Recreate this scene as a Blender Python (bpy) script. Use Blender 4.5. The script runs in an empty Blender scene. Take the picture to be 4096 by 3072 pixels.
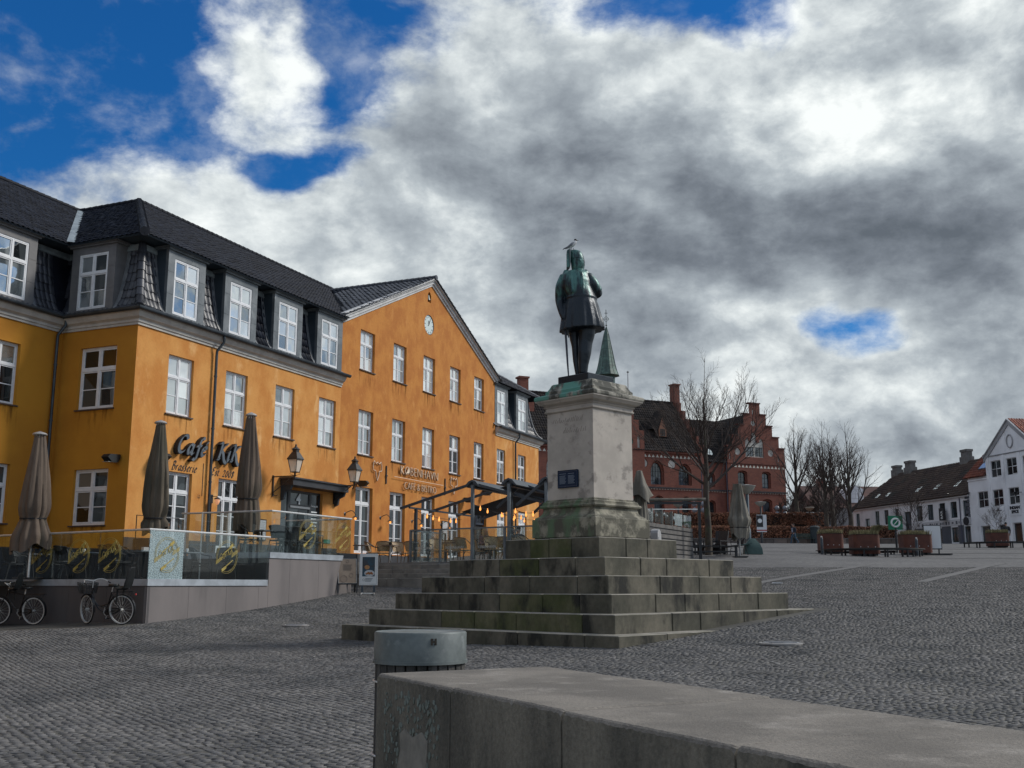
import bpy, math, random
import numpy as np
from mathutils import Matrix, Vector, geometry, noise as mnoise
random.seed(7); np.random.seed(7)
R = math.radians
sc = bpy.context.scene
COL = sc.collection
# ------------------------------------------------------------------ camera
CZ = 1.55; FN = 4250.0; TH = math.atan(804 / FN)
cam = bpy.data.cameras.new('camera'); cam.sensor_width = 36; cam.lens = FN / 4096 * 36
cam.clip_start = .1; cam.clip_end = 3000
co = bpy.data.objects.new('camera', cam); COL.objects.link(co)
co.location = (0, 0, CZ); co.rotation_euler = (math.pi / 2 + TH, 0, 0); sc.camera = co
_c, _s = math.cos(TH), math.sin(TH)
def ray(x, y):
    u = (x - 2048) / FN; v = (1536 - y) / FN; Y = _c - v * _s; Z = _s + v * _c
    return u / Y, Z / Y
# ------------------------------------------------------------------ light
SUN_AZ, SUN_EL = 78, 38
sc.view_settings.view_transform = 'Standard'; sc.view_settings.look = 'None'
sc.view_settings.exposure = .05; sc.view_settings.gamma = 1
sc.view_settings.use_curve_mapping = False
def nd(nt, typ, ins=None, **at):
    n = nt.nodes.new(typ)
    for k, v in at.items(): setattr(n, k, v)
    for k, v in (ins or {}).items():
        s = n.inputs[k]
        if isinstance(v, bpy.types.NodeSocket): nt.links.new(v, s)
        elif isinstance(v, bpy.types.Node): nt.links.new(v.outputs[0], s)
        else: s.default_value = v
    return n
def mth(nt, op, a, b=0.0, c=0.0, clamp=False):
    return nd(nt, 'ShaderNodeMath', {0: a, 1: b, 2: c}, operation=op, use_clamp=clamp).outputs[0]
def mixc(nt, f, a, b, mode='MIX'):
    n = nt.nodes.new('ShaderNodeMix'); n.data_type = 'RGBA'; n.blend_type = mode
    for i, v in ((0, f), (6, a), (7, b)):
        if isinstance(v, bpy.types.NodeSocket): nt.links.new(v, n.inputs[i])
        elif i == 0: n.inputs[i].default_value = v
        else: n.inputs[i].default_value = (*v, 1)
    return n.outputs[2]
def ss(nt, v, lo, hi, to0=0.0, to1=1.0):
    return nd(nt, 'ShaderNodeMapRange', {0: v, 1: lo, 2: hi, 3: to0, 4: to1}, interpolation_type='SMOOTHSTEP').outputs[0]
world = bpy.data.worlds.new('World'); sc.world = world; world.use_nodes = True
nt = world.node_tree; nt.nodes.clear()
def make_world():
    tc = nd(nt, 'ShaderNodeTexCoord'); D = nd(nt, 'ShaderNodeVectorMath', {0: tc.outputs['Generated']}, operation='NORMALIZE').outputs[0]
    sky = nd(nt, 'ShaderNodeTexSky', sky_type='NISHITA', sun_disc=False, sun_elevation=R(SUN_EL), sun_rotation=R(SUN_AZ), air_density=1.3, dust_density=.3, ozone_density=4.0)
    skc = mixc(nt, 1.0, sky.outputs[0], (.075, .40, .76), 'MULTIPLY')
    # directions squashed upwards so that clouds lie flat towards the horizon
    Dz = nd(nt, 'ShaderNodeVectorMath', {0: D, 1: (1, 1, 1.55)}, operation='MULTIPLY').outputs[0]
    def noise(vec, scale, det, rough, off=(0, 0, 0), dist=0.0):
        v = nd(nt, 'ShaderNodeVectorMath', {0: vec, 1: off}, operation='ADD').outputs[0]
        return nd(nt, 'ShaderNodeTexNoise', {'Vector': v, 'Scale': scale, 'Detail': det, 'Roughness': rough, 'Distortion': dist}).outputs[0]
    warp = nd(nt, 'ShaderNodeTexNoise', {'Vector': Dz, 'Scale': 5.0, 'Detail': 3.0, 'Roughness': .55}).outputs[1]
    wv = nd(nt, 'ShaderNodeVectorMath', {0: warp, 1: (.5, .5, .5)}, operation='SUBTRACT').outputs[0]
    Dw = nd(nt, 'ShaderNodeVectorMath', {0: wv, 1: (.20, .20, .20), 2: D}, operation='MULTIPLY_ADD').outputs[0]
    Dv = nd(nt, 'ShaderNodeVectorMath', {0: wv, 1: (.05, .05, .05), 2: Dz}, operation='MULTIPLY_ADD').outputs[0]
    n1 = noise(Dv, 4.0, 4.0, .52, (3.1, 1.7, 0))
    n2 = noise(Dv, 8.0, 8.0, .60, (1.3, 4.2, 2.2))
    n2b = noise(Dv, 8.0, 8.0, .60, (1.3 - .022, 4.2, 2.2 - .035)); n3 = noise(Dv, 3.6, 2.0, .50, (7.3, 2.2, 5.2))
    n4 = noise(Dv, 26.0, 7.0, .62, (2.3, 8.2, 1.2))
    def blob(px_, py_, sig, w, sx=1.0):
        a, b = ray(px_ * 1.8517, py_ * 1.8517); c = Vector((a, 1, b)).normalized()
        r = Vector((c.y, -c.x, 0)).normalized(); u = r.cross(c)
        dot = lambda v_: nd(nt, 'ShaderNodeVectorMath', {0: Dw, 1: tuple(v_)}, operation='DOT_PRODUCT').outputs['Value']
        q = mth(nt, 'ADD', mth(nt, 'POWER', mth(nt, 'DIVIDE', dot(r), sx), 2.0), mth(nt, 'POWER', dot(u), 2.0))
        q = mth(nt, 'ADD', q, mth(nt, 'MULTIPLY', mth(nt, 'LESS_THAN', dot(c), 0.0), 5.0))
        return mth(nt, 'MULTIPLY', mth(nt, 'POWER', 2.718, mth(nt, 'MULTIPLY', q, -1 / (sig * sig))), w)
    def total(base, bl):
        for b in bl: base = mth(nt, 'ADD', base, blob(*b))
        return base
    cov = total(mth(nt, 'ADD', mth(nt, 'ADD', mth(nt, 'MULTIPLY', n1, .25), mth(nt, 'MULTIPLY', n2, .75)), mth(nt, 'MULTIPLY', mth(nt, 'SUBTRACT', n4, .5), .40)), CLEAR)
    el = nd(nt, 'ShaderNodeSeparateXYZ', {0: D}).outputs[2]
    cov = mth(nt, 'ADD', cov, ss(nt, el, .26, .02, 0.0, .30))
    mask = ss(nt, cov, .30, .68)
    mask = mth(nt, 'MAXIMUM', mask, mth(nt, 'MULTIPLY', ss(nt, n2, .47, .70), mth(nt, 'ADD', mth(nt, 'MULTIPLY', n1, .9), -.15)))
    shade = mth(nt, 'MULTIPLY', mth(nt, 'SUBTRACT', n2, n2b), 1.25)
    shade = mth(nt, 'ADD', shade, mth(nt, 'MULTIPLY', mth(nt, 'SUBTRACT', n4, .5), .22))
    shade = mth(nt, 'ADD', shade, mth(nt, 'MULTIPLY', mth(nt, 'SUBTRACT', n2, .5), .30))
    shade = mth(nt, 'ADD', shade, mth(nt, 'MULTIPLY', mth(nt, 'SUBTRACT', n3, .5), .9))
    edge = mth(nt, 'MULTIPLY', ss(nt, cov, .95, .50), .14)
    br = mth(nt, 'ADD', total(mth(nt, 'ADD', shade, edge), SHADE), .65)
    rp = nd(nt, 'ShaderNodeValToRGB', {0: br}); e = rp.color_ramp.elements
    e[0].position = 0.0; e[0].color = (.120, .142, .170, 1); e[1].position = 1.0; e[1].color = (.93, .97, .96, 1)
    for p, c in ((.20, (.185, .212, .248)), (.45, (.305, .345, .385)), (.66, (.46, .51, .545)), (.86, (.72, .77, .78))):
        q = e.new(p); q.color = (*c, 1)
    cl = mixc(nt, 1.0, rp.outputs[0], (8.7, 8.7, 8.7), 'MULTIPLY')
    col = mixc(nt, mask, skc, cl)
    bg = nd(nt, 'ShaderNodeBackground', {0: col, 1: .115})
    out = nd(nt, 'ShaderNodeOutputWorld'); nt.links.new(bg.outputs[0], out.inputs[0])
# (x, y, size, weight, stretch) in overview coordinates of the picture, turned into directions
CLEAR = [(190, 100, .165, -.40, 1.2), (60, 300, .07, -.16, .8), (340, 220, .055, -.17, 1.0), (370, 20, .07, -.18, 1.0), (800, 40, .075, -.46, 1.2), (800, 130, .045, -.26, 1.0), (650, 200, .04, -.15, 1.6), (440, 270, .03, -.14, 1.0), (570, 330, .02, -.24, 1.6), (690, 362, .024, -.40, 2.2),
         (1450, 10, .05, -.60, 2.4), (1690, 50, .040, -.24, 1.8), (1865, 758, .038, -.80, 1.6), (2190, 240, .03, -.12, 1.0),
         (530, 105, .055, .22, 1.4), (620, 170, .04, .14, 1.6), (440, 60, .03, .12, 1.4), (640, 30, .04, .10, 1.2), (1250, 480, .36, .34, 1.4), (2000, 500, .26, .26, 1.4), (350, 400, .09, .14, 2.4), (1050, 110, .07, .16, 1.3), (20, 200, .03, .20, .7), (1560, 160, .06, .14, 1.6), (1640, 60, .02, .14, .8), (2050, 60, .12, .16, 1.3), (1750, 900, .16, .2, 2.5)]
SHADE = [(1130, 310, .08, -.16, 1.6), (1330, 410, .10, -.22, 1.6), (1600, 550, .11, -.26, 1.8), (1950, 640, .12, -.28, 1.7), (1850, 480, .07, -.10, 1.8), (2150, 400, .07, -.16, 1.0), (2120, 270, .035, -.10, 1.0), (1330, 700, .06, -.10, 1.4), (800, 330, .05, -.12, 2.0), (620, 560, .07, -.16, 1.6), (1450, 640, .05, -.08, 1.4),
         (970, 70, .07, .14, 1.2), (1180, 90, .06, .12, 1.3), (1560, 150, .05, .16, 2.4), (1900, 230, .06, .14, 2.0), (2060, 200, .05, .14, 1.4), (1700, 350, .05, .10, 2.0), (480, 420, .09, .12, 2.2), (560, 110, .06, .06, 1.2), (900, 480, .09, .12, 1.6),
         (1800, 870, .055, .24, 3.0), (1250, 770, .08, .18, 1.8), (1600, 810, .07, .20, 1.6), (950, 680, .08, .10, 1.5), (2050, 980, .04, -.14, 2.8), (1000, 600, .08, .08, 1.5), (1800, 720, .035, .12, 2.6)]
make_world()
sl = bpy.data.lights.new('sun', 'SUN'); sl.energy = 2.7; sl.angle = R(12); sl.color = (1, .955, .88)
so = bpy.data.objects.new('sun', sl); COL.objects.link(so)
_d = Vector((math.sin(R(SUN_AZ)) * math.cos(R(SUN_EL)), math.cos(R(SUN_AZ)) * math.cos(R(SUN_EL)), math.sin(R(SUN_EL))))
so.rotation_euler = _d.to_track_quat('Z', 'Y').to_euler(); so.location = (40, 0, 60)
# ------------------------------------------------------------------ materials
MATS = {}
def mat(name, c1, c2=None, scale=3.0, rough=.7, metal=0.0, bump=0.0, bscale=30.0, streak=1.0, lo=.35, hi=.65, c3=None, s3=1.0, l3=.55, h3=.7, var=0.0, streak3=1.0, spec=.5, attr=None, coord='pos', det=6.0, bdist=.02, grain=None):
    """procedural surface; colours in linear light; streak < 1 stretches the pattern upwards"""
    if name in MATS: return MATS[name]
    m = bpy.data.materials.new(name); m.use_nodes = True; t = m.node_tree
    b = t.nodes['Principled BSDF']
    if coord == 'pos': P = nd(t, 'ShaderNodeNewGeometry').outputs['Position']
    else: P = nd(t, 'ShaderNodeTexCoord').outputs['Object']
    def nz(s, st, off=0.0, d=det):
        v = nd(t, 'ShaderNodeVectorMath', {0: P, 1: (1, 1, st)}, operation='MULTIPLY').outputs[0]
        v = nd(t, 'ShaderNodeVectorMath', {0: v, 1: (off, off, off)}, operation='ADD').outputs[0]
        return nd(t, 'ShaderNodeTexNoise', {'Vector': v, 'Scale': s, 'Detail': d, 'Roughness': .6}).outputs[0]
    if c2 is not None: col = mixc(t, ss(t, nz(scale, streak), lo, hi), c1, c2)
    else:
        col = mixc(t, 0.0, c1, c1)
    if c3 is not None: col = mixc(t, ss(t, nz(s3, streak3, 13.7), l3, h3), col, c3)
    if grain:
        f = mth(t, 'ADD', mth(t, 'MULTIPLY', mth(t, 'SUBTRACT', nz(grain[0], 1.0, 5.1, 3.0), .5), grain[1] * 3), 1.0)
        col = mixc(t, 1.0, col, nd(t, 'ShaderNodeCombineXYZ', {0: f, 1: f, 2: f}).outputs[0], 'MULTIPLY')
    if attr:
        a = nd(t, 'ShaderNodeAttribute', attribute_name=attr)
        f = mth(t, 'ADD', mth(t, 'MULTIPLY', a.outputs['Fac'], var), 1 - var / 2)
        g = nd(t, 'ShaderNodeCombineXYZ', {0: f, 1: f, 2: f})
        col = mixc(t, 1.0, col, g.outputs[0], 'MULTIPLY')
    elif var:
        oi = nd(t, 'ShaderNodeObjectInfo')
        f = mth(t, 'ADD', mth(t, 'MULTIPLY', oi.outputs['Random'], var), 1 - var / 2)
        g = nd(t, 'ShaderNodeCombineXYZ', {0: f, 1: f, 2: f})
        col = mixc(t, 1.0, col, g.outputs[0], 'MULTIPLY')
    t.links.new(col, b.inputs['Base Color'])
    b.inputs['Roughness'].default_value = rough; b.inputs['Metallic'].default_value = metal
    b.inputs['Specular IOR Level'].default_value = spec
    if bump:
        bn = nd(t, 'ShaderNodeBump', {'Height': nz(bscale, 1.0, 3.3, 4.0), 'Strength': bump, 'Distance': bdist})
        t.links.new(bn.outputs[0], b.inputs['Normal'])
    MATS[name] = m; return m
def glassy(name, base, fac, rough=.02, c2=None, scale=1.2, var=0.0, lo=.45, hi=.55, tint=(.95, 1, 1)):
    """opaque window pane: interior colour, paler where it paints reflected sky, behind a mirror-like front"""
    if name in MATS: return MATS[name]
    m = bpy.data.materials.new(name); m.use_nodes = True; t = m.node_tree; t.nodes.clear()
    P = nd(t, 'ShaderNodeNewGeometry').outputs['Position']
    col = mixc(t, 0.0, base, base)
    if c2:
        n = nd(t, 'ShaderNodeTexNoise', {'Vector': nd(t, 'ShaderNodeVectorMath', {0: P, 1: (1, 1, .35)}, operation='MULTIPLY').outputs[0], 'Scale': scale, 'Detail': 1.0}).outputs[0]
        col = mixc(t, ss(t, n, lo, hi), base, c2)
    wob = nd(t, 'ShaderNodeBump', {'Height': nd(t, 'ShaderNodeTexNoise', {'Vector': P, 'Scale': 1.6, 'Detail': 1.0}).outputs[0], 'Strength': .10, 'Distance': .05})
    d = nd(t, 'ShaderNodeBsdfDiffuse', {0: col})
    g = nd(t, 'ShaderNodeBsdfGlossy', {'Color': (*tint, 1), 'Roughness': rough, 'Normal': wob.outputs[0]})
    fr = nd(t, 'ShaderNodeFresnel', {'IOR': 1.5})
    f = mth(t, 'ADD', mth(t, 'MULTIPLY', fr.outputs[0], .8), fac, clamp=True)
    x = nd(t, 'ShaderNodeMixShader', {0: f, 1: d.outputs[0], 2: g.outputs[0]})
    o = nd(t, 'ShaderNodeOutputMaterial'); t.links.new(x.outputs[0], o.inputs[0])
    MATS[name] = m; return m
def clear(name, col=(.55, .6, .6), tr=.72, haze=0.0, rough=.02, frost=None):
    """see-through sheet: mostly transparent, some reflection, a little dirt"""
    if name in MATS: return MATS[name]
    m = bpy.data.materials.new(name); m.use_nodes = True; t = m.node_tree; t.nodes.clear()
    P = nd(t, 'ShaderNodeNewGeometry').outputs['Position']
    tb = nd(t, 'ShaderNodeBsdfTransparent', {0: (.86, .90, .90, 1)})
    g = nd(t, 'ShaderNodeBsdfGlossy', {'Roughness': rough, 'Color': (.9, .95, .95, 1)})
    d = nd(t, 'ShaderNodeBsdfDiffuse', {0: (*col, 1)})
    fr = nd(t, 'ShaderNodeLayerWeight', {'Blend': .5})
    x = nd(t, 'ShaderNodeMixShader', {0: mth(t, 'ADD', mth(t, 'MULTIPLY', mth(t, 'POWER', fr.outputs['Facing'], 3.5), .7), .05, clamp=True), 1: tb.outputs[0], 2: g.outputs[0]})
    if frost:
        vo = nd(t, 'ShaderNodeTexVoronoi', {'Vector': P, 'Scale': frost}, feature='DISTANCE_TO_EDGE')
        h = ss(t, vo.outputs[0], .10, .02, .35, .95)
    else: h = nd(t, 'ShaderNodeValue'); h.outputs[0].default_value = haze; h = h.outputs[0]
    y = nd(t, 'ShaderNodeMixShader', {0: h, 1: x.outputs[0], 2: d.outputs[0]})
    o = nd(t, 'ShaderNodeOutputMaterial'); t.links.new(y.outputs[0], o.inputs[0])
    MATS[name] = m; return m
def emit(name, col, st):
    if name in MATS: return MATS[name]
    m = bpy.data.materials.new(name); m.use_nodes = True
    b = m.node_tree.nodes['Principled BSDF']; b.inputs['Base Color'].default_value = (*col, 1)
    b.inputs['Emission Color'].default_value = (*col, 1); b.inputs['Emission Strength'].default_value = st
    MATS[name] = m; return m
# ------------------------------------------------------------------ mesh builder
I4 = Matrix.Identity(4)
def T(x=0, y=0, z=0, rz=0, rx=0, ry=0, s=1):
    m = Matrix.Translation((x, y, z)) @ Matrix.Rotation(rz, 4, 'Z') @ Matrix.Rotation(ry, 4, 'Y') @ Matrix.Rotation(rx, 4, 'X')
    return m @ Matrix.Scale(s, 4) if s != 1 else m
class MB:
    def __init__(s): s.v = []; s.f = []; s.m = []; s.x = I4
    def add(s, vs, fs, mi=0):
        o = len(s.v); x = s.x
        if x is I4: s.v += [tuple(p) for p in vs]
        else: s.v += [tuple(x @ Vector(p)) for p in vs]
        s.f += [tuple(i + o for i in f) for f in fs]; s.m += [mi] * len(fs); return s
    def box(s, x0, x1, y0, y1, z0, z1, mi=0, tx=0, ty=0):
        vs = [(x0, y0, z0), (x1, y0, z0), (x1, y1, z0), (x0, y1, z0), (x0 + tx, y0 + ty, z1), (x1 - tx, y0 + ty, z1), (x1 - tx, y1 - ty, z1), (x0 + tx, y1 - ty, z1)]
        return s.add(vs, [(0, 3, 2, 1), (4, 5, 6, 7), (0, 1, 5, 4), (1, 2, 6, 5), (2, 3, 7, 6), (3, 0, 4, 7)], mi)
    def bev(s, x0, x1, y0, y1, z0, z1, b=.01, mi=0):
        """box with chamfered upper edges and upright corners"""
        def ring(i, z): return [(x0 + i + b, y0 + i, z), (x1 - i - b, y0 + i, z), (x1 - i, y0 + i + b, z), (x1 - i, y1 - i - b, z), (x1 - i - b, y1 - i, z), (x0 + i + b, y1 - i, z), (x0 + i, y1 - i - b, z), (x0 + i, y0 + i + b, z)]
        vs = ring(0, z0) + ring(0, z1 - b) + ring(b, z1)
        fs = [tuple(range(7, -1, -1)), tuple(range(16, 24))]
        for k in (0, 8): fs += [(k + i, k + (i + 1) % 8, k + 8 + (i + 1) % 8, k + 8 + i) for i in range(8)]
        return s.add(vs, fs, mi)
    def quad(s, a, b, c, d, mi=0): return s.add([a, b, c, d], [(0, 1, 2, 3)], mi)
    def prism(s, poly, y0, y1, mi=0, ax='xz'):
        n = len(poly)
        if ax == 'xz': vs = [(p[0], y0, p[1]) for p in poly] + [(p[0], y1, p[1]) for p in poly]
        elif ax == 'xy': vs = [(p[0], p[1], y0) for p in poly] + [(p[0], p[1], y1) for p in poly]
        else: vs = [(y0, p[0], p[1]) for p in poly] + [(y1, p[0], p[1]) for p in poly]
        tr = geometry.tessellate_polygon([[Vector((p[0], p[1], 0)) for p in poly]])
        fs = [tuple(t) for t in tr] + [tuple(i + n for i in reversed(t)) for t in tr]
        fs += [(i, (i + 1) % n, n + (i + 1) % n, n + i) for i in range(n)]
        return s.add(vs, fs, mi)
    def tube(s, pts, r, n=6, mi=0, closed=False, cap=True):
        pts = [Vector(p) for p in pts]; k = len(pts)
        rs = r if isinstance(r, (list, tuple)) else [r] * k
        vs = []; up = None
        for i, p in enumerate(pts):
            if closed: t = pts[(i + 1) % k] - pts[i - 1]
            else: t = pts[min(i + 1, k - 1)] - pts[max(i - 1, 0)]
            if t.length < 1e-9: t = Vector((0, 0, 1))
            t.normalize()
            if up is None:
                up = Vector((0, 0, 1)) if abs(t.z) < .9 else Vector((1, 0, 0))
            a = t.cross(up).normalized(); b = a.cross(t); up = b
            for j in range(n):
                th = 2 * math.pi * (j + .5) / n
                vs.append(p + (a * math.cos(th) + b * math.sin(th)) * rs[i])
        fs = []
        for i in range(k if closed else k - 1):
            o = i * n; q = ((i + 1) % k) * n
            fs += [(o + j, o + (j + 1) % n, q + (j + 1) % n, q + j) for j in range(n)]
        if cap and not closed: fs += [tuple(range(n - 1, -1, -1)), tuple((k - 1) * n + j for j in range(n))]
        return s.add(vs, fs, mi)
    def bar(s, a, b, w, h=None, mi=0, up=(0, 0, 1)):
        h = h or w; a = Vector(a); b = Vector(b); t = (b - a).normalized(); u = Vector(up)
        if abs(t.dot(u)) > .98: u = Vector((1, 0, 0))
        x = t.cross(u).normalized() * w / 2; y = x.cross(t).normalized() * h / 2
        vs = [a - x - y, a + x - y, a + x + y, a - x + y, b - x - y, b + x - y, b + x + y, b - x + y]
        return s.add(vs, [(0, 1, 2, 3), (7, 6, 5, 4), (0, 4, 5, 1), (1, 5, 6, 2), (2, 6, 7, 3), (3, 7, 4, 0)], mi)
    def lathe(s, prof, n=24, c=(0, 0), mi=0, sx=1, sy=1, ph=0.0):
        vs = []; k = len(prof)
        for r, z in prof:
            for j in range(n):
                a = 2 * math.pi * j / n + ph; vs.append((c[0] + r * sx * math.cos(a), c[1] + r * sy * math.sin(a), z))
        fs = [(i * n + j, i * n + (j + 1) % n, (i + 1) * n + (j + 1) % n, (i + 1) * n + j) for i in range(k - 1) for j in range(n)]
        if prof[0] == prof[-1]: return s.add(vs, fs, mi)
        if prof[0][0] > 1e-6: fs.append(tuple(range(n - 1, -1, -1)))
        if prof[-1][0] > 1e-6: fs.append(tuple((k - 1) * n + j for j in range(n)))
        return s.add(vs, fs, mi)
    def loft(s, rings, mi=0, cap=True):
        n = len(rings[0]); k = len(rings); vs = [p for r in rings for p in r]
        fs = [(i * n + j, i * n + (j + 1) % n, (i + 1) * n + (j + 1) % n, (i + 1) * n + j) for i in range(k - 1) for j in range(n)]
        if cap: fs += [tuple(range(n - 1, -1, -1)), tuple((k - 1) * n + j for j in range(n))]
        return s.add(vs, fs, mi)
    def sweep(s, prof, path, mi=0, closed=False):
        """profile [(out, z)] swept along a plan path; out points to the right of travel"""
        P = [Vector((p[0], p[1])) for p in path]; k = len(P); rings = []
        for i in range(k):
            d1 = (P[i] - P[i - 1]).normalized() if (i > 0 or closed) else None
            d2 = (P[(i + 1) % k] - P[i]).normalized() if (i < k - 1 or closed) else None
            if d1 is None: d1 = d2
            if d2 is None: d2 = d1
            n1 = Vector((d1.y, -d1.x)); n2 = Vector((d2.y, -d2.x)); m = (n1 + n2)
            m = m / max(m.dot(n1), .2)
            rings.append([(P[i].x + m.x * o, P[i].y + m.y * o, z) for o, z in prof])
        n = len(prof); vs = [p for r in rings for p in r]
        fs = []
        for i in range(k if closed else k - 1):
            q = (i + 1) % k
            fs += [(i * n + j, q * n + j, q * n + j + 1, i * n + j + 1) for j in range(n - 1)]
        if not closed: fs += [tuple(range(n)), tuple((k - 1) * n + j for j in range(n - 1, -1, -1))]
        return s.add(vs, fs, mi)
    def wall(s, outer, holes, depth, mi=0, mr=None):
        """upright wall in the x-z plane at y=0 with openings; reveals run inwards by depth"""
        loops = [outer] + holes
        tr = geometry.tessellate_polygon([[Vector((p[0], p[1], 0)) for p in l] for l in loops])
        flat = [p for l in loops for p in l]
        s.add([(p[0], 0, p[1]) for p in flat], [tuple(t) for t in tr], mi)
        for h in holes:
            n = len(h)
            s.add([(p[0], 0, p[1]) for p in h] + [(p[0], depth, p[1]) for p in h], [(i, (i + 1) % n, n + (i + 1) % n, n + i) for i in range(n)], mi if mr is None else mr)
        return s
    def mesh(s, name, smooth=0, fix=True):
        me = bpy.data.meshes.new(name); me.from_pydata(s.v, [], s.f)
        if any(s.m): me.polygons.foreach_set('material_index', s.m)
        if fix and len(s.v) < 30000:
            import bmesh
            bm = bmesh.new(); bm.from_mesh(me); bmesh.ops.recalc_face_normals(bm, faces=bm.faces); bm.to_mesh(me); bm.free()
        if smooth:
            me.polygons.foreach_set('use_smooth', [True] * len(me.polygons))
            me.set_sharp_from_angle(angle=R(smooth))
        me.update(); return me
    def build(s, name, mats, parent=None, smooth=0, fix=True, M=None):
        return put(name, s.mesh(name, smooth, fix), mats, parent, M)
def put(name, me, mats=None, parent=None, M=None):
    if mats is not None and not me.materials:
        for m in (mats if isinstance(mats, (list, tuple)) else [mats]): me.materials.append(m)
    o = bpy.data.objects.new(name, me); COL.objects.link(o)
    if parent is not None: o.parent = parent
    if M is not None: o.matrix_local = M
    return o
def thing(name, label, cat, loc=(0, 0, 0), rz=0, group=None):
    o = bpy.data.objects.new(name, None); o.empty_display_size = .2; COL.objects.link(o)
    o.location = loc; o.rotation_euler = (0, 0, rz); return tag(o, label, cat, group)
def tag(o, label=None, cat=None, group=None, kind=None):
    if label: o['label'] = label
    if cat: o['category'] = cat
    if group: o['group'] = group
    if kind: o['kind'] = kind
    return o
KIDS = {}
def copy_tree(o, loc=None, rz=None, label=None, parent=None):
    c = o.copy(); COL.objects.link(c)
    if parent is not None: c.parent = parent
    if loc is not None: c.location = loc
    if rz is not None: c.rotation_euler = (0, 0, rz)
    if label: c['label'] = label
    for ch in [q for q in o.children]: copy_tree(ch, parent=c)
    return c
def text_mesh(txt, size=1, ext=.01, shear=0, off=0, align='LEFT', res=2):
    cu = bpy.data.curves.new('text', 'FONT'); cu.body = txt; cu.size = size; cu.extrude = ext; cu.shear = shear; cu.offset = off; cu.align_x = align; cu.resolution_u = res
    o = bpy.data.objects.new('text', cu); me = bpy.data.meshes.new_from_object(o); bpy.data.objects.remove(o); return me
TXT = Matrix.Rotation(math.pi / 2, 4, 'X')      # stands text up in the x-z plane, read from -y
def bezier(pts, n=8):
    """Catmull-Rom through points"""
    out = []; P = [Vector(p) for p in pts]; P = [P[0] * 2 - P[1]] + P + [P[-1] * 2 - P[-2]]
    for i in range(1, len(P) - 2):
        for k in range(n):
            t = k / n; a, b, c, d = P[i - 1:i + 3]
            out.append(.5 * ((2 * b) + (c - a) * t + (2 * a - 5 * b + 4 * c - d) * t * t + (3 * b - a - 3 * c + d) * t ** 3))
    out.append(P[-2]); return out
# ------------------------------------------------------------------ ground height
GP = np.array([(0, 0, 0), (-2, 7.5, .12), (8, 8, .15), (-10, 10, 0), (1.75, 18.26, .50), (-3.75, 23.7, .37), (4.0, 20.5, .72), (6.7, 23.8, 1.03), (-9.1, 27, .62), (-12, 25, .45), (-14.3, 30.2, .46), (-20, 32, .45),
    (-5.5, 35.4, 1.30), (-4.3, 35.0, 1.24), (-3, 37, 1.48), (-2, 38.5, 1.72), (-.8, 39, 1.88), (9.3, 50, 2.93), (2, 45, 2.3), (18.5, 55, 2.97), (23, 60, 3.25), (33, 75, 4.1), (12, 30, 1.45), (15, 40, 2.1), (25, 35, 1.95), (23, 98, 5.3), (10, 100, 5.4),
    (43, 103, 5.45), (38, 125, 6.2), (50, 96, 5.3), (60, 85, 5.0), (5, 70, 4.0), (30, 15, .8), (14, 9, .2)], float)
def _phi(d2): return np.where(d2 > 0, d2 * np.log(np.maximum(d2, 1e-12)) * .5, 0)
_n = len(GP); _A = np.zeros((_n + 3, _n + 3)); _d2 = ((GP[:, None, :2] - GP[None, :, :2]) ** 2).sum(-1)
_A[:_n, :_n] = _phi(_d2) + np.eye(_n) * 3.0; _A[:_n, _n] = 1; _A[:_n, _n + 1:] = GP[:, :2]; _A[_n, :_n] = 1; _A[_n + 1:, :_n] = GP[:, :2].T
_w = np.linalg.solve(_A, np.r_[GP[:, 2], 0, 0, 0])
def gzv(x, y):
    x = np.clip(np.asarray(x, float), -25, 70); y = np.clip(np.asarray(y, float), -3, 125)
    d2 = (x[..., None] - GP[:, 0]) ** 2 + (y[..., None] - GP[:, 1]) ** 2
    return _phi(d2) @ _w[:_n] + _w[_n] + x * _w[_n + 1] + y * _w[_n + 2]
def gz(x, y): return float(gzv(np.array([x]), np.array([y]))[0])
def at(x, y, D):
    a, b = ray(x, y); return (a * D, D, CZ + b * D)
def fast_mesh(name, V, F, mats, parent=None, smooth=False, tone=None):
    """V (n,3), F (m,4) or (m,3) numpy"""
    me = bpy.data.meshes.new(name); k = F.shape[1]
    me.vertices.add(len(V)); me.vertices.foreach_set('co', np.ascontiguousarray(V, np.float32).ravel())
    me.loops.add(F.size); me.loops.foreach_set('vertex_index', np.ascontiguousarray(F, np.int32).ravel())
    me.polygons.add(len(F)); me.polygons.foreach_set('loop_start', np.arange(0, F.size, k, dtype=np.int32))
    if smooth: me.polygons.foreach_set('use_smooth', np.ones(len(F), bool))
    if tone is not None:
        a = me.attributes.new('tone', 'FLOAT', 'POINT'); a.data.foreach_set('value', np.ascontiguousarray(tone, np.float32))
    me.update(calc_edges=True)
    return put(name, me, mats, parent)
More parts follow.
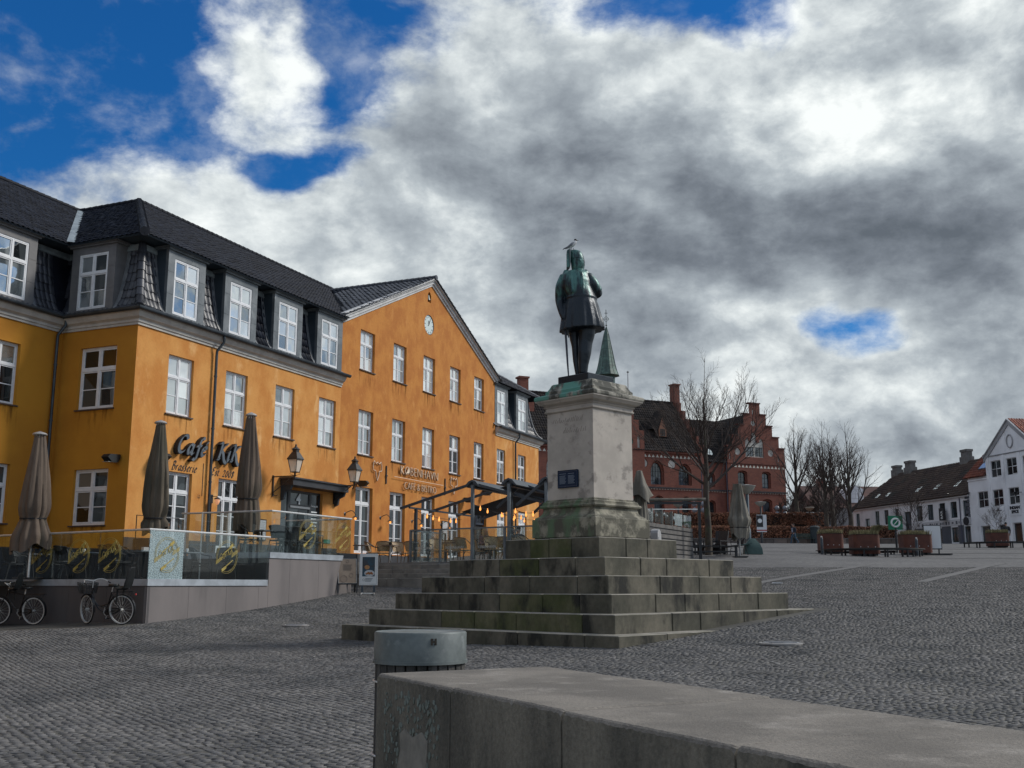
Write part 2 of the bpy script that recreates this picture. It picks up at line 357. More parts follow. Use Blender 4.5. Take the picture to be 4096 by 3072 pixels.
# ================================================================== GROUND
az1, az2 = R(-45.3), R(44.7)
S1 = Vector((math.sin(az1), math.cos(az1))); S2 = Vector((math.sin(az2), math.cos(az2))); AX = Vector((1.75, 23.75))
C0 = Vector((-12.305, 34.0)); BROT = R(90 - 23.31)
D1 = Vector((math.sin(R(23.31)), math.cos(R(23.31)))); D2 = Vector((math.sin(R(-66.69)), math.cos(R(-66.69))))
TC = Vector((-9.10, 27.0)); LD = Vector((math.sin(R(-56.7)), math.cos(R(-56.7))))      # terrace corner, direction of its left side
def bw(x, y): return C0 + D1 * x + D2 * y            # building plan -> world
WC = Vector((-.78, 6.34)); WD = Vector((math.sin(R(152.2)), math.cos(R(152.2)))); WN = Vector((math.sin(R(62)), math.cos(R(62))))  # foreground wall corner, run, width
stone_lt = mat('sett_mortar', (.055, .052, .047), (.090, .085, .072), 1.2, .95, bump=.3, bscale=60)
def far_paving():
    m = bpy.data.materials.new('far_paving'); m.use_nodes = True; t = m.node_tree; b = t.nodes['Principled BSDF']
    P = nd(t, 'ShaderNodeNewGeometry').outputs['Position']
    v = nd(t, 'ShaderNodeTexVoronoi', {'Vector': P, 'Scale': 10.0})
    n = nd(t, 'ShaderNodeTexNoise', {'Vector': P, 'Scale': .35, 'Detail': 8.0, 'Roughness': .7}).outputs[0]
    n2 = nd(t, 'ShaderNodeTexNoise', {'Vector': P, 'Scale': 2.5, 'Detail': 6.0, 'Roughness': .75}).outputs[0]
    c = mixc(t, ss(t, n, .35, .65), (.076, .073, .072), (.108, .103, .100))
    c = mixc(t, ss(t, n2, .5, .7, 0, .7), c, (.052, .050, .050))
    g = nd(t, 'ShaderNodeSeparateXYZ', {0: v.outputs['Color']}).outputs[0]
    f = mth(t, 'ADD', mth(t, 'MULTIPLY', g, .8), .6)
    c = mixc(t, 1.0, c, nd(t, 'ShaderNodeCombineXYZ', {0: f, 1: f, 2: f}).outputs[0], 'MULTIPLY')
    t.links.new(c, b.inputs['Base Color']); b.inputs['Roughness'].default_value = .72
    bn = nd(t, 'ShaderNodeBump', {'Height': v.outputs['Distance'], 'Strength': .7, 'Distance': .03}); bn.invert = True
    t.links.new(bn.outputs[0], b.inputs['Normal']); return m
M_far = far_paving()
def make_ground():
    xs = np.unique(np.r_[np.linspace(-260, -30, 12), np.linspace(-30, 75, 141), np.linspace(75, 320, 12)])
    ys = np.unique(np.r_[np.linspace(-30, 0, 8), np.linspace(0, 130, 174), np.linspace(130, 700, 20)])
    X, Y = np.meshgrid(xs, ys); Z = gzv(X, Y)
    V = np.stack([X, Y, Z], -1).reshape(-1, 3); nx = len(xs); i = np.arange(len(ys) - 1)[:, None] * nx + np.arange(nx - 1)[None]
    F = np.stack([i, i + 1, i + nx + 1, i + nx], -1).reshape(-1, 4)
    cen = V[F].mean(1); near = (cen[:, 1] < 41.4) & (np.abs(cen[:, 0]) < 28)
    g = fast_mesh('ground', V, F, [M_far, stone_lt], smooth=True)
    g.data.polygons.foreach_set('material_index', near.astype(np.int32)); tag(g, kind='structure')
    return g
ground = make_ground()
def inside_monument(x, y, h=3.5):
    dx, dy = x - AX.x, y - AX.y
    return (np.abs(dx * S1.x + dy * S1.y) < h) & (np.abs(dx * S2.x + dy * S2.y) < h)
def make_setts():
    """segmental-arch sett paving, every sett a chamfered stone"""
    W = 1.20; p = .092; ang = R(33)
    ca, sa = math.cos(ang), math.sin(ang)
    lanes = np.arange(-12, 52); rows = np.arange(-60, 520); per = 13
    L, Rw, K = np.meshgrid(lanes, rows, np.arange(per), indexing='ij')
    q = (K + .5 + np.random.uniform(-.20, .20, K.shape)) / per           # 0..1 across the lane
    arc = .34 * np.sin(np.pi * q); slope = .34 * np.pi * np.cos(np.pi * q) / W
    lx = L * W + q * W; ly = Rw * p + arc + (L % 2) * p * .5 + np.random.uniform(-.020, .020, K.shape) + .03 * np.sin(lx * 2.1 + Rw * .35)
    x = lx * ca - ly * sa - 4; y = lx * sa + ly * ca + 2
    th = np.arctan(slope) + ang
    x, y, th = x.ravel(), y.ravel(), th.ravel()
    near = (y > 7.6) & (y < 41.5) & (x > -.56 * y - 2.0) & (x < .56 * y + 2.0)
    tp = (x - TC.x, y - TC.y)
    terr = (tp[0] * LD.x + tp[1] * LD.y > 0) & (tp[0] * -LD.y + tp[1] * LD.x < .0) | False
    left_in = ((tp[0] * LD.y - tp[1] * LD.x) < 0)        # beyond the left terrace wall
    right_in = ((tp[0] * D1.y - tp[1] * D1.x) < 0)       # beyond the right terrace wall
    near &= ~(left_in & right_in & (y > 26))
    near &= ~inside_monument(x, y, 3.80)
    wx, wy = x - WC.x, y - WC.y; a = wx * WD.x + wy * WD.y; b = wx * WN.x + wy * WN.y
    near &= ~((a > .05) & (b > .02) & (b < 1.1))
    x, y, th = x[near], y[near], th[near]; n = len(x)
    half = np.stack([np.full(n, W / per * .5 - .0035) * np.sqrt(1 + np.tan(th - ang) ** 2) * .97, np.full(n, p * .5 - .0035) * np.cos(th - ang) * 1.0], 1)
    half *= np.random.uniform(.80, 1.03, (n, 2)); th = th + np.random.uniform(-.12, .12, n)
    tone = np.random.uniform(0, 1, n); h = np.random.uniform(.004, .009, n); tilt = np.random.uniform(-.03, .03, (n, 2))
    cx = np.array([-1, 1, 1, -1]); cy = np.array([-1, -1, 1, 1])
    c, s = np.cos(th), np.sin(th); V = np.zeros((n, 8, 3))
    for lvl, (f, up) in enumerate(((1.0, -.01), (.88, 1.0))):
        jit = np.random.uniform(-.006, .006, (n, 4, 2))
        u = cx[None] * half[:, :1] * f + jit[..., 0]; v = cy[None] * half[:, 1:] * f + jit[..., 1]
        V[:, lvl * 4:lvl * 4 + 4, 0] = x[:, None] + u * c[:, None] - v * s[:, None]
        V[:, lvl * 4:lvl * 4 + 4, 1] = y[:, None] + u * s[:, None] + v * c[:, None]
        z = gzv(x, y)[:, None] if lvl == 0 else None
        if lvl == 0: g0 = z
        V[:, lvl * 4:lvl * 4 + 4, 2] = g0 + (h[:, None] + u * tilt[:, :1] + v * tilt[:, 1:] if lvl else -.012)
    Fq = np.array([[4, 5, 6, 7], [0, 1, 5, 4], [1, 2, 6, 5], [2, 3, 7, 6], [3, 0, 4, 7]])
    ms = mat('sett_stone', (.098, .096, .096), (.140, .134, .129), 1.6, .68, bump=.35, bscale=70, c3=(.065, .066, .068), s3=.7, l3=.48, h3=.68, attr='tone', var=.55, spec=.35, grain=(6, .25))
    # those showing largest in the frame become parts of the ground, the rest one mesh
    inview = (np.abs(x) < .475 * y) & (y > 9.6) & ~((x > -.8 + .0) & (y < 9.5))
    score = np.where(inview, y, 999); order = np.argsort(score); parts = order[:300]; rest = order[300:]
    F = (np.arange(len(rest))[:, None, None] * 8 + Fq[None]).reshape(-1, 4)
    o = fast_mesh('setts', V[rest].reshape(-1, 3), F, ms, ground, tone=np.repeat(tone[rest], 8)); tag(o, kind='stuff')
    for i in parts:
        me = bpy.data.meshes.new('sett'); org = V[i].mean(0); me.from_pydata([tuple(p) for p in V[i] - org], [], [tuple(f) for f in Fq])
        at_ = me.attributes.new('tone', 'FLOAT', 'POINT'); at_.data.foreach_set('value', np.full(8, tone[i], np.float32))
        q = put('sett', me, ms, ground); q.location = org
make_setts()
# light bands set into the plaza
m_band = mat('band_stone', (.125, .12, .116), (.095, .092, .09), 3, .8, bump=.2)
def strip_on_ground(p0, p1, w, name='paving_band', up=.012, m=None, seg=14):
    a, b = Vector(p0), Vector(p1); d = (b - a).normalized(); n = Vector((-d.y, d.x)) * w / 2; mb = MB(); vs = []
    for i in range(seg + 1):
        c = a.lerp(b, i / seg)
        for s_ in (-1, 1): q = c + n * s_; vs.append((q.x, q.y, gz(q.x, q.y) + up))
    mb.add(vs, [(2 * i, 2 * i + 1, 2 * i + 3, 2 * i + 2) for i in range(seg)])
    return mb.build(name, m or m_band, ground, fix=False)
for (a, b, w) in (((6.5, 32), (14.2, 43), .35), ((12.5, 33), (20.5, 45), .35), ((18.3, 33.5), (27, 46.5), .35), ((24.8, 36.5), (30.5, 46.5), .16), ((25.4, 36.5), (31.1, 46.5), .16), ((26.0, 36.5), (31.7, 46.5), .16), ((11, 54.0), (42, 50), .4), ((12, 72), (60, 66), .5), ((8, 62), (45, 60), .4)):
    strip_on_ground(a, b, w)
# round service covers
def cover(x, y, r, label):
    t = thing('manhole_cover', label, 'manhole cover', (x, y, gz(x, y) + .015))
    mb = MB(); mb.lathe([(r * 1.18, -.02), (r * 1.18, .006), (r * 1.02, .010)], 28); mb.build('rim', mat('cover_rim', (.30, .29, .28), (.22, .21, .2), 8, .7), t)
    mb = MB(); mb.lathe([(r, -.01), (r, .014), (r * .96, .018), (0, .018)], 28)
    for k in range(-3, 4): mb.box(-r * .7, r * .7, k * r * .22 - .012, k * r * .22 + .012, .018, .026)
    mb.build('lid', mat('cover_iron', (.20, .20, .21), (.32, .32, .33), 9, .4, .5), t)
cover(*(lambda p: (p[0], p[1]))(at(3121, 2523, 17.9)), .30, 'round iron cover set in the setts right of the monument steps')
cover(*(lambda p: (p[0], p[1]))(at(1185, 2447, 26.5)), .28, 'round iron cover in the setts in front of the terrace wall')
# ================================================================== YELLOW BUILDINGS
m_or = mat('stucco_orange', (.60, .280, .070), (.50, .195, .036), 1.1, .88, bump=.25, bscale=9, streak=.75, c3=(.66, .36, .13), s3=1.6, l3=.54, h3=.72, streak3=.6, grain=(14, .08))
m_or2 = mat('stucco_rust', (.49, .195, .034), (.40, .138, .020), 1.5, .88, bump=.3, bscale=9, streak=.8, c3=(.54, .235, .055), s3=1.9, l3=.56, h3=.74, streak3=.55, grain=(14, .10))
m_mu = mat('stucco_mustard', (.52, .235, .018), (.42, .175, .013), .4, .88, bump=.2, bscale=9, c3=(.36, .15, .015), s3=.5, l3=.62, h3=.78, streak3=.4)
m_white = mat('window_paint', (.74, .75, .76), (.66, .67, .69), 4, .45)
m_corn = mat('cornice_plaster', (.52, .50, .46), (.42, .40, .37), 2, .85, bump=.2, bscale=20)
m_zinc = mat('zinc', (.155, .17, .18), (.095, .11, .12), 1.6, .5, .25, c3=(.24, .26, .27), s3=1.2)
m_zincd = mat('zinc_dark', (.030, .045, .060), (.045, .062, .078), 1.5, .5, .2)
m_pipe = mat('pipe_metal', (.06, .075, .09), (.035, .045, .055), 2, .45, .4)
m_tile = mat('glazed_tile', (.006, .008, .015), (.013, .017, .028), 1.6, .62, .0, var=.7, attr='tone', spec=.16, c3=(.024, .026, .034), s3=2.5, l3=.6, h3=.75)
m_tileo = mat('glazed_tile_single', (.020, .023, .031), (.038, .041, .052), 1.6, .42, .0, var=.8, spec=.6, c3=(.060, .058, .062), s3=2.5, l3=.6, h3=.75)
m_flash = mat('lead_flashing', (.30, .35, .37), (.17, .20, .22), 3, .55, .2)
m_sill = mat('sill_slate', (.05, .038, .035), (.09, .06, .045), 5, .6)
m_plinth = mat('plinth_dark', (.020, .022, .028), (.035, .037, .042), 2, .7)
g_sky = glassy('pane_bright', (.55, .59, .60), .44, c2=(.74, .77, .77), scale=.9)  # pale diffuse base paints the bright sky reflection into the panes
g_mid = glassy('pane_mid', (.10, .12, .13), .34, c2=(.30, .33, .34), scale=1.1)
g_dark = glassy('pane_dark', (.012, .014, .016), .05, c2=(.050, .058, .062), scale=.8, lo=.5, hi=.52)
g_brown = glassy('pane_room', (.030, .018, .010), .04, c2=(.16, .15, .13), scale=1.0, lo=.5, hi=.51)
def stain():
    """washed-down dirt below a sill: thin film, streaky, fading out"""
    if 'runoff' in MATS: return MATS['runoff']
    m = bpy.data.materials.new('runoff'); m.use_nodes = True; t = m.node_tree; t.nodes.clear()
    O = nd(t, 'ShaderNodeTexCoord').outputs['Object']; P = nd(t, 'ShaderNodeNewGeometry').outputs['Position']
    v = nd(t, 'ShaderNodeVectorMath', {0: P, 1: (1, 1, .12)}, operation='MULTIPLY').outputs[0]
    n = nd(t, 'ShaderNodeTexNoise', {'Vector': v, 'Scale': 6.0, 'Detail': 5.0, 'Roughness': .6}).outputs[0]
    z = nd(t, 'ShaderNodeSeparateXYZ', {0: O}).outputs[2]; fade = ss(t, z, -.95, -.05)
    a = mth(t, 'MULTIPLY', mth(t, 'MULTIPLY', ss(t, n, .46, .72), fade), .62)
    x = nd(t, 'ShaderNodeMixShader', {0: a, 1: nd(t, 'ShaderNodeBsdfTransparent').outputs[0], 2: nd(t, 'ShaderNodeBsdfDiffuse', {0: (.13, .055, .02, 1)}).outputs[0]})
    o = nd(t, 'ShaderNodeOutputMaterial'); t.links.new(x.outputs[0], o.inputs[0]); MATS['runoff'] = m; return m
PANES = {}
def pane_mesh(w, h, g):
    k = (round(w, 2), round(h, 2), g.name)
    if k not in PANES:
        b = MB().box(-w / 2, w / 2, 0, .012, -h / 2, h / 2); me = b.mesh('pane'); me.materials.append(g); PANES[k] = me
    return PANES[k]
WINS = {}
def window(parent, M, w, h, split=.36, cols=2, nlow=2, glass=None, glass2=None, sill=True, name='window', frame=None, wide=.055, bottom=0.0, nup=1, mats=None, level3=True, rec=.10):
    """casement window, origin at the lower left of the opening, y inwards; frame mesh with a child mesh per pane"""
    key = (round(w, 2), round(h, 2), split, cols, nlow, wide, bottom, nup)
    if key not in WINS:
        mb = MB(); f = wide; rects = []
        mb.box(0, f, 0, .07, 0, h); mb.box(w - f, w, 0, .07, 0, h); mb.box(f, w - f, 0, .07, 0, f); mb.box(f, w - f, 0, .07, h - f, h)
        zt = h * (1 - split) if split else h
        cw = (w - 2 * f - (cols - 1) * f * 1.1) / cols
        if split: mb.box(f, w - f, -.012, .07, zt - f * .7, zt + f * .7)
        for c in range(cols):
            x0 = f + c * (cw + f * 1.1)
            if c: mb.box(x0 - f * 1.1, x0, -.010, .068, f, (zt - f * .7 if split else h - f)); (split and mb.box(x0 - f * 1.1, x0, -.010, .068, zt + f * .7, h - f))
            for (za, zb, nr) in (((f, zt - f * .7 if split else h - f, nlow), (zt + f * .7, h - f, nup)) if split else ((f, h - f, nlow),)):
                s_ = wide * .72; b0 = bottom if za == f else 0   # sash members
                mb.box(x0 + .006, x0 + s_, .008, .06, za + .006, zb - .006); mb.box(x0 + cw - s_, x0 + cw - .006, .008, .06, za + .006, zb - .006)
                mb.box(x0 + s_, x0 + cw - s_, .008, .06, za + .006, za + s_ + b0); mb.box(x0 + s_, x0 + cw - s_, .008, .06, zb - s_, zb - .006)
                ih = (zb - za - 2 * s_ - b0 - (nr - 1) * .03) / nr
                for r in range(nr):
                    z0 = za + s_ + b0 + r * (ih + .03)
                    if r: mb.box(x0 + s_, x0 + cw - s_, .014, .055, z0 - .03, z0)
                    rects.append((x0 + cw / 2, z0 + ih / 2, cw - 2 * s_, ih))
        WINS[key] = (mb.mesh(name), rects)
    me, rects = WINS[key]
    if mats is not None:
        me = me.copy() if me.materials and me.materials[0] != mats else me
    if not me.materials: me.materials.append(mats or m_white)
    elif mats is not None: me.materials[0] = mats
    o = put(name, me, None, parent, M)
    tgt = o if level3 else parent
    for i, (x, z, a, b) in enumerate(rects):
        g = glass or g_sky
        if glass2 and random.random() < .35: g = glass2
        m_ = T(x, .035, z)
        put('pane', pane_mesh(a, b, g), None, tgt, m_ if level3 else M @ m_)
    if sill:
        s = MB().box(-.05, w + .05, -rec - .06, .02, -.05, -.005).build('sill', m_sill, tgt); s.matrix_local = I4 if level3 else M
        y_ = -rec - .004; MB().quad((-.08, y_, -.05), (-.08, y_, -.95), (w + .08, y_, -.95), (w + .08, y_, -.05)).build('runoff_stain', stain(), tgt, fix=False)
    return o
# ---- tiles
TU = [0, .18, .42, .66, 1.0]; THh = [.0, .85, 1.0, .25, .0]
TVER = np.array([(u, 0, h) for u, h in zip(TU, THh)] + [(u, 1.06, h + .9) for u, h in zip(TU, THh)] + [(u, 1.06, h + .9 - .75) for u, h in zip(TU, THh)])
TF = np.array([[i, i + 1, i + 6, i + 5] for i in range(4)] + [[i + 5, i + 6, i + 11, i + 10] for i in range(4)])
TILE_ME = None
def tiles(frames, parent, nparts=300, hh=.035, name='roof_tile', m1=None, m2=None):
    """frames: list of (O, U, V, N, rank); lowest ranks become parts of their own"""
    global TILE_ME
    if not frames: return
    fr = sorted(frames, key=lambda f: f[4]); A = np.array([[*f[0], *f[1], *f[2], *f[3]] for f in fr])
    if TILE_ME is None:
        TILE_ME = bpy.data.meshes.new('roof_tile'); TILE_ME.from_pydata([tuple(v) for v in TVER], [], [tuple(f) for f in TF])
        TILE_ME.polygons.foreach_set('use_smooth', [True] * len(TF)); TILE_ME.materials.append(m_tileo)
    me = TILE_ME
    if m1 is not None: me = TILE_ME.copy(); me.materials[0] = m1
    for a in A[:nparts]:
        o = bpy.data.objects.new(name, me); COL.objects.link(o); o.parent = parent
        j = 1 + random.uniform(-.15, .25)
        o.matrix_local = Matrix(((a[3], a[6], a[9] * hh * j, a[0]), (a[4], a[7], a[10] * hh * j, a[1]), (a[5], a[8], a[11] * hh * j, a[2]), (0, 0, 0, 1)))
    B = A[nparts:]
    if len(B):
        jj = np.random.uniform(.85, 1.25, len(B))[:, None, None] * hh
        V = B[:, None, 0:3] + TVER[None, :, 0:1] * B[:, None, 3:6] + TVER[None, :, 1:2] * B[:, None, 6:9] + TVER[None, :, 2:3] * B[:, None, 9:12] * jj
        F = (np.arange(len(B))[:, None, None] * len(TVER) + TF[None]).reshape(-1, 4)
        o = fast_mesh(name + 's', V.reshape(-1, 3), F, m2 or m_tile, parent, smooth=True, tone=np.repeat(np.random.uniform(0, 1, len(B)), len(TVER))); tag(o, kind='stuff')
def face_tiles(base, A, In, prof, amin, amax, w, row, skip=None, rank=None):
    """tiles over a (possibly curved) roof face; prof = [(d, z)] from the eave up; amin/amax = functions of d"""
    A = Vector((*A, 0)); In = Vector((*In, 0)); base = Vector((*base, 0)); out = []
    P = [Vector(p) for p in prof]; seg = [(P[i + 1] - P[i]).length for i in range(len(P) - 1)]; tot = sum(seg); nr = max(1, round(tot / row))
    def ev(s):
        s = max(0, min(tot, s))
        for i, l in enumerate(seg):
            if s <= l + 1e-9: return P[i].lerp(P[i + 1], s / l)
            s -= l
        return P[-1]
    for r in range(nr):
        lo = ev(tot * r / nr); hi = ev(tot * (r + 1) / nr); dm = (lo.x + hi.x) / 2; a0, a1 = amin(dm), amax(dm)
        k0 = math.ceil(a0 / w - .35); k1 = math.floor(a1 / w + .35)
        for k in range(k0, k1):
            a = k * w
            if skip and skip(a + w / 2, (lo.y + hi.y) / 2): continue
            O = base + A * a + In * hi.x + Vector((0, 0, hi.y)); V = In * (lo.x - hi.x) + Vector((0, 0, lo.y - hi.y)); U = A * w
            N = U.cross(V).normalized(); N = -N if N.z < 0 else N
            out.append((O, U, V, N, rank(O) if rank else 0))
    return out
MANS = [(-.14, 10.50), (.02, 10.62), (.16, 10.84), (.28, 11.18), (.38, 11.60), (.47, 12.05), (.54, 12.50), (.58, 12.95)]
UPR = [(-.24, 13.05), (6.87, 17.58)]
def sheet(face, prof, amin, amax, mb, dz=-.03):
    """the boarding under the tiles"""
    base, A, In = [Vector((*q, 0)) for q in face]
    for i in range(len(prof) - 1):
        (d0, z0), (d1_, z1) = prof[i], prof[i + 1]; q = []
        for (a, d, z) in ((amin(d0), d0, z0), (amax(d0), d0, z0), (amax(d1_), d1_, z1), (amin(d1_), d1_, z1)): q.append(base + A * a + In * d + Vector((0, 0, z + dz)))
        mb.quad(*q)
def ridge_run(pts, parent, step=.33, r=.12, name='ridge_tile', m=None, parts=True):
    """half-round cap tiles laid along a polyline"""
    P = [Vector(p) for p in pts]; tot = sum((P[i + 1] - P[i]).length for i in range(len(P) - 1)); n = max(1, int(tot / step)); mbs = MB()
    def ev(s):
        for i in range(len(P) - 1):
            l = (P[i + 1] - P[i]).length
            if s <= l or i == len(P) - 2: return P[i].lerp(P[i + 1], min(s / l, 1))
            s -= l
    for k in range(n):
        a, b = ev(tot * k / n), ev(tot * (k + 1.12) / n if k < n - 1 else tot); mb = MB() if parts else mbs
        mb.tube([a, b], [r * 1.12, r * .92], 8)
        if parts: mb.build(name, m or m_tileo, parent, smooth=50)
    if not parts: tag(mbs.build(name + 's', m or m_tile, parent, smooth=50), kind='stuff')
def dormer(parent, M, w=1.28, glass=None, glass2=None, panel=True, mm=None, mc=None, z0=10.60):
    """zinc-clad dormer; origin at the lower left of its window opening on the facade plane, y inwards"""
    mm = mm or m_zinc; mb = MB(); zw = 10.72; h = 1.96; e = .33
    mb.prism([(-e, z0), (-e, 12.95), (w + e, 12.95), (w + e, z0), (w, z0), (w, zw + h), (0, zw + h), (0, zw), (w, zw), (w, z0)][:4] if False else [(-e, z0), (0, z0), (0, 12.93), (-e, 12.93)], -.02, .10)
    mb.prism([(w, z0), (w + e, z0), (w + e, 12.93), (w, 12.93)], -.02, .10)
    mb.box(0, w, -.02, .10, z0, zw); mb.box(0, w, -.02, .10, zw + h, 12.93)
    for k in (1, 2):    # sheet seams on the front
        for x in (-e, w): mb.box(x + .01, x + e - .01, -.028, -.018, z0 + k * .78, z0 + k * .78 + .012)
    d = put('dormer', mb.mesh('dormer'), [mm], parent, M)
    for x0 in (-e, w + e - .03): MB().prism([(.10, z0), (.10, 12.93), (.66, 12.93), (.60, 12.4), (.44, 11.5), (.22, 10.8)], x0, x0 + .03, ax='yz').build('cheek', mc or m_zincd, d)
    mb = MB()
    mb = MB(); mb.box(-e - .13, w + e + .13, -.17, .8, 12.985, 13.04); mb.box(-e - .07, w + e + .07, -.10, .75, 12.93, 12.985)
    mb.build('hood', mm, d)
    mb = MB()
    for x0, x1 in ((-e - .17, -e), (w + e, w + e + .17)):
        for i in range(len(MANS) - 1): (a, b), (c, f) = MANS[i], MANS[i + 1]; mb.quad((x0, a - .05, b + .02), (x1, a - .05, b + .02), (x1, c - .05, f + .02), (x0, c - .05, f + .02))
    mb.box(-e, w + e, -.06, .02, z0 - .04, z0 + .02)
    mb.build('flashing', m_flash if panel is None else mat('lead_apron', (.10, .11, .12), (.17, .18, .19), 3, .5), d, fix=False)
    window(d, T(0, .0, zw), w, h, glass=glass, glass2=glass2, sill=False, level3=False, name='window_frame')
    return d
CORN = [(0, 9.98), (.05, 9.98), (.05, 10.06), (.09, 10.07), (.09, 10.15), (.13, 10.18), (.20, 10.22), (.26, 10.33), (.30, 10.42), (.30, 10.46), (0, 10.46)]
def gutter(path, parent, z=10.47, out=.36):
    mb = MB(); prof = [(out - .09, z + .03), (out - .085, z - .03), (out - .05, z - .075), (out, z - .09), (out + .05, z - .075), (out + .085, z - .03), (out + .09, z + .03)]
    mb.sweep(prof, path); o = mb.build('gutter', m_pipe, parent, smooth=40, fix=False); return o
def downpipe(parent, x, y, z0, z1=10.40, swan=True):
    mb = MB(); pts = [(x + .1, y - .34, z1), (x + .1, y - .34, z1 - .22), (x, y - .13, z1 - .55), (x, y - .12, z1 - .7), (x, y - .12, z0)]
    mb.tube(pts, .052, 8)
    o = mb.build('downpipe', m_pipe, parent, smooth=40)
    for z in np.arange(z0 + .7, z1 - 1, 1.9):
        MB().lathe([(.064, z), (.064, z + .05)], 8, (x, y - .12)).build('pipe_collar', m_pipe, o)
    return o
def rect(x0, x1, z0, z1): return [(x0, z0), (x0, z1), (x1, z1), (x1, z0)]
WX = [1.55, 4.60, 7.65, 10.70]
def building_mansard():
    b = thing('mansard_building', 'yellow corner café building with black tiled mansard roof and white dormer windows, at the left', 'building', (C0.x, C0.y, 0), BROT)
    L = 12.34
    holes = [rect(x, x + 1.28, 7.27, 9.30) for x in WX] + [rect(1.70, 3.06, 2.48, 5.33), rect(4.48, 5.86, 2.48, 5.32), rect(8.30, 11.20, 2.48, 5.28)]
    MB().wall([(0, 1.0), (L, 1.0), (L, 10.2), (0, 10.2)], holes, .13).build('wall', m_or, b, fix=False)
    mb = MB(); mb.x = T(0, 3.29, 0, -math.pi / 2)        # short wall: x' runs towards the corner
    mb.wall([(0, 1.0), (3.29, 1.0), (3.29, 10.2), (0, 10.2)], [rect(3.29 - 2.42, 3.29 - .83, 7.27, 9.37), rect(3.29 - 2.30, 3.29 - .84, 3.45, 5.27)], .13)
    mb.x = T(0, 3.29, 0)
    mb.wall([(-26, .0), (0, .0), (0, 10.2), (-26, 10.2)], [rect(-3.0 - 3.05 * k, -1.68 - 3.05 * k, 7.24, 9.25) for k in range(6)] + [rect(-3.0 - 3.05 * k, -1.68 - 3.05 * k, 3.47, 5.33) for k in range(6)], .16)
    mb.build('side_wall', m_mu, b, fix=False)
    # closing walls behind
    mb = MB(); mb.box(-26, L, 14.0, 14.2, 0, 13); mb.box(-26.2, -26, 3.29, 14.2, 0, 13); mb.build('rear_wall', m_mu, b)
    for a_, c_ in ((-.03, 1.68), (3.08, 4.46), (5.88, 8.28), (11.22, 12.34)): MB().box(a_, c_, -.03, 0, 1.6, 3.05).build('plinth', m_plinth, b)
    MB().box(-.03, 0, 0, 3.26, 1.6, 2.72).build('plinth', m_plinth, b); MB().box(-26, -.03, 3.26, 3.29, 1.0, 2.72).build('plinth', m_plinth, b)
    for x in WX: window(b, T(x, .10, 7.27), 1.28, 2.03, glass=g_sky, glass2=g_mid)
    window(b, T(.10, 2.42, 7.27, -math.pi / 2), 1.59, 2.10, glass=g_brown, glass2=g_dark, wide=.065)
    window(b, T(.10, 2.30, 3.45, -math.pi / 2), 1.46, 1.82, glass=g_brown, glass2=g_dark, wide=.065, split=.36)
    for k in range(6):
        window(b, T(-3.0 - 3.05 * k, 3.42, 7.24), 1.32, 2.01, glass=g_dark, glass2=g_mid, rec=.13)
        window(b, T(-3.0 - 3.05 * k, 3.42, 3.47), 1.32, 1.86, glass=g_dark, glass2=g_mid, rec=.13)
    # doors
    d = window(b, T(1.70, .12, 2.48), 1.36, 2.85, split=.235, cols=2, nlow=5, glass=g_dark, sill=False, name='door', wide=.065)
    d = window(b, T(4.48, .12, 2.48), 1.38, 2.84, split=.25, cols=3, nlow=3, glass=g_dark, sill=False, name='door', wide=.06, bottom=.35)
    MB().box(0, .02, -.05, -.02, 1.0, 1.12).build('handle', m_pipe, d).matrix_local = T(.7, 0, 0)
    m_dk = mat('entrance_frame', (.028, .032, .035), (.04, .045, .05), 3, .4)
    d = window(b, T(8.30, .12, 2.48), .70, 2.80, split=.0, cols=1, nlow=1, glass=g_dark, sill=False, name='entrance_panel', mats=m_dk, wide=.05)
    d = window(b, T(9.0, .12, 2.48), 1.50, 2.80, split=.225, cols=1, nlow=1, glass=g_dark, sill=False, name='entrance_door', mats=m_dk, wide=.06)
    MB().box(.06, 1.44, -.03, .0, 2.10, 2.18).build('rail', mat('brushed', (.35, .36, .37), None, 1, .3, .8), d)
    put('house_number', text_mesh('4', .58, .006, .05, .018), mat('sign_white', (.75, .78, .78)), d, T(.50, .0, 2.28) @ TXT)
    d = window(b, T(10.5, .12, 2.48), .70, 2.80, split=.0, cols=1, nlow=1, glass=g_dark, sill=False, name='entrance_panel', mats=m_dk, wide=.05)
    mb = MB(); [mb.box(.10, .10 + w_, .020, .026, 1.15 + .14 * i, 1.15 + .14 * i + .045) for i, w_ in enumerate((.34, .22, .4, .45, .38, .46, .42))]
    mb.build('opening_hours', mat('sign_white', (.75, .78, .78)), d)
    put('address', text_mesh('Torvet 4A', .115, .003), mat('sign_white', (.75, .78, .78)), d, T(.08, .02, 2.22) @ TXT)
    # canopy over the entrance
    mb = MB(); mb.box(8.18, 12.20, -.62, -.02, 5.38, 5.62); mb.box(8.10, 12.28, -.70, -.02, 5.62, 5.68)
    c = mb.build('canopy', mat('canopy_paint', (.022, .024, .030), (.035, .037, .042), 2, .45), b)
    for x in (8.22, 12.06):
        mb = MB(); mb.prism([(-.02, 5.38), (-.52, 5.38), (-.46, 5.22), (-.22, 5.12), (-.16, 4.86), (-.02, 4.80)], x, x + .12, ax='yz'); mb.build('bracket', m_zincd, c)
    # cornice, gutters, pipes
    path = [(-26, 3.29), (0, 3.29), (0, 0), (L, 0)]
    MB().sweep(CORN, path).build('cornice', m_corn, b, fix=False)
    gutter(path[:3] + [(L + .12, 0)], b)
    downpipe(b, 3.87, 0, 2.5); downpipe(b, -.32, 3.29, .5)
    # mansard
    m = b; mb = MB()
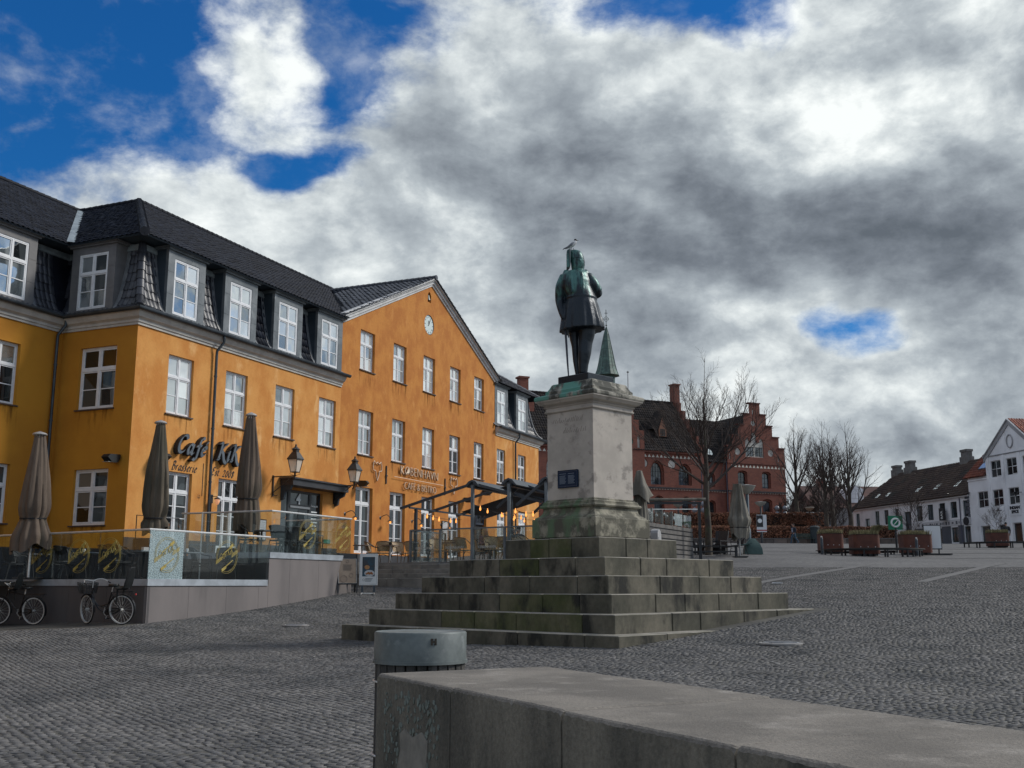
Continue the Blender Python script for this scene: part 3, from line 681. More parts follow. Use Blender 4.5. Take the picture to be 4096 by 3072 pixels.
    F1 = ((0, 0), (1, 0), (0, 1)); F2 = ((0, 3.29), (0, -1), (1, 0)); F3 = ((0, 3.29), (1, 0), (0, 1))
    sheet(F1, MANS, lambda d: d, lambda d: L, mb); sheet(F2, MANS, lambda d: -d, lambda d: 3.29 - d, mb); sheet(F3, MANS, lambda d: -26, lambda d: d, mb)
    sheet(F1, UPR, lambda d: d, lambda d: 12.4 + max(0, d) * 1.36, mb); sheet(F2, UPR, lambda d: -d, lambda d: 3.29 - d, mb); sheet(F3, UPR, lambda d: -26, lambda d: d, mb)
    mb.quad((6.87, 6.87, 17.55), (22, 6.87, 17.55), (22, 14.2, 17.0), (6.87, 14.2, 17.0)); mb.quad((-26, 10.16, 17.55), (6.87, 10.16, 17.55), (6.87, 14.2, 17), (-26, 14.2, 17))
    mb.build('roof', m_tile, b, fix=False)
    mb = MB(); mb.sweep([(.22, 13.00), (.22, 13.06), (-1.0, 13.06), (-1.0, 13.0)], path); mb.build('soffit', m_zincd, b, fix=False)
    dx = WX; inD = lambda a: any(x - .36 < a < x + 1.28 + .36 for x in dx)
    rk = lambda O: (Vector((C0.x, C0.y, 0)) + Matrix.Rotation(BROT, 3, 'Z') @ Vector(O)).length
    fr = face_tiles(*F1, MANS, lambda d: d, lambda d: L, .205, .33, lambda a, z: inD(a) and z > 10.70, rk)
    fr += face_tiles(*F2, MANS, lambda d: -d, lambda d: 3.29 - d, .205, .33, lambda a, z: 3.29 - 3.09 < a < 3.29 - 1.12 and z > 10.70, rk)
    fr += face_tiles(*F3, MANS, lambda d: -8, lambda d: d, .205, .33, lambda a, z: -3.33 - 3.05 * round((-2.34 - a) / 3.05 - 0) < a < -1.35 - 3.05 * round((-2.34 - a) / 3.05) and z > 10.70, rk)
    tiles(fr, b, 300)
    fr = face_tiles(*F1, UPR, lambda d: d, lambda d: 12.4 + max(0, d) * 1.36, .21, .31) + face_tiles(*F2, UPR, lambda d: -d, lambda d: 3.29 - d, .21, .31) + face_tiles(*F3, UPR, lambda d: -12, lambda d: d, .21, .31)
    tiles(fr, b, 0, .032, 'upper_roof_tile')
    ridge_run([(d, d, z + .05) for d, z in UPR], b, r=.15)
    ridge_run([(d - .02, d - .02, z + .03) for d, z in MANS], b, r=.15)
    ridge_run([(6.87, 6.87, 17.62), (22, 6.87, 17.62)], b, parts=False, r=.11); ridge_run([(6.87, 6.87, 17.62), (6.87, 10.16, 17.62), (-26, 10.16, 17.62)], b, parts=False, r=.11)
    mb = MB()      # lead valleys
    for pr in (UPR,):
        v = [(-d * 0 + d, 3.29 + d, z) for d, z in pr]
        mb.add([(v[0][0] - .16, v[0][1] - .02, v[0][2] + .06), (v[0][0] + .04, v[0][1] - .2, v[0][2] + .06), (v[1][0] + .04, v[1][1] - .2, v[1][2] + .06), (v[1][0] - .16, v[1][1] - .02, v[1][2] + .06)], [(0, 1, 2, 3)])
    mb.add([(12.2, -.25, 13.12), (12.55, -.25, 13.12), (22.05 + .2, 6.87, 17.66), (21.8, 6.87, 17.66)], [(0, 1, 2, 3)])
    mb.build('valley_flashing', m_flash, b, fix=False)
    mb = MB(); mb.sweep([(-.53, 12.76), (-.48, 12.78), (-.52, 13.0), (-.8, 13.0)], path); mb.build('lead_strip', m_flash, b, fix=False)
    for x in dx: dormer(b, T(x, 0, 0), glass=g_sky, glass2=g_mid)
    m_dg = mat('zinc_grey_paint', (.155, .150, .150), (.12, .118, .12), 2, .55)
    dormer(b, T(0, 2.76, 0, -math.pi / 2), glass=g_dark, glass2=g_mid, mm=m_dg, mc=m_dg)
    for k in range(2): dormer(b, T(-3.0 - 3.05 * k, 3.29, 0), w=1.30, glass=g_mid, glass2=g_dark, mm=m_dg, mc=m_dg)
    return b
building_mansard()
def strokes(name, parent, M, segs, w, mats, ext=.01, ang=40, n=6):
    """broad-nib lettering: every stroke swept by a slanted nib, given thickness"""
    mb = MB(); nv = Vector((math.cos(R(ang)), math.sin(R(ang)))) * w / 2
    for sg in segs:
        P = [Vector((p[0], p[1])) for p in (bezier([(q[0], q[1], 0) for q in sg], n) if len(sg) > 2 else [Vector((*q, 0)) for q in sg])]
        k = len(P); vs = []
        t0 = w * .09
        for i, p in enumerate(P):
            t = (P[min(i + 1, k - 1)] - P[max(i - 1, 0)]); t.normalize(); nn = Vector((-t.y, t.x)) * t0
            a = nv if nn.dot(nv) > 0 else -nv
            for y in (-ext, ext):
                vs += [(p.x - a.x - nn.x, y, p.y - a.y - nn.y), (p.x + a.x + nn.x, y, p.y + a.y + nn.y)]
        fs = []
        for i in range(k - 1):
            o = i * 4; q = o + 4
            fs += [(o, o + 1, q + 1, q), (o + 2, q + 2, q + 3, o + 3), (o, q, q + 2, o + 2), (o + 1, o + 3, q + 3, q + 1)]
        fs += [(0, 2, 3, 1), (4 * k - 4, 4 * k - 3, 4 * k - 1, 4 * k - 2)]
        mb.add(vs, fs)
    return put(name, mb.mesh(name), mats, parent, M)
# glyph strokes in a unit box (x-height .55, capitals 1.0)
GL = {
 'C': (.66, [[(.66, .80), (.58, .97), (.40, .98), (.18, .78), (.06, .42), (.12, .10), (.32, .0), (.56, .14)]]),
 'a': (.50, [[(.42, .50), (.22, .54), (.06, .28), (.08, .04), (.20, .02), (.38, .30)], [(.46, .54), (.36, .12), (.42, .0), (.54, .08)]]),
 'f': (.40, [[(.62, .92), (.52, 1.02), (.38, .86), (.28, .40), (.18, -.16), (.04, -.30), (-.08, -.22)], [(.10, .50), (.48, .54)]]),
 'e': (.42, [[(.08, .28), (.32, .34), (.38, .46), (.28, .56), (.10, .38), (.06, .10), (.18, -.01), (.38, .12)]]),
 'K': (.70, [[(.06, .92), (.16, 1.0), (.28, .94)], [(.26, .96), (.18, .50), (.08, .02)], [(-.02, .02), (.18, .02)], [(.72, .96), (.50, .86), (.22, .50)], [(.24, .52), (.40, .40), (.56, .02), (.78, -.16), (.90, -.06)]]),
 'i': (.24, [[(.06, .48), (.16, .54), (.10, .20), (.10, .02), (.22, .06)], [(.20, .76), (.25, .80)]]),
 'B': (.56, [[(.22, .98), (.14, .50), (.06, .0)], [(.04, .86), (.24, 1.0), (.46, .94), (.44, .68), (.16, .54), (.46, .46), (.46, .16), (.26, .0), (.04, .02)]]),
 'r': (.36, [[(.10, .54), (.06, .26), (.02, .0)], [(.06, .28), (.18, .50), (.32, .54)]]),
 's': (.36, [[(.32, .48), (.18, .56), (.08, .42), (.24, .24), (.22, .04), (.08, -.01), (.0, .08)]]),
 't': (.30, [[(.18, .78), (.08, .24), (.10, .02), (.24, .06)], [(.0, .50), (.28, .54)]]),
 'E': (.56, [[(.52, .90), (.34, 1.0), (.14, .84), (.26, .60), (.38, .54)], [(.32, .56), (.06, .40), (.02, .12), (.20, .0), (.46, .12)]]),
 '.': (.20, [[(.05, .0), (.10, .05)]]),
 '2': (.50, [[(.08, .62), (.18, .78), (.38, .74), (.34, .46), (.02, .02)], [(.02, .02), (.40, .02)]]),
 '0': (.50, [[(.30, .78), (.10, .60), (.06, .16), (.20, .0), (.38, .18), (.42, .62), (.30, .78)]]),
 '8': (.50, [[(.36, .66), (.22, .80), (.10, .62), (.34, .28), (.20, .0), (.04, .18), (.24, .42), (.40, .62), (.34, .70)]]),
}
GL['é'] = (GL['e'][0], GL['e'][1] + [[(.34, .68), (.48, .86)]])
def word(txt, size, sx=1.0, gap=.10, shear=.22):
    out = []; x = 0
    for ch in txt:
        if ch == ' ': x += .35; continue
        w, sg = GL[ch]
        for s_ in sg: out.append([((x + p[0]) * size * sx + shear * p[1] * size, p[1] * size) for p in s_])
        x += w + gap
    return out, x * size * sx
def letters_wall():
    m_face = mat('letter_face', (.16, .18, .20), (.10, .12, .14), 3, .4, .5); m_side = mat('letter_side', (.008, .008, .010))
    m_paint = mat('letter_paint', (.035, .022, .018))
    t = thing('cafe_sign', 'large raised dark letters reading Café KiK on the orange wall', 'sign', (*bw(2.0, -.1), 5.9), BROT)
    # two words, each letter its own raised body with a grey face
    def raised(txt, x, z, size, sx, lens):
        for ch in txt:
            if ch == ' ': x += .3 * size; continue
            w, sg = GL[ch]; sc_ = [[((p[0]) * size * sx + .2 * p[1] * size, p[1] * size) for p in s_] for s_ in sg]
            o = strokes('letter', t, T(x - 2.0, .0, z - 5.9), sc_, .16, m_side, .085, 35)
            strokes('letter_face', o, T(0, -.09, 0), sc_, .115, m_face, .008, 35)
            x += (w + .12) * size * sx * lens
    raised('Café', 2.02, 5.98, .62, 1.0, 1.0); raised('KiK', 4.12, 5.95, .62, 1.0, 1.0)
    t = thing('lettering', 'thin dark painted words Brasserie and Est. 2008 below the raised café sign', 'lettering', (*bw(2.0, -.01), 5.4), BROT)
    sg, w = word('Brasserie', .30, .95); strokes('word', t, T(0, 0, .0), sg, .045, m_paint, .004)
    sg, w = word('Est. 2008', .29, .95); strokes('word', t, T(2.07, 0, .0), sg, .045, m_paint, .004)
    MB().box(1.60, 1.625, -.004, .004, -.78, .36).build('dividing_line', m_paint, t)
letters_wall()
def building_gable():
    o = bw(12.34, 0); b = thing('gabled_building', 'tall rust-orange gable-fronted café building with a small clock near the gable top', 'building', (o.x, o.y, 0), BROT)
    X = 12.34; gx = [13.85, 16.85, 19.87, 22.85, 25.83]; ap = 20.6; R_ = 28.70
    circ = [(20.42 - X + .52 * math.cos(a), 14.60 + .52 * math.sin(a)) for a in np.linspace(0, 2 * math.pi, 28, endpoint=False)][::-1]
    bell = [(20.22 - X, 15.78), (20.22 - X, 16.15), (20.30 - X, 16.28), (20.40 - X, 16.33), (20.50 - X, 16.28), (20.58 - X, 16.15), (20.58 - X, 15.78)]
    dw = [(13.76, 1.46), (16.77, 1.46), (19.87, 1.40), (22.83, 1.35), (24.95, .0), (26.0, 1.2)]
    holes = [rect(x - X, x - X + 1.26, 11.09, 12.93) for x in gx] + [rect(x - X, x - X + 1.26, 7.26, 9.27) for x in gx] + [circ, bell]
    dh = [(13.76, 1.46, 2.92), (16.77, 1.46, 2.92), (19.87, 1.40, 2.92), (22.83, 1.40, 2.92), (25.60, 1.9, 2.35)]
    holes += [rect(x - X, x + w - X, z, 5.82) for x, w, z in dh]
    MB().wall([(0, 1.0), (R_ - X, 1.0), (R_ - X, 13.12), (ap - X, 16.80), (0, 13.05)], holes, .16).build('wall', m_or2, b, fix=False)
    MB().box(0, .15, 0.01, 12, 10.4, 13).box(R_ - X - .15, R_ - X, .01, 12, 1, 13.0).build('side_wall', m_or2, b)
    mb = MB(); e = [0] + [q for x, w, z in dh if z > 2.5 for q in (x - X - .0, x - X + w)] + [R_ - X]
    mb.box(0, dh[3][0] + 2.4 - X, -.03, 0, 2.2, 2.88); mb.build('plinth', m_plinth, b)
    for x in gx:
        window(b, T(x - X, .13, 11.09), 1.26, 1.84, glass=g_sky, glass2=g_mid, split=.33, rec=.13)
        window(b, T(x - X, .13, 7.26), 1.26, 2.01, glass=g_mid if x < 20 else g_dark, glass2=g_sky, rec=.13)
    for i, (x, w, z) in enumerate(dh[:4]): window(b, T(x - X, .15, z), w, 5.82 - z, split=.25, nlow=3, glass=g_dark, sill=False, name='french_window', wide=.07, bottom=.0)
    x, w, z = dh[4]; MB().box(0, w, .0, .03, 0, 5.82 - z).build('doorway', mat('dark_room', (.015, .012, .010)), b, M=T(x - X, .25, z))
    window(b, T(x - X, .14, 2.35 + 2.45), w, 1.02, split=0, cols=2, nlow=1, glass=g_dark, sill=False, name='transom_window', mats=mat('frame_dark_blue', (.02, .03, .05)))
    # clock, bell
    k = MB().lathe([(.50, 0), (.50, .03), (0, .03)], 32).build('clock', mat('clock_face', (.62, .70, .68), (.56, .64, .62), 5, .35), b); k.matrix_local = T(20.42 - X, .06, 14.60) @ Matrix.Rotation(math.pi / 2, 4, 'X')
    mb = MB(); mb.tube([(.5 * math.cos(a), .5 * math.sin(a), .03) for a in np.linspace(0, 2 * math.pi, 32, endpoint=False)], .022, 6, closed=True); mb.build('rim', m_pipe, k)
    mb = MB()
    for i in range(12):
        a = i * math.pi / 6; mb.bar((.36 * math.cos(a), .36 * math.sin(a), .035), (.45 * math.cos(a), .45 * math.sin(a), .035), .035, .01)
    mb.build('hour_marks', mat('clock_marks', (.10, .16, .17)), k)
    m_h = mat('clock_hand', (.02, .02, .02))
    MB().bar((0, 0, .05), (-.02, .22, .05), .035, .01).build('clock_hand', m_h, k); MB().bar((-.06, -.06, .055), (.14, .28, .055), .025, .01).build('clock_hand', m_h, k)
    MB().box(20.22 - X, 20.58 - X, .155, .17, 15.78, 16.33).build('niche', mat('niche_dark', (.02, .018, .016)), b)
    MB().lathe([(.13, 0), (.11, .05), (.08, .12), (.06, .24), (.03, .29), (0, .30)], 12).build('bell', mat('bell_bronze', (.16, .17, .16), (.25, .26, .25), 8, .5, .6), b, smooth=50, M=T(20.40 - X, .08, 15.90))
    # raking cornices
    mb = MB(); w_ = mat('rake_white', (.60, .60, .60), (.46, .46, .45), 2, .7)
    for (xa, za, xb, zb) in ((-.10, 13.02, ap - X, 16.86), (R_ - X + .12, 13.06, ap - X, 16.86)):
        dx, dz = xb - xa, zb - za; l = math.hypot(dx, dz); n = Vector((-dz, dx)) / l; n = n if n.y > 0 else -n
        for lo, hi, out in ((-.17, -.05, .06), (-.05, .10, .14), (.10, .26, .24)):
            mb.prism([(xa + n.x * lo, za + n.y * lo), (xb, zb + n.y * lo * 1.13), (xb, zb + n.y * hi * 1.13), (xa + n.x * hi, za + n.y * hi)], -out, .02)
    mb.build('raking_cornice', w_, b)
    # roof: left and right slopes running back
    zp = lambda a: 13.30 + (a - X + .0) / (ap - X) * 3.74
    mb = MB()
    mb.quad((-.3, -.30, 13.12), (ap - X, -.30, 17.02), (ap - X, 9, 17.02), (-.3, 9, 13.12)); mb.quad((R_ - X + .25, -.30, 13.12), (ap - X, -.30, 17.02), (ap - X, 9, 17.02), (R_ - X + .25, 9, 13.12))
    mb.build('roof', m_tile, b, fix=False)
    prof = [(0, 13.20), (ap - X + .15, 17.10)]
    fr = []
    for (bx, A, In, ln) in (((-.15, -.28), (0, 1), (1, 0), ap - X + .15), ((R_ - X + .3, -.28), (0, 1), (-1, 0), R_ - X + .3 - (ap - X))):
        pr = [(0, 13.18), (ln, 17.10)]
        fr += face_tiles(bx, A, In, pr, lambda d: 0, (lambda d: max(.6, d * .74 + .1)), .25, .36, None, lambda O: O[1] + (0 if O[0] < ap - X else 50))
    tiles(fr, b, 300, .045)
    ridge_run([(ap - X, -.3, 17.12), (ap - X, 6, 17.12)], b)
    downpipe(b, R_ - X + .05, 0.05, 9.0, 13.1) if False else None
    return b
building_gable()
def building_right():
    o = bw(28.70, 0); b = thing('mansard_wing', 'narrow yellow wing with black mansard roof beyond the gabled house', 'building', (o.x, o.y, 0), BROT)
    X = 28.70; L = 35.3 - X
    wx = [28.90, 32.0]
    holes = [rect(x - X, x - X + 1.2, 7.26, 9.25) for x in wx] + [rect(.25, 1.5, 2.9, 5.8), rect(3.35, 4.6, 2.9, 5.85)]
    MB().wall([(0, 1), (L, 1), (L, 10.1), (0, 10.1)], holes, .13).build('wall', m_or, b, fix=False)
    MB().box(L - .02, L, .02, 10, 1, 10.2).build('end_wall', m_or, b)
    for x in wx: window(b, T(x - X, .10, 7.26), 1.2, 1.99, glass=g_dark, glass2=g_mid)
    for x in (.25, 3.35): window(b, T(x, .10, 2.9), 1.25, 2.9, split=.25, nlow=3, glass=g_mid, glass2=g_sky, sill=False, name='french_window', wide=.07)
    path = [(0, 0), (L, 0), (L, 6)]
    MB().sweep(CORN, path).build('cornice', m_corn, b, fix=False); gutter([(-.1, 0), (L, 0), (L, 6)], b); downpipe(b, 31.35 - X, 0, 2.4)
    F1 = ((0, 0), (1, 0), (0, 1)); F4 = ((L, 0), (0, 1), (-1, 0)); mb = MB()
    sheet(F1, MANS, lambda d: 0, lambda d: L - d, mb); sheet(F4, MANS, lambda d: d, lambda d: 10, mb)
    UP2 = [(-.24, 13.05), (2.8, 14.95)]
    sheet(F1, UP2, lambda d: 0, lambda d: L - d, mb); sheet(F4, UP2, lambda d: d, lambda d: 10, mb)
    mb.build('roof', m_tile, b, fix=False)
    inD = lambda a: any(x - X - .36 < a < x - X + 1.56 for x in wx)
    tiles(face_tiles(*F1, MANS, lambda d: 0, lambda d: L - d, .22, .33, lambda a, z: inD(a) and z > 10.70) + face_tiles(*F4, MANS, lambda d: d, lambda d: 3, .22, .33), b, 300)
    tiles(face_tiles(*F1, UP2, lambda d: 0, lambda d: L - d, .22, .33), b, 0, name='upper_roof_tile')
    ridge_run([(L - d, d, z + .03) for d, z in MANS], b); ridge_run([(L - d, d, z + .03) for d, z in UP2], b)
    for x in wx: dormer(b, T(x - X, 0, 0), w=1.2, glass=g_sky, glass2=g_mid, mm=m_zinc)
building_right()
# neon sign on the gable
def neon():
    m_n = emit('neon_tube', (.70, .56, .42), .12); m_b = mat('neon_shadow', (.02, .018, .016))  # dark offset copies behind the tubes stand for their shadow on the wall
    t = thing('neon_sign', 'thin pale tube-lettered sign København Café & Bistro on the rust wall', 'sign', (*bw(17.5, -.12), 6.5), BROT)
    def line(txt, x, z, size, width, y0=0):
        me = text_mesh(txt, size, .012, 0, -.034 * size, res=3)
        xs = [v.co.x for v in me.vertices]; k = width / (max(xs) - min(xs))
        o = put('tube_word', me, m_n, t, T(x, 0, z) @ TXT @ Matrix.Diagonal((k, 1, 1, 1)))
        s_ = put('word_shadow', me.copy(), None, t, T(x + .02, .06, z - .03) @ TXT @ Matrix.Diagonal((k, 1, 1, 1))); s_.data.materials.clear(); s_.data.materials.append(m_b); s_.name = 'tube_shadow'
    line('KØBENHAVN', .0, .20, .62, 3.80); line('CAFÉ & BISTRO', .40, -.46, .50, 3.25)
    MB().tube([(-.55, 0, .03), (4.45, 0, .03)], .013, 5).build('underline', m_n, t)
    for (x, z, s_, lb) in ((15.45, 6.75, 1.0, 'three-lobed tube ornament left of the neon words'), (23.25, 6.72, .95, 'three-lobed tube ornament right of the neon words')):
        q = thing('neon_ornament', lb, 'sign', (*bw(x, -.1), z), BROT)
        pts = bezier([(0, 0, -.55 * s_), (-.12, 0, -.3), (-.16, 0, -.12), (-.36, 0, -.08), (-.38, 0, .12), (-.30, 0, .32), (-.14, 0, .22), (0, 0, .30), (.14, 0, .22), (.30, 0, .32), (.38, 0, .12), (.36, 0, -.08), (.16, 0, -.12), (.12, 0, -.3), (0, 0, -.55 * s_)], 4)
        MB().tube(pts, .014, 5).build('tube', m_n, q)
        MB().tube([p + Vector((.03, .05, -.03)) for p in pts], .012, 4).build('tube_shadow', m_b, q)
neon()
# wall anchors (iron rods on the gable)
for x, z, l in ((16.35, 6.55, 'left'), (22.35, 6.5, 'right')):
    t = thing('wall_anchor', f'thin black iron wall anchor just {l} of the neon words', 'anchor', (*bw(x, -.02), z), BROT)
    MB().box(-.02, .02, -.04, .02, -.42, .42).build('rod', m_pipe, t); MB().lathe([(.06, -.03), (.06, .03)], 8).build('plate', m_pipe, t, M=T(0, -.02, -.05))
# ================================================================== TERRACES
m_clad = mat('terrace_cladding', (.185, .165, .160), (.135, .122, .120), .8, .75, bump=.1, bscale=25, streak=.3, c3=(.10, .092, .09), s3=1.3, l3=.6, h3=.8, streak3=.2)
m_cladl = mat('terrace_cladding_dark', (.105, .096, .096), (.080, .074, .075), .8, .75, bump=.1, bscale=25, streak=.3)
m_cope = mat('steel_coping', (.42, .46, .50), (.32, .35, .38), 3, .45, .2)
m_deckf = mat('terrace_floor', (.10, .095, .09), (.07, .068, .066), 2, .9, bump=.2)
m_glass = clear('balustrade_glass'); m_glassc = clear('cracked_glass', (.42, .52, .54), frost=17)
m_rail = mat('rail_steel', (.70, .70, .68), (.58, .58, .57), 6, .28, .45)
m_gold = mat('logo_yellow', (.44, .34, .09), (.36, .28, .07), 5, .5)
def tw(s, q=0): return TC + D1 * s + D2 * q          # along the right side / inwards
def lw(s, q=0): return TC + LD * s + Vector((LD.y, -LD.x)) * q     # along the left side; q>0 inwards (towards the building)
ZL, ZU = 1.70, 2.47
def terrace():
    # floors
    P = [tw(0), tw(5.0), bw(-.15, .3) , bw(-.15, 3.3), bw(-9, 3.3), lw(11)]
    mb = MB(); mb.add([(p.x, p.y, ZL - .05) for p in P], [tuple(range(len(P)))])
    P2 = [tw(5.0), tw(9.45), bw(4.4, -.0), bw(-.15, 0)]
    Pu = [tw(5.0), tw(9.47), bw(12.3, -5.4), bw(12.3, .0), bw(-.15, 0)]
    mb.prism([(p.x, p.y) for p in [tw(5.0, .1), tw(9.40, .1), bw(4.27, -.02), bw(-.15, -.02)]], .4, ZU - .05, ax='xy')
    mb.prism([(p.x, p.y) for p in [bw(4.28, -3.2), bw(12.3, -3.2), bw(12.3, -.02), bw(4.28, -.02)]], .6, ZU - .06, ax='xy')
    tag(mb.build('terrace_floor', m_deckf, fix=False), kind='structure')
    w = thing('terrace_wall', 'grey panelled retaining wall under the café terrace with a pale steel coping', 'wall', (TC.x, TC.y, 0))
    # right side, panels butted with fine joints; ground rises along it
    cuts = [0, 1.55, 3.1, 4.55, 6.05, 7.6, 9.45]
    for i in range(6):
        a, b = cuts[i], cuts[i + 1]; mb = MB(); top = ZL - .14 if b <= 5.01 else (ZU - .12)
        for (u0, u1, tz) in (((a, b, top),) if not (a < 5.0 < b) else ((a, 5.0, ZL - .14), (5.0, b, ZU - .12))):
            p, q = tw(u0 + .004), tw(u1 - .004); nn = D2 * .09
            pts = [(p.x - TC.x, p.y - TC.y), (q.x - TC.x, q.y - TC.y), (q.x + nn.x - TC.x, q.y + nn.y - TC.y), (p.x + nn.x - TC.x, p.y + nn.y - TC.y)]
            mb.prism(pts, 0.1, tz, ax='xy')
        mb.build('wall_panel', m_clad, w)
    for i in range(7):
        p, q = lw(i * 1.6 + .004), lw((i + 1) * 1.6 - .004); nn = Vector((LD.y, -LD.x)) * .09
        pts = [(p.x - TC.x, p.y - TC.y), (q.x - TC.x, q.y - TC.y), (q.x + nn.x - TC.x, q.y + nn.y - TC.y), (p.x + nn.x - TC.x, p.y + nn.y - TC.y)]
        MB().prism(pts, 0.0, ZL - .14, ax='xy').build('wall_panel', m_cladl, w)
    p, q = tw(9.45), tw(9.45, 5.2); MB().prism([(p.x - TC.x, p.y - TC.y), (q.x - TC.x, q.y - TC.y), (q.x + D1.x * .1 - TC.x, q.y + D1.y * .1 - TC.y), (p.x + D1.x * .1 - TC.x, p.y + D1.y * .1 - TC.y)], .5, ZU - .12, ax='xy').build('wall_panel', m_clad, w)
    rel = lambda v: (v.x - TC.x, v.y - TC.y)
    prof = lambda z: [(.03, z - .17), (.03, z), (-.14, z), (-.14, z - .05)]
    MB().sweep(prof(ZL), [rel(lw(11)), rel(TC), rel(tw(4.93))]).build('coping', m_cope, w, fix=False)
    MB().sweep(prof(ZU + .03), [rel(tw(5.02, 3)), rel(tw(5.02)), rel(tw(9.45)), rel(tw(9.45, 3))]).build('coping', m_cope, w, fix=False)
terrace()
def logo(parent, M, s=1.0):
    """round café mark on a pane: broken double ring, fork and knife, name"""
    mb = MB()
    for r in (.40, .445):
        for a0, a1 in ((25, 205), (240, 385)):
            pts = [(r * math.cos(R(a)), 0, r * math.sin(R(a))) for a in np.linspace(a0, a1, 26)]; mb.tube(pts, .0046, 4)
    for k in range(3):     # slanting bars left and right
        mb.bar((-.46, 0, -.20 + k * .035), (-.20, 0, -.06 + k * .035), .006, .014); mb.bar((.20, 0, .0 + k * .035), (.46, 0, .14 + k * .035), .006, .014)
    mb.bar((-.20, 0, .05), (.12, 0, .26), .008, .02); mb.bar((.10, 0, .25), (.24, 0, .34), .008, .075); mb.bar((-.10, 0, -.30), (.26, 0, -.08), .008, .02); mb.bar((-.20, 0, -.37), (-.02, 0, -.27), .008, .07)
    o = mb.build('logo', m_gold, parent, M=M)
    if s != 1: o.scale = (s, s, s)
    sg, w = word('Café KiK', .135, .95, shear=.2)
    o2 = strokes('logo_lettering', parent, M @ T(-.30, 0, -.07, ry=-R(20)), sg, .012, m_gold, .004)
    return o
def balustrade(name, label, pts, z0, h, joints, logos=(), cracked=(), cat='glass railing', railr=.028):
    """panes standing on a coping, steel handrail on top; pts plan polyline, joints = list of lists of distances per side"""
    t = thing(name, label, cat, (pts[0].x, pts[0].y, z0)); o = pts[0]; k = 0
    for i in range(len(pts) - 1):
        a, b = pts[i], pts[i + 1]; d = (b - a).normalized(); L = (b - a).length; js = [0] + list(joints[i]) + [L]
        ang = math.atan2(d.y, d.x)
        for u0, u1 in zip(js[:-1], js[1:]):
            p = a + d * (u0 + .008); w = u1 - u0 - .016
            M = T(p.x - o.x, p.y - o.y, 0, ang)
            g = MB().box(0, w, -.006, .006, -.05, h).build('glass_pane', m_glassc if k in cracked else m_glass, t, M=M)
            if k in cracked: g['label'] = 'crazed, shattered glass pane at the terrace corner'
            if k in logos:
                f = -1
                logo(g, T(w / 2, -.02, h * .50))
            k += 1
    mb = MB(); mb.tube([(p.x - o.x, p.y - o.y, h + .012) for p in pts], railr, 8); mb.build('handrail', m_rail, t, smooth=50)
    return t
balustrade('glass_balustrade', 'lower terrace glass balustrade with yellow round café marks and one crazed corner pane', [lw(11), TC + (LD * .0) + D2 * .02, tw(5.0)], ZL, 1.22, [[1.2, 2.45, 4.0, 5.7, 7.3, 9.0, 9.9], [1.28, 2.42, 3.65]], logos=(4, 5, 6, 8, 10), cracked=(8,))
balustrade('glass_balustrade', 'upper terrace glass balustrade in front of entrance number 4', [bw(-.15, -2.4), tw(5.03), tw(9.45), tw(9.45, 2.6)], ZU + .03, 1.20, [[1.0, 2.1], [1.25, 2.5, 3.4], [1.3]], logos=(4, 6))
m_ledge = None
# steps up to the København terrace
KD = Vector((math.sin(R(119)), math.cos(R(119))))     # runs right and slightly nearer
def kob_terrace():
    m_st = mat('terrace_steps', (.22, .205, .18), (.15, .14, .125), 2.5, .85, bump=.2, c3=(.09, .085, .075), s3=1.5)
    A0 = Vector(at(1500, 2330, 37.6)[:2]); f = Vector((KD.y, -KD.x)); f = f if f.y < 0 else -f     # f points to the viewer
    t = thing('stone_steps', 'pale stone steps up to the bistro terrace beside the sandwich boards', 'steps', (A0.x, A0.y, 1.2))
    tops = [1.78, 1.94, 2.10, 2.26]
    for i, z in enumerate(tops):
        p = A0 - f * (.36 * i) - KD * 1.2; L_ = [5.6, 5.3, 4.7, 3.9][i]; cuts = [0, L_ * .3, L_ * .62, L_]
        for a, b in zip(cuts[:-1], cuts[1:]):
            q = p + KD * a; mb = MB(); mb.bev(.004, b - a - .004, 0, .5, -.7, 0, .012)
            mb.build('step_block', m_st, t, M=T(q.x - A0.x, q.y - A0.y, z - 1.2, math.atan2(KD.y, KD.x)))
    # terrace slab
    q0 = A0 - f * 1.5 - KD * 1.2; P = [q0, q0 + KD * 4.1, Vector(at(1650, 2262, 38.6)[:2]), Vector(at(2420, 2262, 36.0)[:2]), bw(36, -1), bw(36, 0), bw(9.0, 0), bw(9.0, -3)]
    P = [bw(10.2, -3.0), q0, q0 + KD * 3.6, Vector(at(1643, 2262, 38.9)[:2]), Vector(at(2160, 2262, 35.6)[:2]), bw(34, -9), bw(36, -1), bw(36, 0), bw(10.2, 0)]
    mb = MB(); mb.prism([(p.x, p.y) for p in P], 1.2, 2.35, ax='xy'); tag(mb.build('bistro_terrace', mat('terrace_slab', (.20, .19, .175), (.14, .135, .125), 2, .9, bump=.2)), kind='structure')
    return A0, f
A0, KF = kob_terrace()
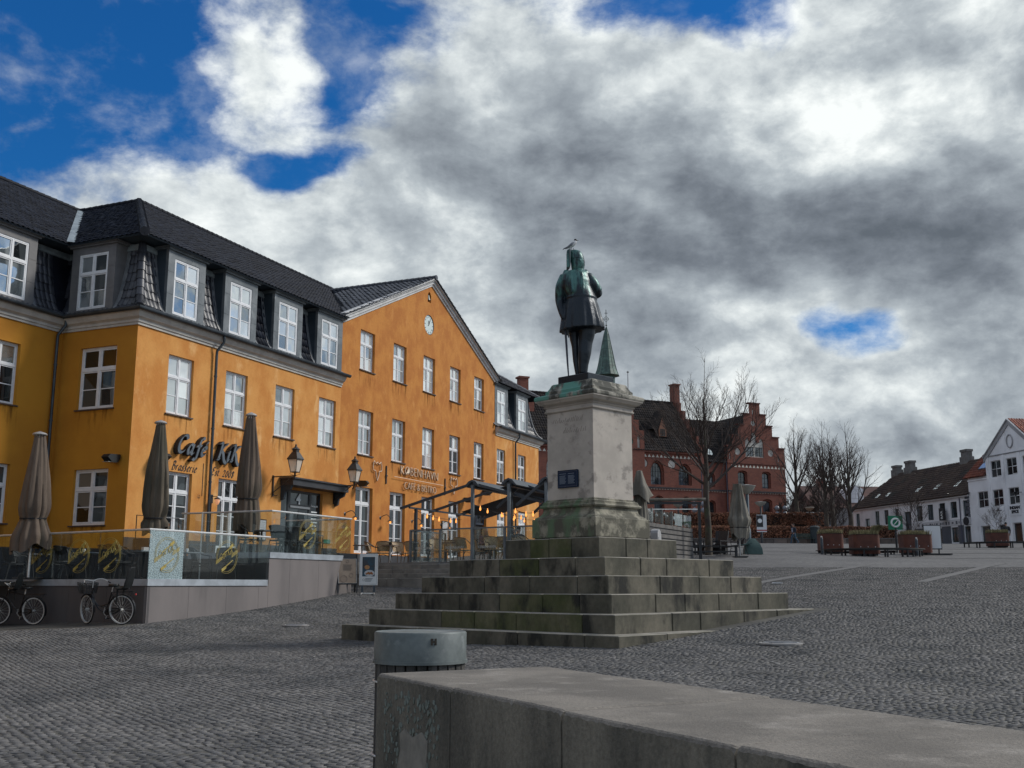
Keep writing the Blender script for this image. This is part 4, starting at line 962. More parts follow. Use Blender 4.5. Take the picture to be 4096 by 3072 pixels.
# ---------------------------------------------------------------- bistro fence, awnings, lights
m_alu = mat('fence_grey', (.17, .20, .22), (.12, .14, .16), 3, .45, .3)
m_awn = mat('awning_frame', (.035, .045, .058), (.05, .062, .075), 2, .4, .2)
m_glassb = clear('bistro_glass', (.30, .31, .30), haze=.06)
def bistro_fence():
    P = [Vector((-3.68, 38.9)), Vector((-2.55, 38.12)), Vector((-1.38, 37.32)), Vector((-.25, 36.50)), Vector((.85, 35.70)), Vector((1.9, 34.95))]
    t = thing('bistro_fence', 'grey-posted glass windbreak etched with the bistro name, left of the monument', 'glass railing', (P[0].x, P[0].y, 2.30)); o = P[0]
    for i in range(5):
        a, b = P[i], P[i + 1]; d = (b - a).normalized(); ang = math.atan2(d.y, d.x); L = (b - a).length
        g = MB().box(.05, L - .05, -.006, .006, .06, 1.17).build('glass_pane', m_glassb, t, M=T(a.x - o.x, a.y - o.y, 0, ang))
        put('etched_name', text_mesh('KØBENHAVN', .13, .002), mat('etched', (.45, .45, .42)), g, T(.25, -.012, .50) @ TXT)
        mb = MB(); mb.box(-.035, .035, -.035, .035, -.45, 1.2); mb.build('fence_post', m_alu, t, M=T(a.x - o.x, a.y - o.y, 0, ang))
        MB().box(.03, L - .03, -.03, .03, 1.17, 1.22).build('top_rail', m_alu, t, M=T(a.x - o.x, a.y - o.y, 0, ang)); MB().box(.03, L - .03, -.02, .02, .02, .06).build('bottom_rail', m_alu, t, M=T(a.x - o.x, a.y - o.y, 0, ang))
    # low concrete kerb under the fence
    k = thing('fence_kerb', 'rough grey concrete kerb below the bistro glass windbreak', 'kerb', (P[0].x, P[0].y, 1.6))
    mk = mat('rough_concrete', (.20, .195, .185), (.12, .118, .11), 2.5, .9, bump=.4)
    for i in range(5):
        a, b = P[i], P[i + 1]; d = (b - a).normalized(); ang = math.atan2(d.y, d.x); L = (b - a).length
        MB().bev(.003 - (.35 if i == 0 else 0), L - .003, -.12, .35, -.4, .70, .03).build('kerb_block', mk, k, M=T(a.x - o.x, a.y - o.y, 0, ang))
    # side towards the building
    q = thing('bistro_fence', 'side panel of the glass windbreak running back from its left corner post', 'glass railing', (o.x, o.y, 2.30), BROT)
    for i in range(2): MB().box(i * 1.4 + .05, i * 1.4 + 1.35, -.006, .006, .06, 1.17).build('glass_pane', m_glassb, q); MB().box(i * 1.4 + 1.36, i * 1.4 + 1.42, -.03, .03, .0, 1.2).build('fence_post', m_alu, q)
    MB().box(0, 2.8, -.03, .03, 1.17, 1.22).build('top_rail', m_alu, q)
    # cable looping to a socket box
    c = MB().tube(bezier([(-3.9, 38.7, 2.25), (-3.7, 38.4, 1.95), (-3.2, 38.1, 1.78), (-2.75, 37.85, 1.95), (-2.62, 37.8, 2.2)], 8), .018, 5).build('power_cable', mat('rubber', (.01, .01, .01)))
    tag(c, 'black cable sagging across the kerb under the bistro windbreak', 'cable')
    b = thing('socket_box', 'small dark socket box with a red plug on the kerb below the windbreak', 'socket', (-2.62, 37.74, 2.0)); MB().box(-.06, .06, -.05, .05, .0, .26).build('case', m_pipe, b); MB().box(-.05, .05, -.08, -.05, -.14, .0).build('plug', mat('plug_red', (.35, .03, .03)), b)
bistro_fence()
def awning(x, y, z, label, arms, left=2.9, right=2.6, length=7.0, cover0=2.2):
    t = thing('awning', label, 'awning', (x, y, z), BROT)      # local x runs back along the facade, y towards it
    MB().box(0, length, -.09, .09, -.18, -.02).build('beam', m_awn, t)
    mb = MB(); mb.prism([(-.30, -.14), (-.14, .04), (0, .10), (.14, .04), (.30, -.14), (.24, -.16), (0, .03), (-.24, -.16)], -.08, length, ax='yz'); mb.build('cassette_cover', m_awn, t)
    for s in (0.0, 3.4, length - .1): MB().box(s - .05, s + .05, -.05, .05, 2.0 - z if False else -2.75, -.1).build('post', m_alu if s == 0 else m_awn, t)
    for s in arms:
        MB().bar((s, .1, -.05), (s, left, -.82), .075, .09).build('rail', m_awn, t); MB().bar((s, -.1, -.05), (s, -right, -.75), .075, .09).build('rail', m_awn, t)
    mb = MB(); f = lambda yy: -.10 - abs(yy) * .265 + .03
    ys = np.linspace(.2, left - .5, 8); xs = np.linspace(cover0, length, 9)
    for sgn in (1, -1):
        for i in range(7):
            for j in range(8):
                g = lambda a, b: (xs[b], sgn * ys[a], f(ys[a]) - .05 * math.sin(math.pi * (b % 8) / 8))
                mb.quad(g(i, j), g(i + 1, j), g(i + 1, j + 1), g(i, j + 1))
    mb.build('fabric', mat('awning_fabric', (.018, .022, .03), (.026, .03, .04), 2, .8), t, fix=False)
    return t
awning(-1.38, 37.32, 5.08, 'nearest dark double awning on the thick grey post above the bistro seats', (0.03, 2.25, 4.6, 6.9), cover0=4.0)
awning(-.10, 36.45, 5.06, 'second dark awning, its cassette end just left of the monument cornice', (1.2, 4.6, 6.9), left=1.0, right=2.0, cover0=.3)
awning(1.15, 35.6, 5.02, 'third dark awning mostly behind the monument pedestal', (0.03, 4.6, 6.9), left=1.1, right=1.0, cover0=.3)
m_bulb = emit('bulb_warm', (1.0, .36, .08), 1.6); m_bulbp = emit('bulb_red', (1.0, .25, .10), 1.6); m_wire = mat('wire', (.01, .01, .01))
def light_string(label, pts, n, sag=.12, bulb=None, r=.034, dead=False, name='string_lights'):
    t = thing(name, label, 'string lights', pts[0]); o = Vector(pts[0]); P = []
    for i in range(len(pts) - 1):
        a, b = Vector(pts[i]), Vector(pts[i + 1])
        for k in range(9): u = k / 8; P.append(a.lerp(b, u) - Vector((0, 0, sag * 4 * u * (1 - u))) - o)
    MB().tube(P, .010, 4).build('wire', m_wire, t)
    me = MB().lathe([(.012, .05), (.018, .0), (r * .8, -.03), (r, -.07), (r * .7, -.115), (0, -.13)], 8).mesh('bulb', smooth=60)
    for k in range(n):
        p = P[int((k + .5) / n * (len(P) - 1))]; m2 = me.copy() if k == 0 else m_
        if k == 0: m_ = m2; m_.materials.append(bulb or m_bulb)
        q = put('bulb', m_, None, t); q.location = p
    return t
q0 = bw(0, 0)
light_string('orange bulbs strung along the front bar at the left end of the bistro', [(-3.55, 38.95, 4.24), (-2.0, 42.4, 4.1)], 6)
light_string('orange bulbs strung under the first awning between the posts', [(-1.38, 37.5, 4.35), (.6, 42.0, 4.2)], 7)
light_string('orange bulbs at the back of the awnings near the white doors', [(-.6, 43.0, 4.45), (1.2, 47.5, 4.4), (2.4, 46.0, 4.4)], 8)
light_string('short row of orange bulbs between the outermost post and the pedestal', [(.0, 36.6, 4.15), (.95, 35.9, 4.0)], 3)
t = thing('light_bar', 'black post and bar carrying bulbs at the left end of the bistro seating', 'light frame', (-3.5, 38.9, 2.3), BROT)
MB().box(-.05, .05, -.05, .05, 0, 1.98).build('post', m_awn, t); MB().box(-.5, 5, -.03, .03, 1.96, 2.02).build('bar', m_awn, t); MB().box(4.9, 5.0, -.05, .05, 0, 1.98).build('post', m_awn, t)
# ---------------------------------------------------------------- wall lamps
def lantern(x, label, s=1):
    t = thing('wall_lantern', label, 'lantern', (*bw(x, 0), 0), BROT); z0 = 5.0
    mb = MB(); mb.box(-.03, .03, -.05, -.01, z0 - .10, z0 + .72); mb.bar((0, -.04, z0 + .66), (0, -1.02, z0 + .66), .035, .045)
    mb.bar((0, -.04, z0 + .05), (0, -.85, z0 + .62), .028, .028)
    mb.tube([(0, -.06 - .11 * (1 - math.cos(a)), z0 + .02 + .10 * math.sin(a)) for a in np.linspace(-2.6, 1.6, 10)], .016, 5)
    mb.tube([(0, -.94 + .0, z0 + .50), (0, -1.0, z0 + .62), (0, -1.02, z0 + .80)], .03, 6); mb.build('bracket', mat('lantern_iron', (.012, .013, .014), (.03, .03, .03), 6, .4), t)
    c = (0, -1.02); zb = z0 + .80; iron = MATS['lantern_iron']
    mb = MB()
    for a in range(4):
        th = math.pi / 4 + a * math.pi / 2; r0, r1 = .17, .29
        mb.bar((c[0] + r0 * math.cos(th), c[1] + r0 * math.sin(th), zb), (c[0] + r1 * math.cos(th), c[1] + r1 * math.sin(th), zb + .50), .022, .022)
        mb.tube([(c[0] + .16 * math.cos(th), c[1] + .16 * math.sin(th), zb + .0), (c[0] + .20 * math.cos(th), c[1] + .20 * math.sin(th), zb - .07), (c[0] + .07 * math.cos(th), c[1] + .07 * math.sin(th), zb - .11)], .010, 4)
    mb.lathe([(.18, zb - .01), (.18, zb + .02), (.16, zb + .02)], 4, c, ph=math.pi / 4); mb.lathe([(.08, zb - .12), (.03, zb - .16), (.04, zb - .0)], 8, c)
    mb.build('frame', iron, t)
    MB().lathe([(.165, zb + .01), (.275, zb + .49)], 4, c, ph=math.pi / 4).build('lantern_glass', clear('lantern_glass', (.85, .80, .72), haze=.55), t, fix=False)
    MB().lathe([(.335, zb + .48), (.33, zb + .52), (.16, zb + .76), (.13, zb + .78), (.13, zb + .86), (.18, zb + .88), (.06, zb + .97), (.03, zb + 1.02), (.045, zb + 1.05), (0, zb + 1.10)], 4, c, ph=math.pi / 4).build('hood', iron, t)
    MB().lathe([(.03, zb), (.03, zb + .10), (.045, zb + .14), (.045, zb + .26), (0, zb + .30)], 8, c).build('lamp_holder', mat('opal', (.6, .58, .5)), t)
lantern(7.70, 'black old-style wall lantern on a bracket left of the entrance canopy'); lantern(12.0, 'black old-style wall lantern on a bracket right of the entrance canopy')
m_spot = mat('spot_black', (.012, .013, .014), None, 1, .4)
def spot(p, rz, label, s=1.0):
    t = thing('wall_spotlight', label, 'spotlight', p, rz)
    MB().box(-.05, .05, -.10, 0, -.05, .05).build('mount', mat('mount_grey', (.25, .26, .26)), t)
    MB().prism([(-.06, .06), (-.50, .04), (-.60, -.06), (-.42, -.20), (-.16, -.20), (-.06, -.06)], -.15 * s, .15 * s, ax='yz').build('housing', m_spot, t)
    MB().box(-.12 * s, .12 * s, -.56, -.2, -.215, -.20).build('lens', mat('lens', (.2, .22, .22), None, 1, .2), t)
w_ = bw(0, .45); spot((w_.x, w_.y, 5.62), BROT - math.pi / 2, 'black floodlight on the mustard side wall near the corner')
w_ = bw(1.15, 0); spot((w_.x, w_.y, 5.78), BROT, 'black floodlight on the orange wall behind the middle parasol')
w_ = bw(13.85, 0); spot((w_.x, w_.y, 6.0), BROT, 'small black floodlight beside the right-hand lantern on the gable', .6)
w_ = bw(24.6, 0); spot((w_.x, w_.y, 6.05), BROT, 'black floodlight on the gable above the awning', .7)
w_ = bw(26.9, 0); spot((w_.x, w_.y, 6.6), BROT, 'pale grey box lamp on the gable over the awning apex', .7)
def gooseneck(x, label):
    t = thing('gooseneck_lamp', label, 'wall lamp', (*bw(x, 0), 4.55), BROT)
    MB().lathe([(.09, -.03), (.09, .0), (.04, .02)], 10).build('wall_plate', m_spot, t, M=Matrix.Rotation(math.pi / 2, 4, 'X'))
    MB().tube(bezier([(0, 0, 0), (.06, -.12, .10), (.16, -.26, .14), (.24, -.36, .02), (.25, -.38, -.10)], 5), .016, 6).build('arm', m_spot, t)
    MB().lathe([(.03, .02), (.05, .0), (.15, -.07), (.14, -.075), (.04, -.02)], 14, (.25, -.38)).build('shade', mat('shade_metal', (.10, .12, .12), None, 1, .35, .5), t, M=T(0, 0, -.08))
    MB().lathe([(.02, .0), (.045, -.06), (.04, -.11), (0, -.14)], 8, (.25, -.38)).build('bulb', m_bulb, t, smooth=60, M=T(0, 0, -.12))
gooseneck(12.95, 'lit gooseneck lamp left of the first tall bistro window'); gooseneck(15.95, 'lit gooseneck lamp between the first and second tall bistro windows')
gooseneck(18.95, 'lit gooseneck lamp between the second and third tall bistro windows'); gooseneck(22.0, 'lit gooseneck lamp beside the menu case by the bistro door')
t = thing('globe_wall_lamp', 'small caged wall lamp left of the triple-light door', 'wall lamp', (*bw(4.12, 0), 4.55), BROT)
MB().box(-.06, .06, -.04, 0, -.15, .15).bar((0, -.03, .08), (.0, -.28, .08), .02).build('bracket', m_spot, t)
MB().lathe([(.10, .02), (.12, -.02), (.03, .05)], 10, (0, -.28)).build('cap', m_spot, t); MB().lathe([(.07, 0), (.09, -.10), (.05, -.20), (0, -.22)], 10, (0, -.28)).build('glass_globe', emit('globe_dim', (.75, .35, .18), .5), t, smooth=50)
MB().box(-.012, .012, -.03, -.005, -2.1, -.15).build('conduit', m_spot, t)
t = thing('burglar_alarm', 'small round white siren on the wall beside the downpipe', 'alarm', (*bw(3.45, 0), 4.58), BROT)
MB().lathe([(.10, -.06), (.10, .0), (0, .0)], 14).build('body', mat('white_plastic', (.6, .6, .6)), t, M=Matrix.Rotation(math.pi / 2, 4, 'X'))
for dx, dz in ((.03, .03), (-.03, -.03), (.03, -.03)): MB().box(dx - .012, dx + .012, -.012, -.002, dz - .012, dz + .012).build('grille_hole', m_spot, t)
def menu_case(x, z, w, h, label, y=0):
    t = thing('menu_case', label, 'menu board', (*bw(x, y), z), BROT)
    MB().box(0, w, -.05, 0, 0, h).build('frame', m_spot, t); MB().box(.04, w - .04, -.056, -.05, .04, h - .04).build('menu_sheet', mat('paper', (.55, .55, .55), (.48, .48, .5), 6), t)
    mb = MB(); [mb.box(.08, w - .08 - .03 * (i % 3), -.060, -.056, h - .12 - i * .07, h - .105 - i * .07) for i in range(int((h - .2) / .07))]; mb.build('print', mat('print_ink', (.25, .25, .27)), t)
menu_case(6.9, 3.20, .46, .80, 'framed menu on the wall left of entrance number 4'); menu_case(22.05, 3.6, .62, 1.15, 'black framed menu case beside the bistro door')
t = thing('green_sign', 'small green sign low on the wall right of the entrance', 'sign', (*bw(11.35, 0), 3.25), BROT); MB().box(0, .48, -.03, 0, 0, .16).build('plate', mat('sign_green', (.02, .16, .07)), t)
# ---------------------------------------------------------------- furniture
m_rat = mat('black_rattan', (.012, .012, .014), (.028, .028, .03), 30, .6, bump=.4, bscale=120); m_ct = mat('cane', (.48, .36, .22), (.30, .21, .12), 25, .6, bump=.3, bscale=100); m_cfr = mat('cane_frame', (.05, .035, .025), (.14, .09, .05), 10, .5)
def make_chair(name, seat_m, fr_m, label, x=0, y=0, z=0, rz=0, group=None):
    t = thing(name, label, 'chair', (x, y, z), rz, group)        # faces -y
    mb = MB(); mb.prism([(-.24, -.22), (.24, -.22), (.26, .05), (.20, .24), (-.20, .24), (-.26, .05)], .42, .46, ax='xy'); mb.build('seat', seat_m, t)
    mb = MB(); n = 12; rows = []
    for i in range(5):
        zz = .50 + i * .095; rr = .25 + .02 * i; rows.append([(rr * math.sin(a) * 1.03, .02 + rr * math.cos(a) * (.92 + .03 * i), zz + (.0 if i < 4 else .02 * math.cos(2 * a))) for a in np.linspace(-1.35 + .10 * i, 1.35 - .10 * i, n)])
    for i in range(4):
        for j in range(n - 1): mb.quad(rows[i][j], rows[i][j + 1], rows[i + 1][j + 1], rows[i + 1][j])
    mb.build('backrest', seat_m, t, smooth=60, fix=False)
    top = rows[-1]; MB().tube([(.29, -.24, .66), (.31, -.05, .68), top[-1]] + top[::-1][1:-1] + [top[0], (-.31, -.05, .68), (-.29, -.24, .66)], .017, 5).build('arm_rail', fr_m, t, smooth=60)
    for sx in (-1, 1):
        MB().tube([(.29 * sx, -.24, .67), (.25 * sx, -.24, .44), (.27 * sx, -.30, 0)], .016, 5).build('leg', fr_m, t); MB().tube([(.22 * sx, .20, .46), (.27 * sx, .32, 0)], .016, 5).build('leg', fr_m, t)
        MB().tube([(.255 * sx, -.26, .30), (0, -.1, .40), (.24 * sx, .27, .30)], .009, 4).build('brace', fr_m, t)
    return t
def make_table(name, top_m, leg_m, label, x, y, z, rz, w=.7, round_=False, group=None, items=True):
    t = thing(name, label, 'table', (x, y, z), rz, group)
    if round_: MB().lathe([(w / 2, .715), (w / 2 + .005, .73), (w / 2, .745), (0, .745)], 24).build('table_top', top_m, t)
    else: MB().bev(-w / 2, w / 2, -w / 2, w / 2, .715, .745, .008).build('table_top', top_m, t)
    MB().lathe([(.032, .02), (.032, .715)], 10).build('pillar', leg_m, t)
    mb = MB(); [mb.bar((0, 0, .035), (.26 * math.cos(a), .26 * math.sin(a), .015), .05, .03) for a in (.78, 2.36, 3.93, 5.5)]; mb.build('foot', leg_m, t)
    return t
m_ttop = mat('table_steel_top', (.24, .25, .26), (.17, .18, .19), 3, .35, .4)
B1 = None; nm = 0
proto_c = make_chair('rattan_armchair', m_rat, m_rat, 'x'); proto_t = make_table('cafe_table', m_ttop, m_spot, 'x', 0, 0, 0, 0, .7)
proto_k = make_chair('cane_armchair', m_ct, m_cfr, 'x'); proto_r = make_table('bistro_table', mat('round_top', (.18, .12, .09), (.12, .08, .06), 4, .35), m_rail, 'x', 0, 0, 0, 0, .72, True)
used = set()
def place(proto, p, z, rz, label, group):
    if id(proto) not in used:
        used.add(id(proto)); o = proto; o.location = (p[0], p[1], z); o.rotation_euler = (0, 0, rz); o['label'] = label
    else: o = copy_tree(proto, (p[0], p[1], z), rz, label)
    o['group'] = group; return o
aL = math.atan2(LD.y, LD.x)
tpos = [1.7, 4.0, 6.5]; nms = ['cracked corner pane', 'middle of the left terrace side', 'left edge of the picture']
gC = 'black rattan armchairs on the café terrace'
for i, s in enumerate(tpos):
    p = lw(s, 1.15); place(proto_t, p, ZL, aL, f'square steel-topped table behind the glass by the {nms[i]}', 'steel-topped tables on the café terrace')
    place(proto_c, lw(s - .72, 1.2), ZL, aL - math.pi / 2 + random.uniform(-.3, .3) + math.pi, f'black rattan armchair right of the table by the {nms[i]}', gC)
    place(proto_c, lw(s + .75, 1.1), ZL, aL + math.pi / 2 + random.uniform(-.3, .3) + math.pi, f'black rattan armchair left of the table by the {nms[i]}', gC)
    place(proto_c, lw(s + .1, .48), ZL, aL + math.pi + random.uniform(-.2, .2) + math.pi, f'black armchair with its back to the glass by the {nms[i]}', gC)
for (s, q, rz, lb) in ((2.1, 1.2, 2.6, 'black rattan armchair behind the first ring mark right of the corner'), (3.2, 1.0, 0.6, 'black rattan armchair at the right end of the lower terrace glass'), (1.1, 2.3, 1.4, 'black rattan armchair in front of the white terrace door'), (4.2, .9, 2.2, 'black rattan armchair nearest the step up to the upper terrace')):
    place(proto_c, tw(s, q), ZL, BROT + rz, lb, gC)
place(proto_t, tw(2.7, 1.15), ZL, BROT, 'square steel-topped table just right of the terrace corner', 'steel-topped tables on the café terrace')
for (s, q, rz, lb) in ((5.7, 1.3, .3, 'black rattan armchair left on the upper terrace'), (6.6, .8, 1.7, 'black rattan armchair beside the ring mark before entrance 4'), (7.6, 1.1, 2.8, 'black rattan armchair in front of entrance number 4'), (8.5, .9, 1.2, 'black rattan armchair at the right end of the upper terrace'), (8.6, 2.0, .2, 'black rattan armchair behind the right end of the upper glass')):
    place(proto_c, tw(s, q), ZU, BROT + rz, lb, gC)
place(proto_t, tw(6.2, 1.2), ZU, BROT, 'square table left on the upper terrace', 'steel-topped tables on the café terrace'); place(proto_t, tw(8.0, 1.1), ZU, BROT, 'square table right on the upper terrace', 'steel-topped tables on the café terrace')
gK = 'cane armchairs of the bistro'
for (x, y, rz, lb) in ((1490, 2262, BROT + .4, 'cane armchair with a round back left of the first bistro table'), (1532, 2266, BROT + 2.2, 'cane armchair seen from the side between the two outer tables'), (1597, 2266, BROT - .5, 'cane armchair right of the table with the small plant pot'), (1649, 2262, BROT + 1.8, 'cane armchair at the corner post of the windbreak')):
    p = at(x, y, 43.0); place(proto_k, p, 2.36, rz, lb, gK)
p = at(1446, 2262, 42.6); place(proto_r, p, 2.36, 0, 'round brown table at the end of the café terrace wall', 'round bistro tables'); p = at(1560, 2264, 42.8); place(proto_r, p, 2.36, 0, 'round brown table with a small plant pot on it', 'round bistro tables')
t = thing('plant_pot', 'small dark plant pot on the round bistro table', 'plant pot', (p[0], p[1], 3.106)); MB().lathe([(.05, 0), (.07, .10), (.06, .10)], 10).build('pot', m_spot, t)
mb = MB(); [mb.bar((0, 0, .08), (.07 * math.cos(a), .07 * math.sin(a), .10 + .09 * random.random()), .018, .004) for a in np.linspace(0, 6, 14)]; mb.build('leaves', mat('pot_leaf', (.05, .08, .03)), t)
k = 0
for (dx, dy, rz) in ((.9, 1.3, .4), (1.9, .7, 2.4), (2.6, 1.9, 1.2), (3.4, .0, 3.0), (3.0, -.9, .5), (4.0, 1.0, 2.0), (1.4, 2.6, .2), (4.2, -1.6, 1.1)):
    place(proto_k, (-3.68 + dx, 38.9 + dy * .9), 2.36, rz, ['cane armchair just inside the windbreak corner', 'cane armchair behind the second windbreak pane', 'cane armchair under the awning rail', 'cane armchair behind the thick grey post', 'cane armchair close to the glass behind the grey post', 'cane armchair beside the blonde woman', 'cane armchair near the menu case', 'cane armchair behind the pane next to the monument'][k], gK); k += 1
for i, (dx, dy) in enumerate(((1.4, .9), (3.0, .6), (3.6, -.8))): place(proto_r, (-3.68 + dx, 38.9 + dy), 2.36, 0, ['round table behind the left windbreak panes', 'round table beside the thick grey post', 'round table in front of the seated dark-haired guests'][i], 'round bistro tables')
# cushions, cups and bottles on the café tables
mw = mat('white_plastic', (.6, .6, .6))
for i, (s, q, z, lb) in enumerate(((4.1, 1.0, ZL, 'white cup on the middle terrace table'), (1.6, 1.1, ZL, 'white box of cutlery on the corner terrace table'), (2.7, 1.1, ZL, 'pale salt shaker on the table right of the terrace corner'))):
    p = lw(s, q) if i < 2 else tw(s, q); t = thing(['cup', 'cutlery_box', 'salt_shaker'][i], lb, 'tableware', (p.x, p.y, z + .746)); MB().lathe([(.035, 0), (.045, .09), (.04, .10)] if i != 1 else [(.10, 0), (.10, .10), (.0, .10)], 10 if i != 1 else 4).build('body', mw, t)
# ---------------------------------------------------------------- closed parasols
m_can = mat('parasol_canvas', (.155, .115, .085), (.095, .070, .052), 1.5, .9, bump=.2, bscale=40, streak=.3, c3=(.05, .055, .035), s3=1.5, l3=.55, h3=.75, streak3=.3)
m_can2 = mat('parasol_canvas_green', (.125, .098, .070), (.055, .050, .034), 1.6, .9, bump=.2, bscale=40, streak=.3)
m_cang = mat('parasol_canvas_grey', (.20, .185, .155), (.085, .078, .062), 2, .9, bump=.2, bscale=40, streak=.3)
def parasol(x, y, z0, zt, rmax, label, m, tie=.42, vent=True, droop=.0, pole=.035, group='closed parasols', seed=1, base_z=None, skirt=1.0, hat=False, twist=.2):
    rnd = random.Random(seed); t = thing('closed_parasol', label, 'parasol', (x, y, z0), 0, group); H = zt - z0; n = 72; rings = []; nf = 10
    ph = [rnd.uniform(-.25, .25) for _ in range(nf)]; am = [rnd.uniform(.6, 1.2) for _ in range(nf)]
    tie_f = tie; prof = [(droop, rmax * 1.0 * skirt), (droop + (tie_f - droop) * .4, rmax * 1.02 * skirt), (tie_f - .025, rmax * .84), (tie_f, rmax * .78), (tie_f + .03, rmax * .90), (tie_f + .10, rmax * 1.0), (.55, rmax * .86), (.75, rmax * .62), (.9, rmax * .44), (.985, rmax * .35)]
    prof = [p for p in prof if p[0] >= droop - 1e-6]; prof.sort()
    def pr(f):
        for (a, b), (c, d) in zip(prof[:-1], prof[1:]):
            if f <= c: return b + (d - b) * (f - a) / (c - a)
        return prof[-1][1]
    for i in range(34):
        f = droop + (.985 - droop) * i / 33; r0 = pr(f); ring = []
        for j in range(n):
            a = 2 * math.pi * j / n; k = a / (2 * math.pi) * nf; ki = int(k) % nf; u = k - int(k) + ph[ki] * .3 * math.sin(math.pi * (k - int(k)))
            fold = am[ki] * (math.sin(math.pi * min(max(u, 0), 1)) ** .6) ; amp = .30 * (1 - .5 * f)
            r = r0 * (1 - amp + amp * fold) * (1 + .07 * math.sin(3 * a + seed + f * 5)) * (1 + .03 * math.sin(23 * a + 9 * f + seed)); aa = a + twist * (f - tie_f)
            zz = H * f + (.10 * math.sin(a * 2 + seed) + .07 * math.sin(a * 5 + seed * 2)) * max(0, 1 - i / 5)
            ring.append((r * math.cos(aa), r * math.sin(aa) * .92, zz))
        rings.append(ring)
    MB().loft(rings, cap=False).build('canopy', m, t, smooth=70, fix=False)
    MB().tube([(pr(tie_f) * 1.0 * math.cos(a), pr(tie_f) * .93 * math.sin(a), H * tie_f + .02 * math.sin(a)) for a in np.linspace(0, 2 * math.pi, 20, endpoint=False)], .022, 5, closed=True).build('tie_strap', mat('strap', (.012, .012, .014)), t)
    b = (base_z if base_z is not None else z0) - z0
    MB().lathe([(pole, b), (pole, H * .99)], 12).build('pole', m_rail if not hat else mat('grey_pole', (.25, .26, .26)), t)
    if vent:
        r = prof[-1][1]; MB().lathe([(r * 1.25, H * .992), (r * 1.35, H * 1.0), (r * 1.1, H * 1.012), (0, H * 1.03)], 20).build('cap', mat('cap_metal', (.42, .40, .38), None, 1, .4, .5), t)
        mb = MB(); [mb.bar((r * .8 * math.cos(a), r * .8 * math.sin(a), H * .97), (r * .8 * math.cos(a), r * .8 * math.sin(a), H * .995), .02, .02) for a in np.linspace(0, 6.28, 10, endpoint=False)]; mb.build('vent_ribs', MATS['cap_metal'], t)
    MB().bev(-.3, .3, -.3, .3, b, b + .05, .01).build('base_plate', m_spot, t)
    return t
def par_at(xc, ytop, ybot, D, rpx, label, m, z0, **kw):
    p = at(xc, ytop, D); parasol(p[0], p[1], at(xc, ybot, D)[2], p[2], rpx / FN * D, label, m, base_z=z0, **kw)
par_at(160, 1738, 2200, 29.2, 62, 'brown closed parasol at the far left of the café terrace', m_can, ZL, seed=3, tie=.27, skirt=1.25)
par_at(643, 1692, 2130, 30.0, 54, 'green-stained brown closed parasol left of the café lettering', m_can2, ZL, seed=8, tie=.13, skirt=1.05)
par_at(1005, 1662, 2120, 33.0, 50, 'brown closed parasol right of the café lettering, tied low', m_can, ZU, seed=5, tie=.27, skirt=1.0)
# folded-down patio heater frame on the upper terrace
t = thing('outdoor_heater_frame', 'thin white-topped frame standing on the upper terrace', 'frame', (*tw(4.6, 2.2), ZL), BROT)
MB().tube([(0, 0, 0), (0, 0, 2.0), (1.2, 0, 2.0), (1.2, 0, 0)], .02, 6).build('frame', m_rail, t)
t = thing('storage_box', 'dark grey storage bench against the orange wall of the lower terrace', 'storage box', (*bw(-.05, -1.0), ZL), BROT)
MB().bev(0, 1.6, -.1, .6, 0, 1.30, .02).build('body', mat('box_grey', (.05, .055, .065), (.07, .075, .085), 2, .7), t)
t = thing('wire_frame', 'thin black frame standing behind the terrace glass at the building corner', 'frame', (*bw(-.9, -1.3), ZL), BROT)
MB().tube([(0, 0, 0), (0, 0, 1.95), (1.9, 0, 1.95), (1.9, 0, 0)], .018, 5).build('frame', m_spot, t)
# ================================================================== MONUMENT
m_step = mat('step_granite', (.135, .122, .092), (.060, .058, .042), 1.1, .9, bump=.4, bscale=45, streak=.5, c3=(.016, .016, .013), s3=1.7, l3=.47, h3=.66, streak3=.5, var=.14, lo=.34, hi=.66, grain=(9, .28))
m_tread = mat('worn_tread_lit', (.27, .25, .215), (.17, .16, .13), 2.0, .88, bump=.35, bscale=45, grain=(12, .2))  # treads walked clean; the highlight along their top edges is painted in too
m_stepg = mat('step_granite_mossy', (.115, .108, .062), (.052, .062, .020), 1.3, .9, bump=.4, bscale=45, streak=.5, c3=(.016, .016, .013), s3=1.8, l3=.50, h3=.68, streak3=.5, var=.14, grain=(9, .28))
m_base = mat('pedestal_base_stone', (.27, .25, .20), (.15, .145, .11), 1.5, .88, bump=.3, bscale=40, c3=(.055, .055, .045), s3=2.3, l3=.52, h3=.66, streak3=.5)
m_shaft = mat('pedestal_stone', (.46, .415, .365), (.37, .335, .295), 1.7, .85, bump=.22, bscale=45, c3=(.25, .225, .20), s3=2.4, l3=.54, h3=.68, streak3=1.3)
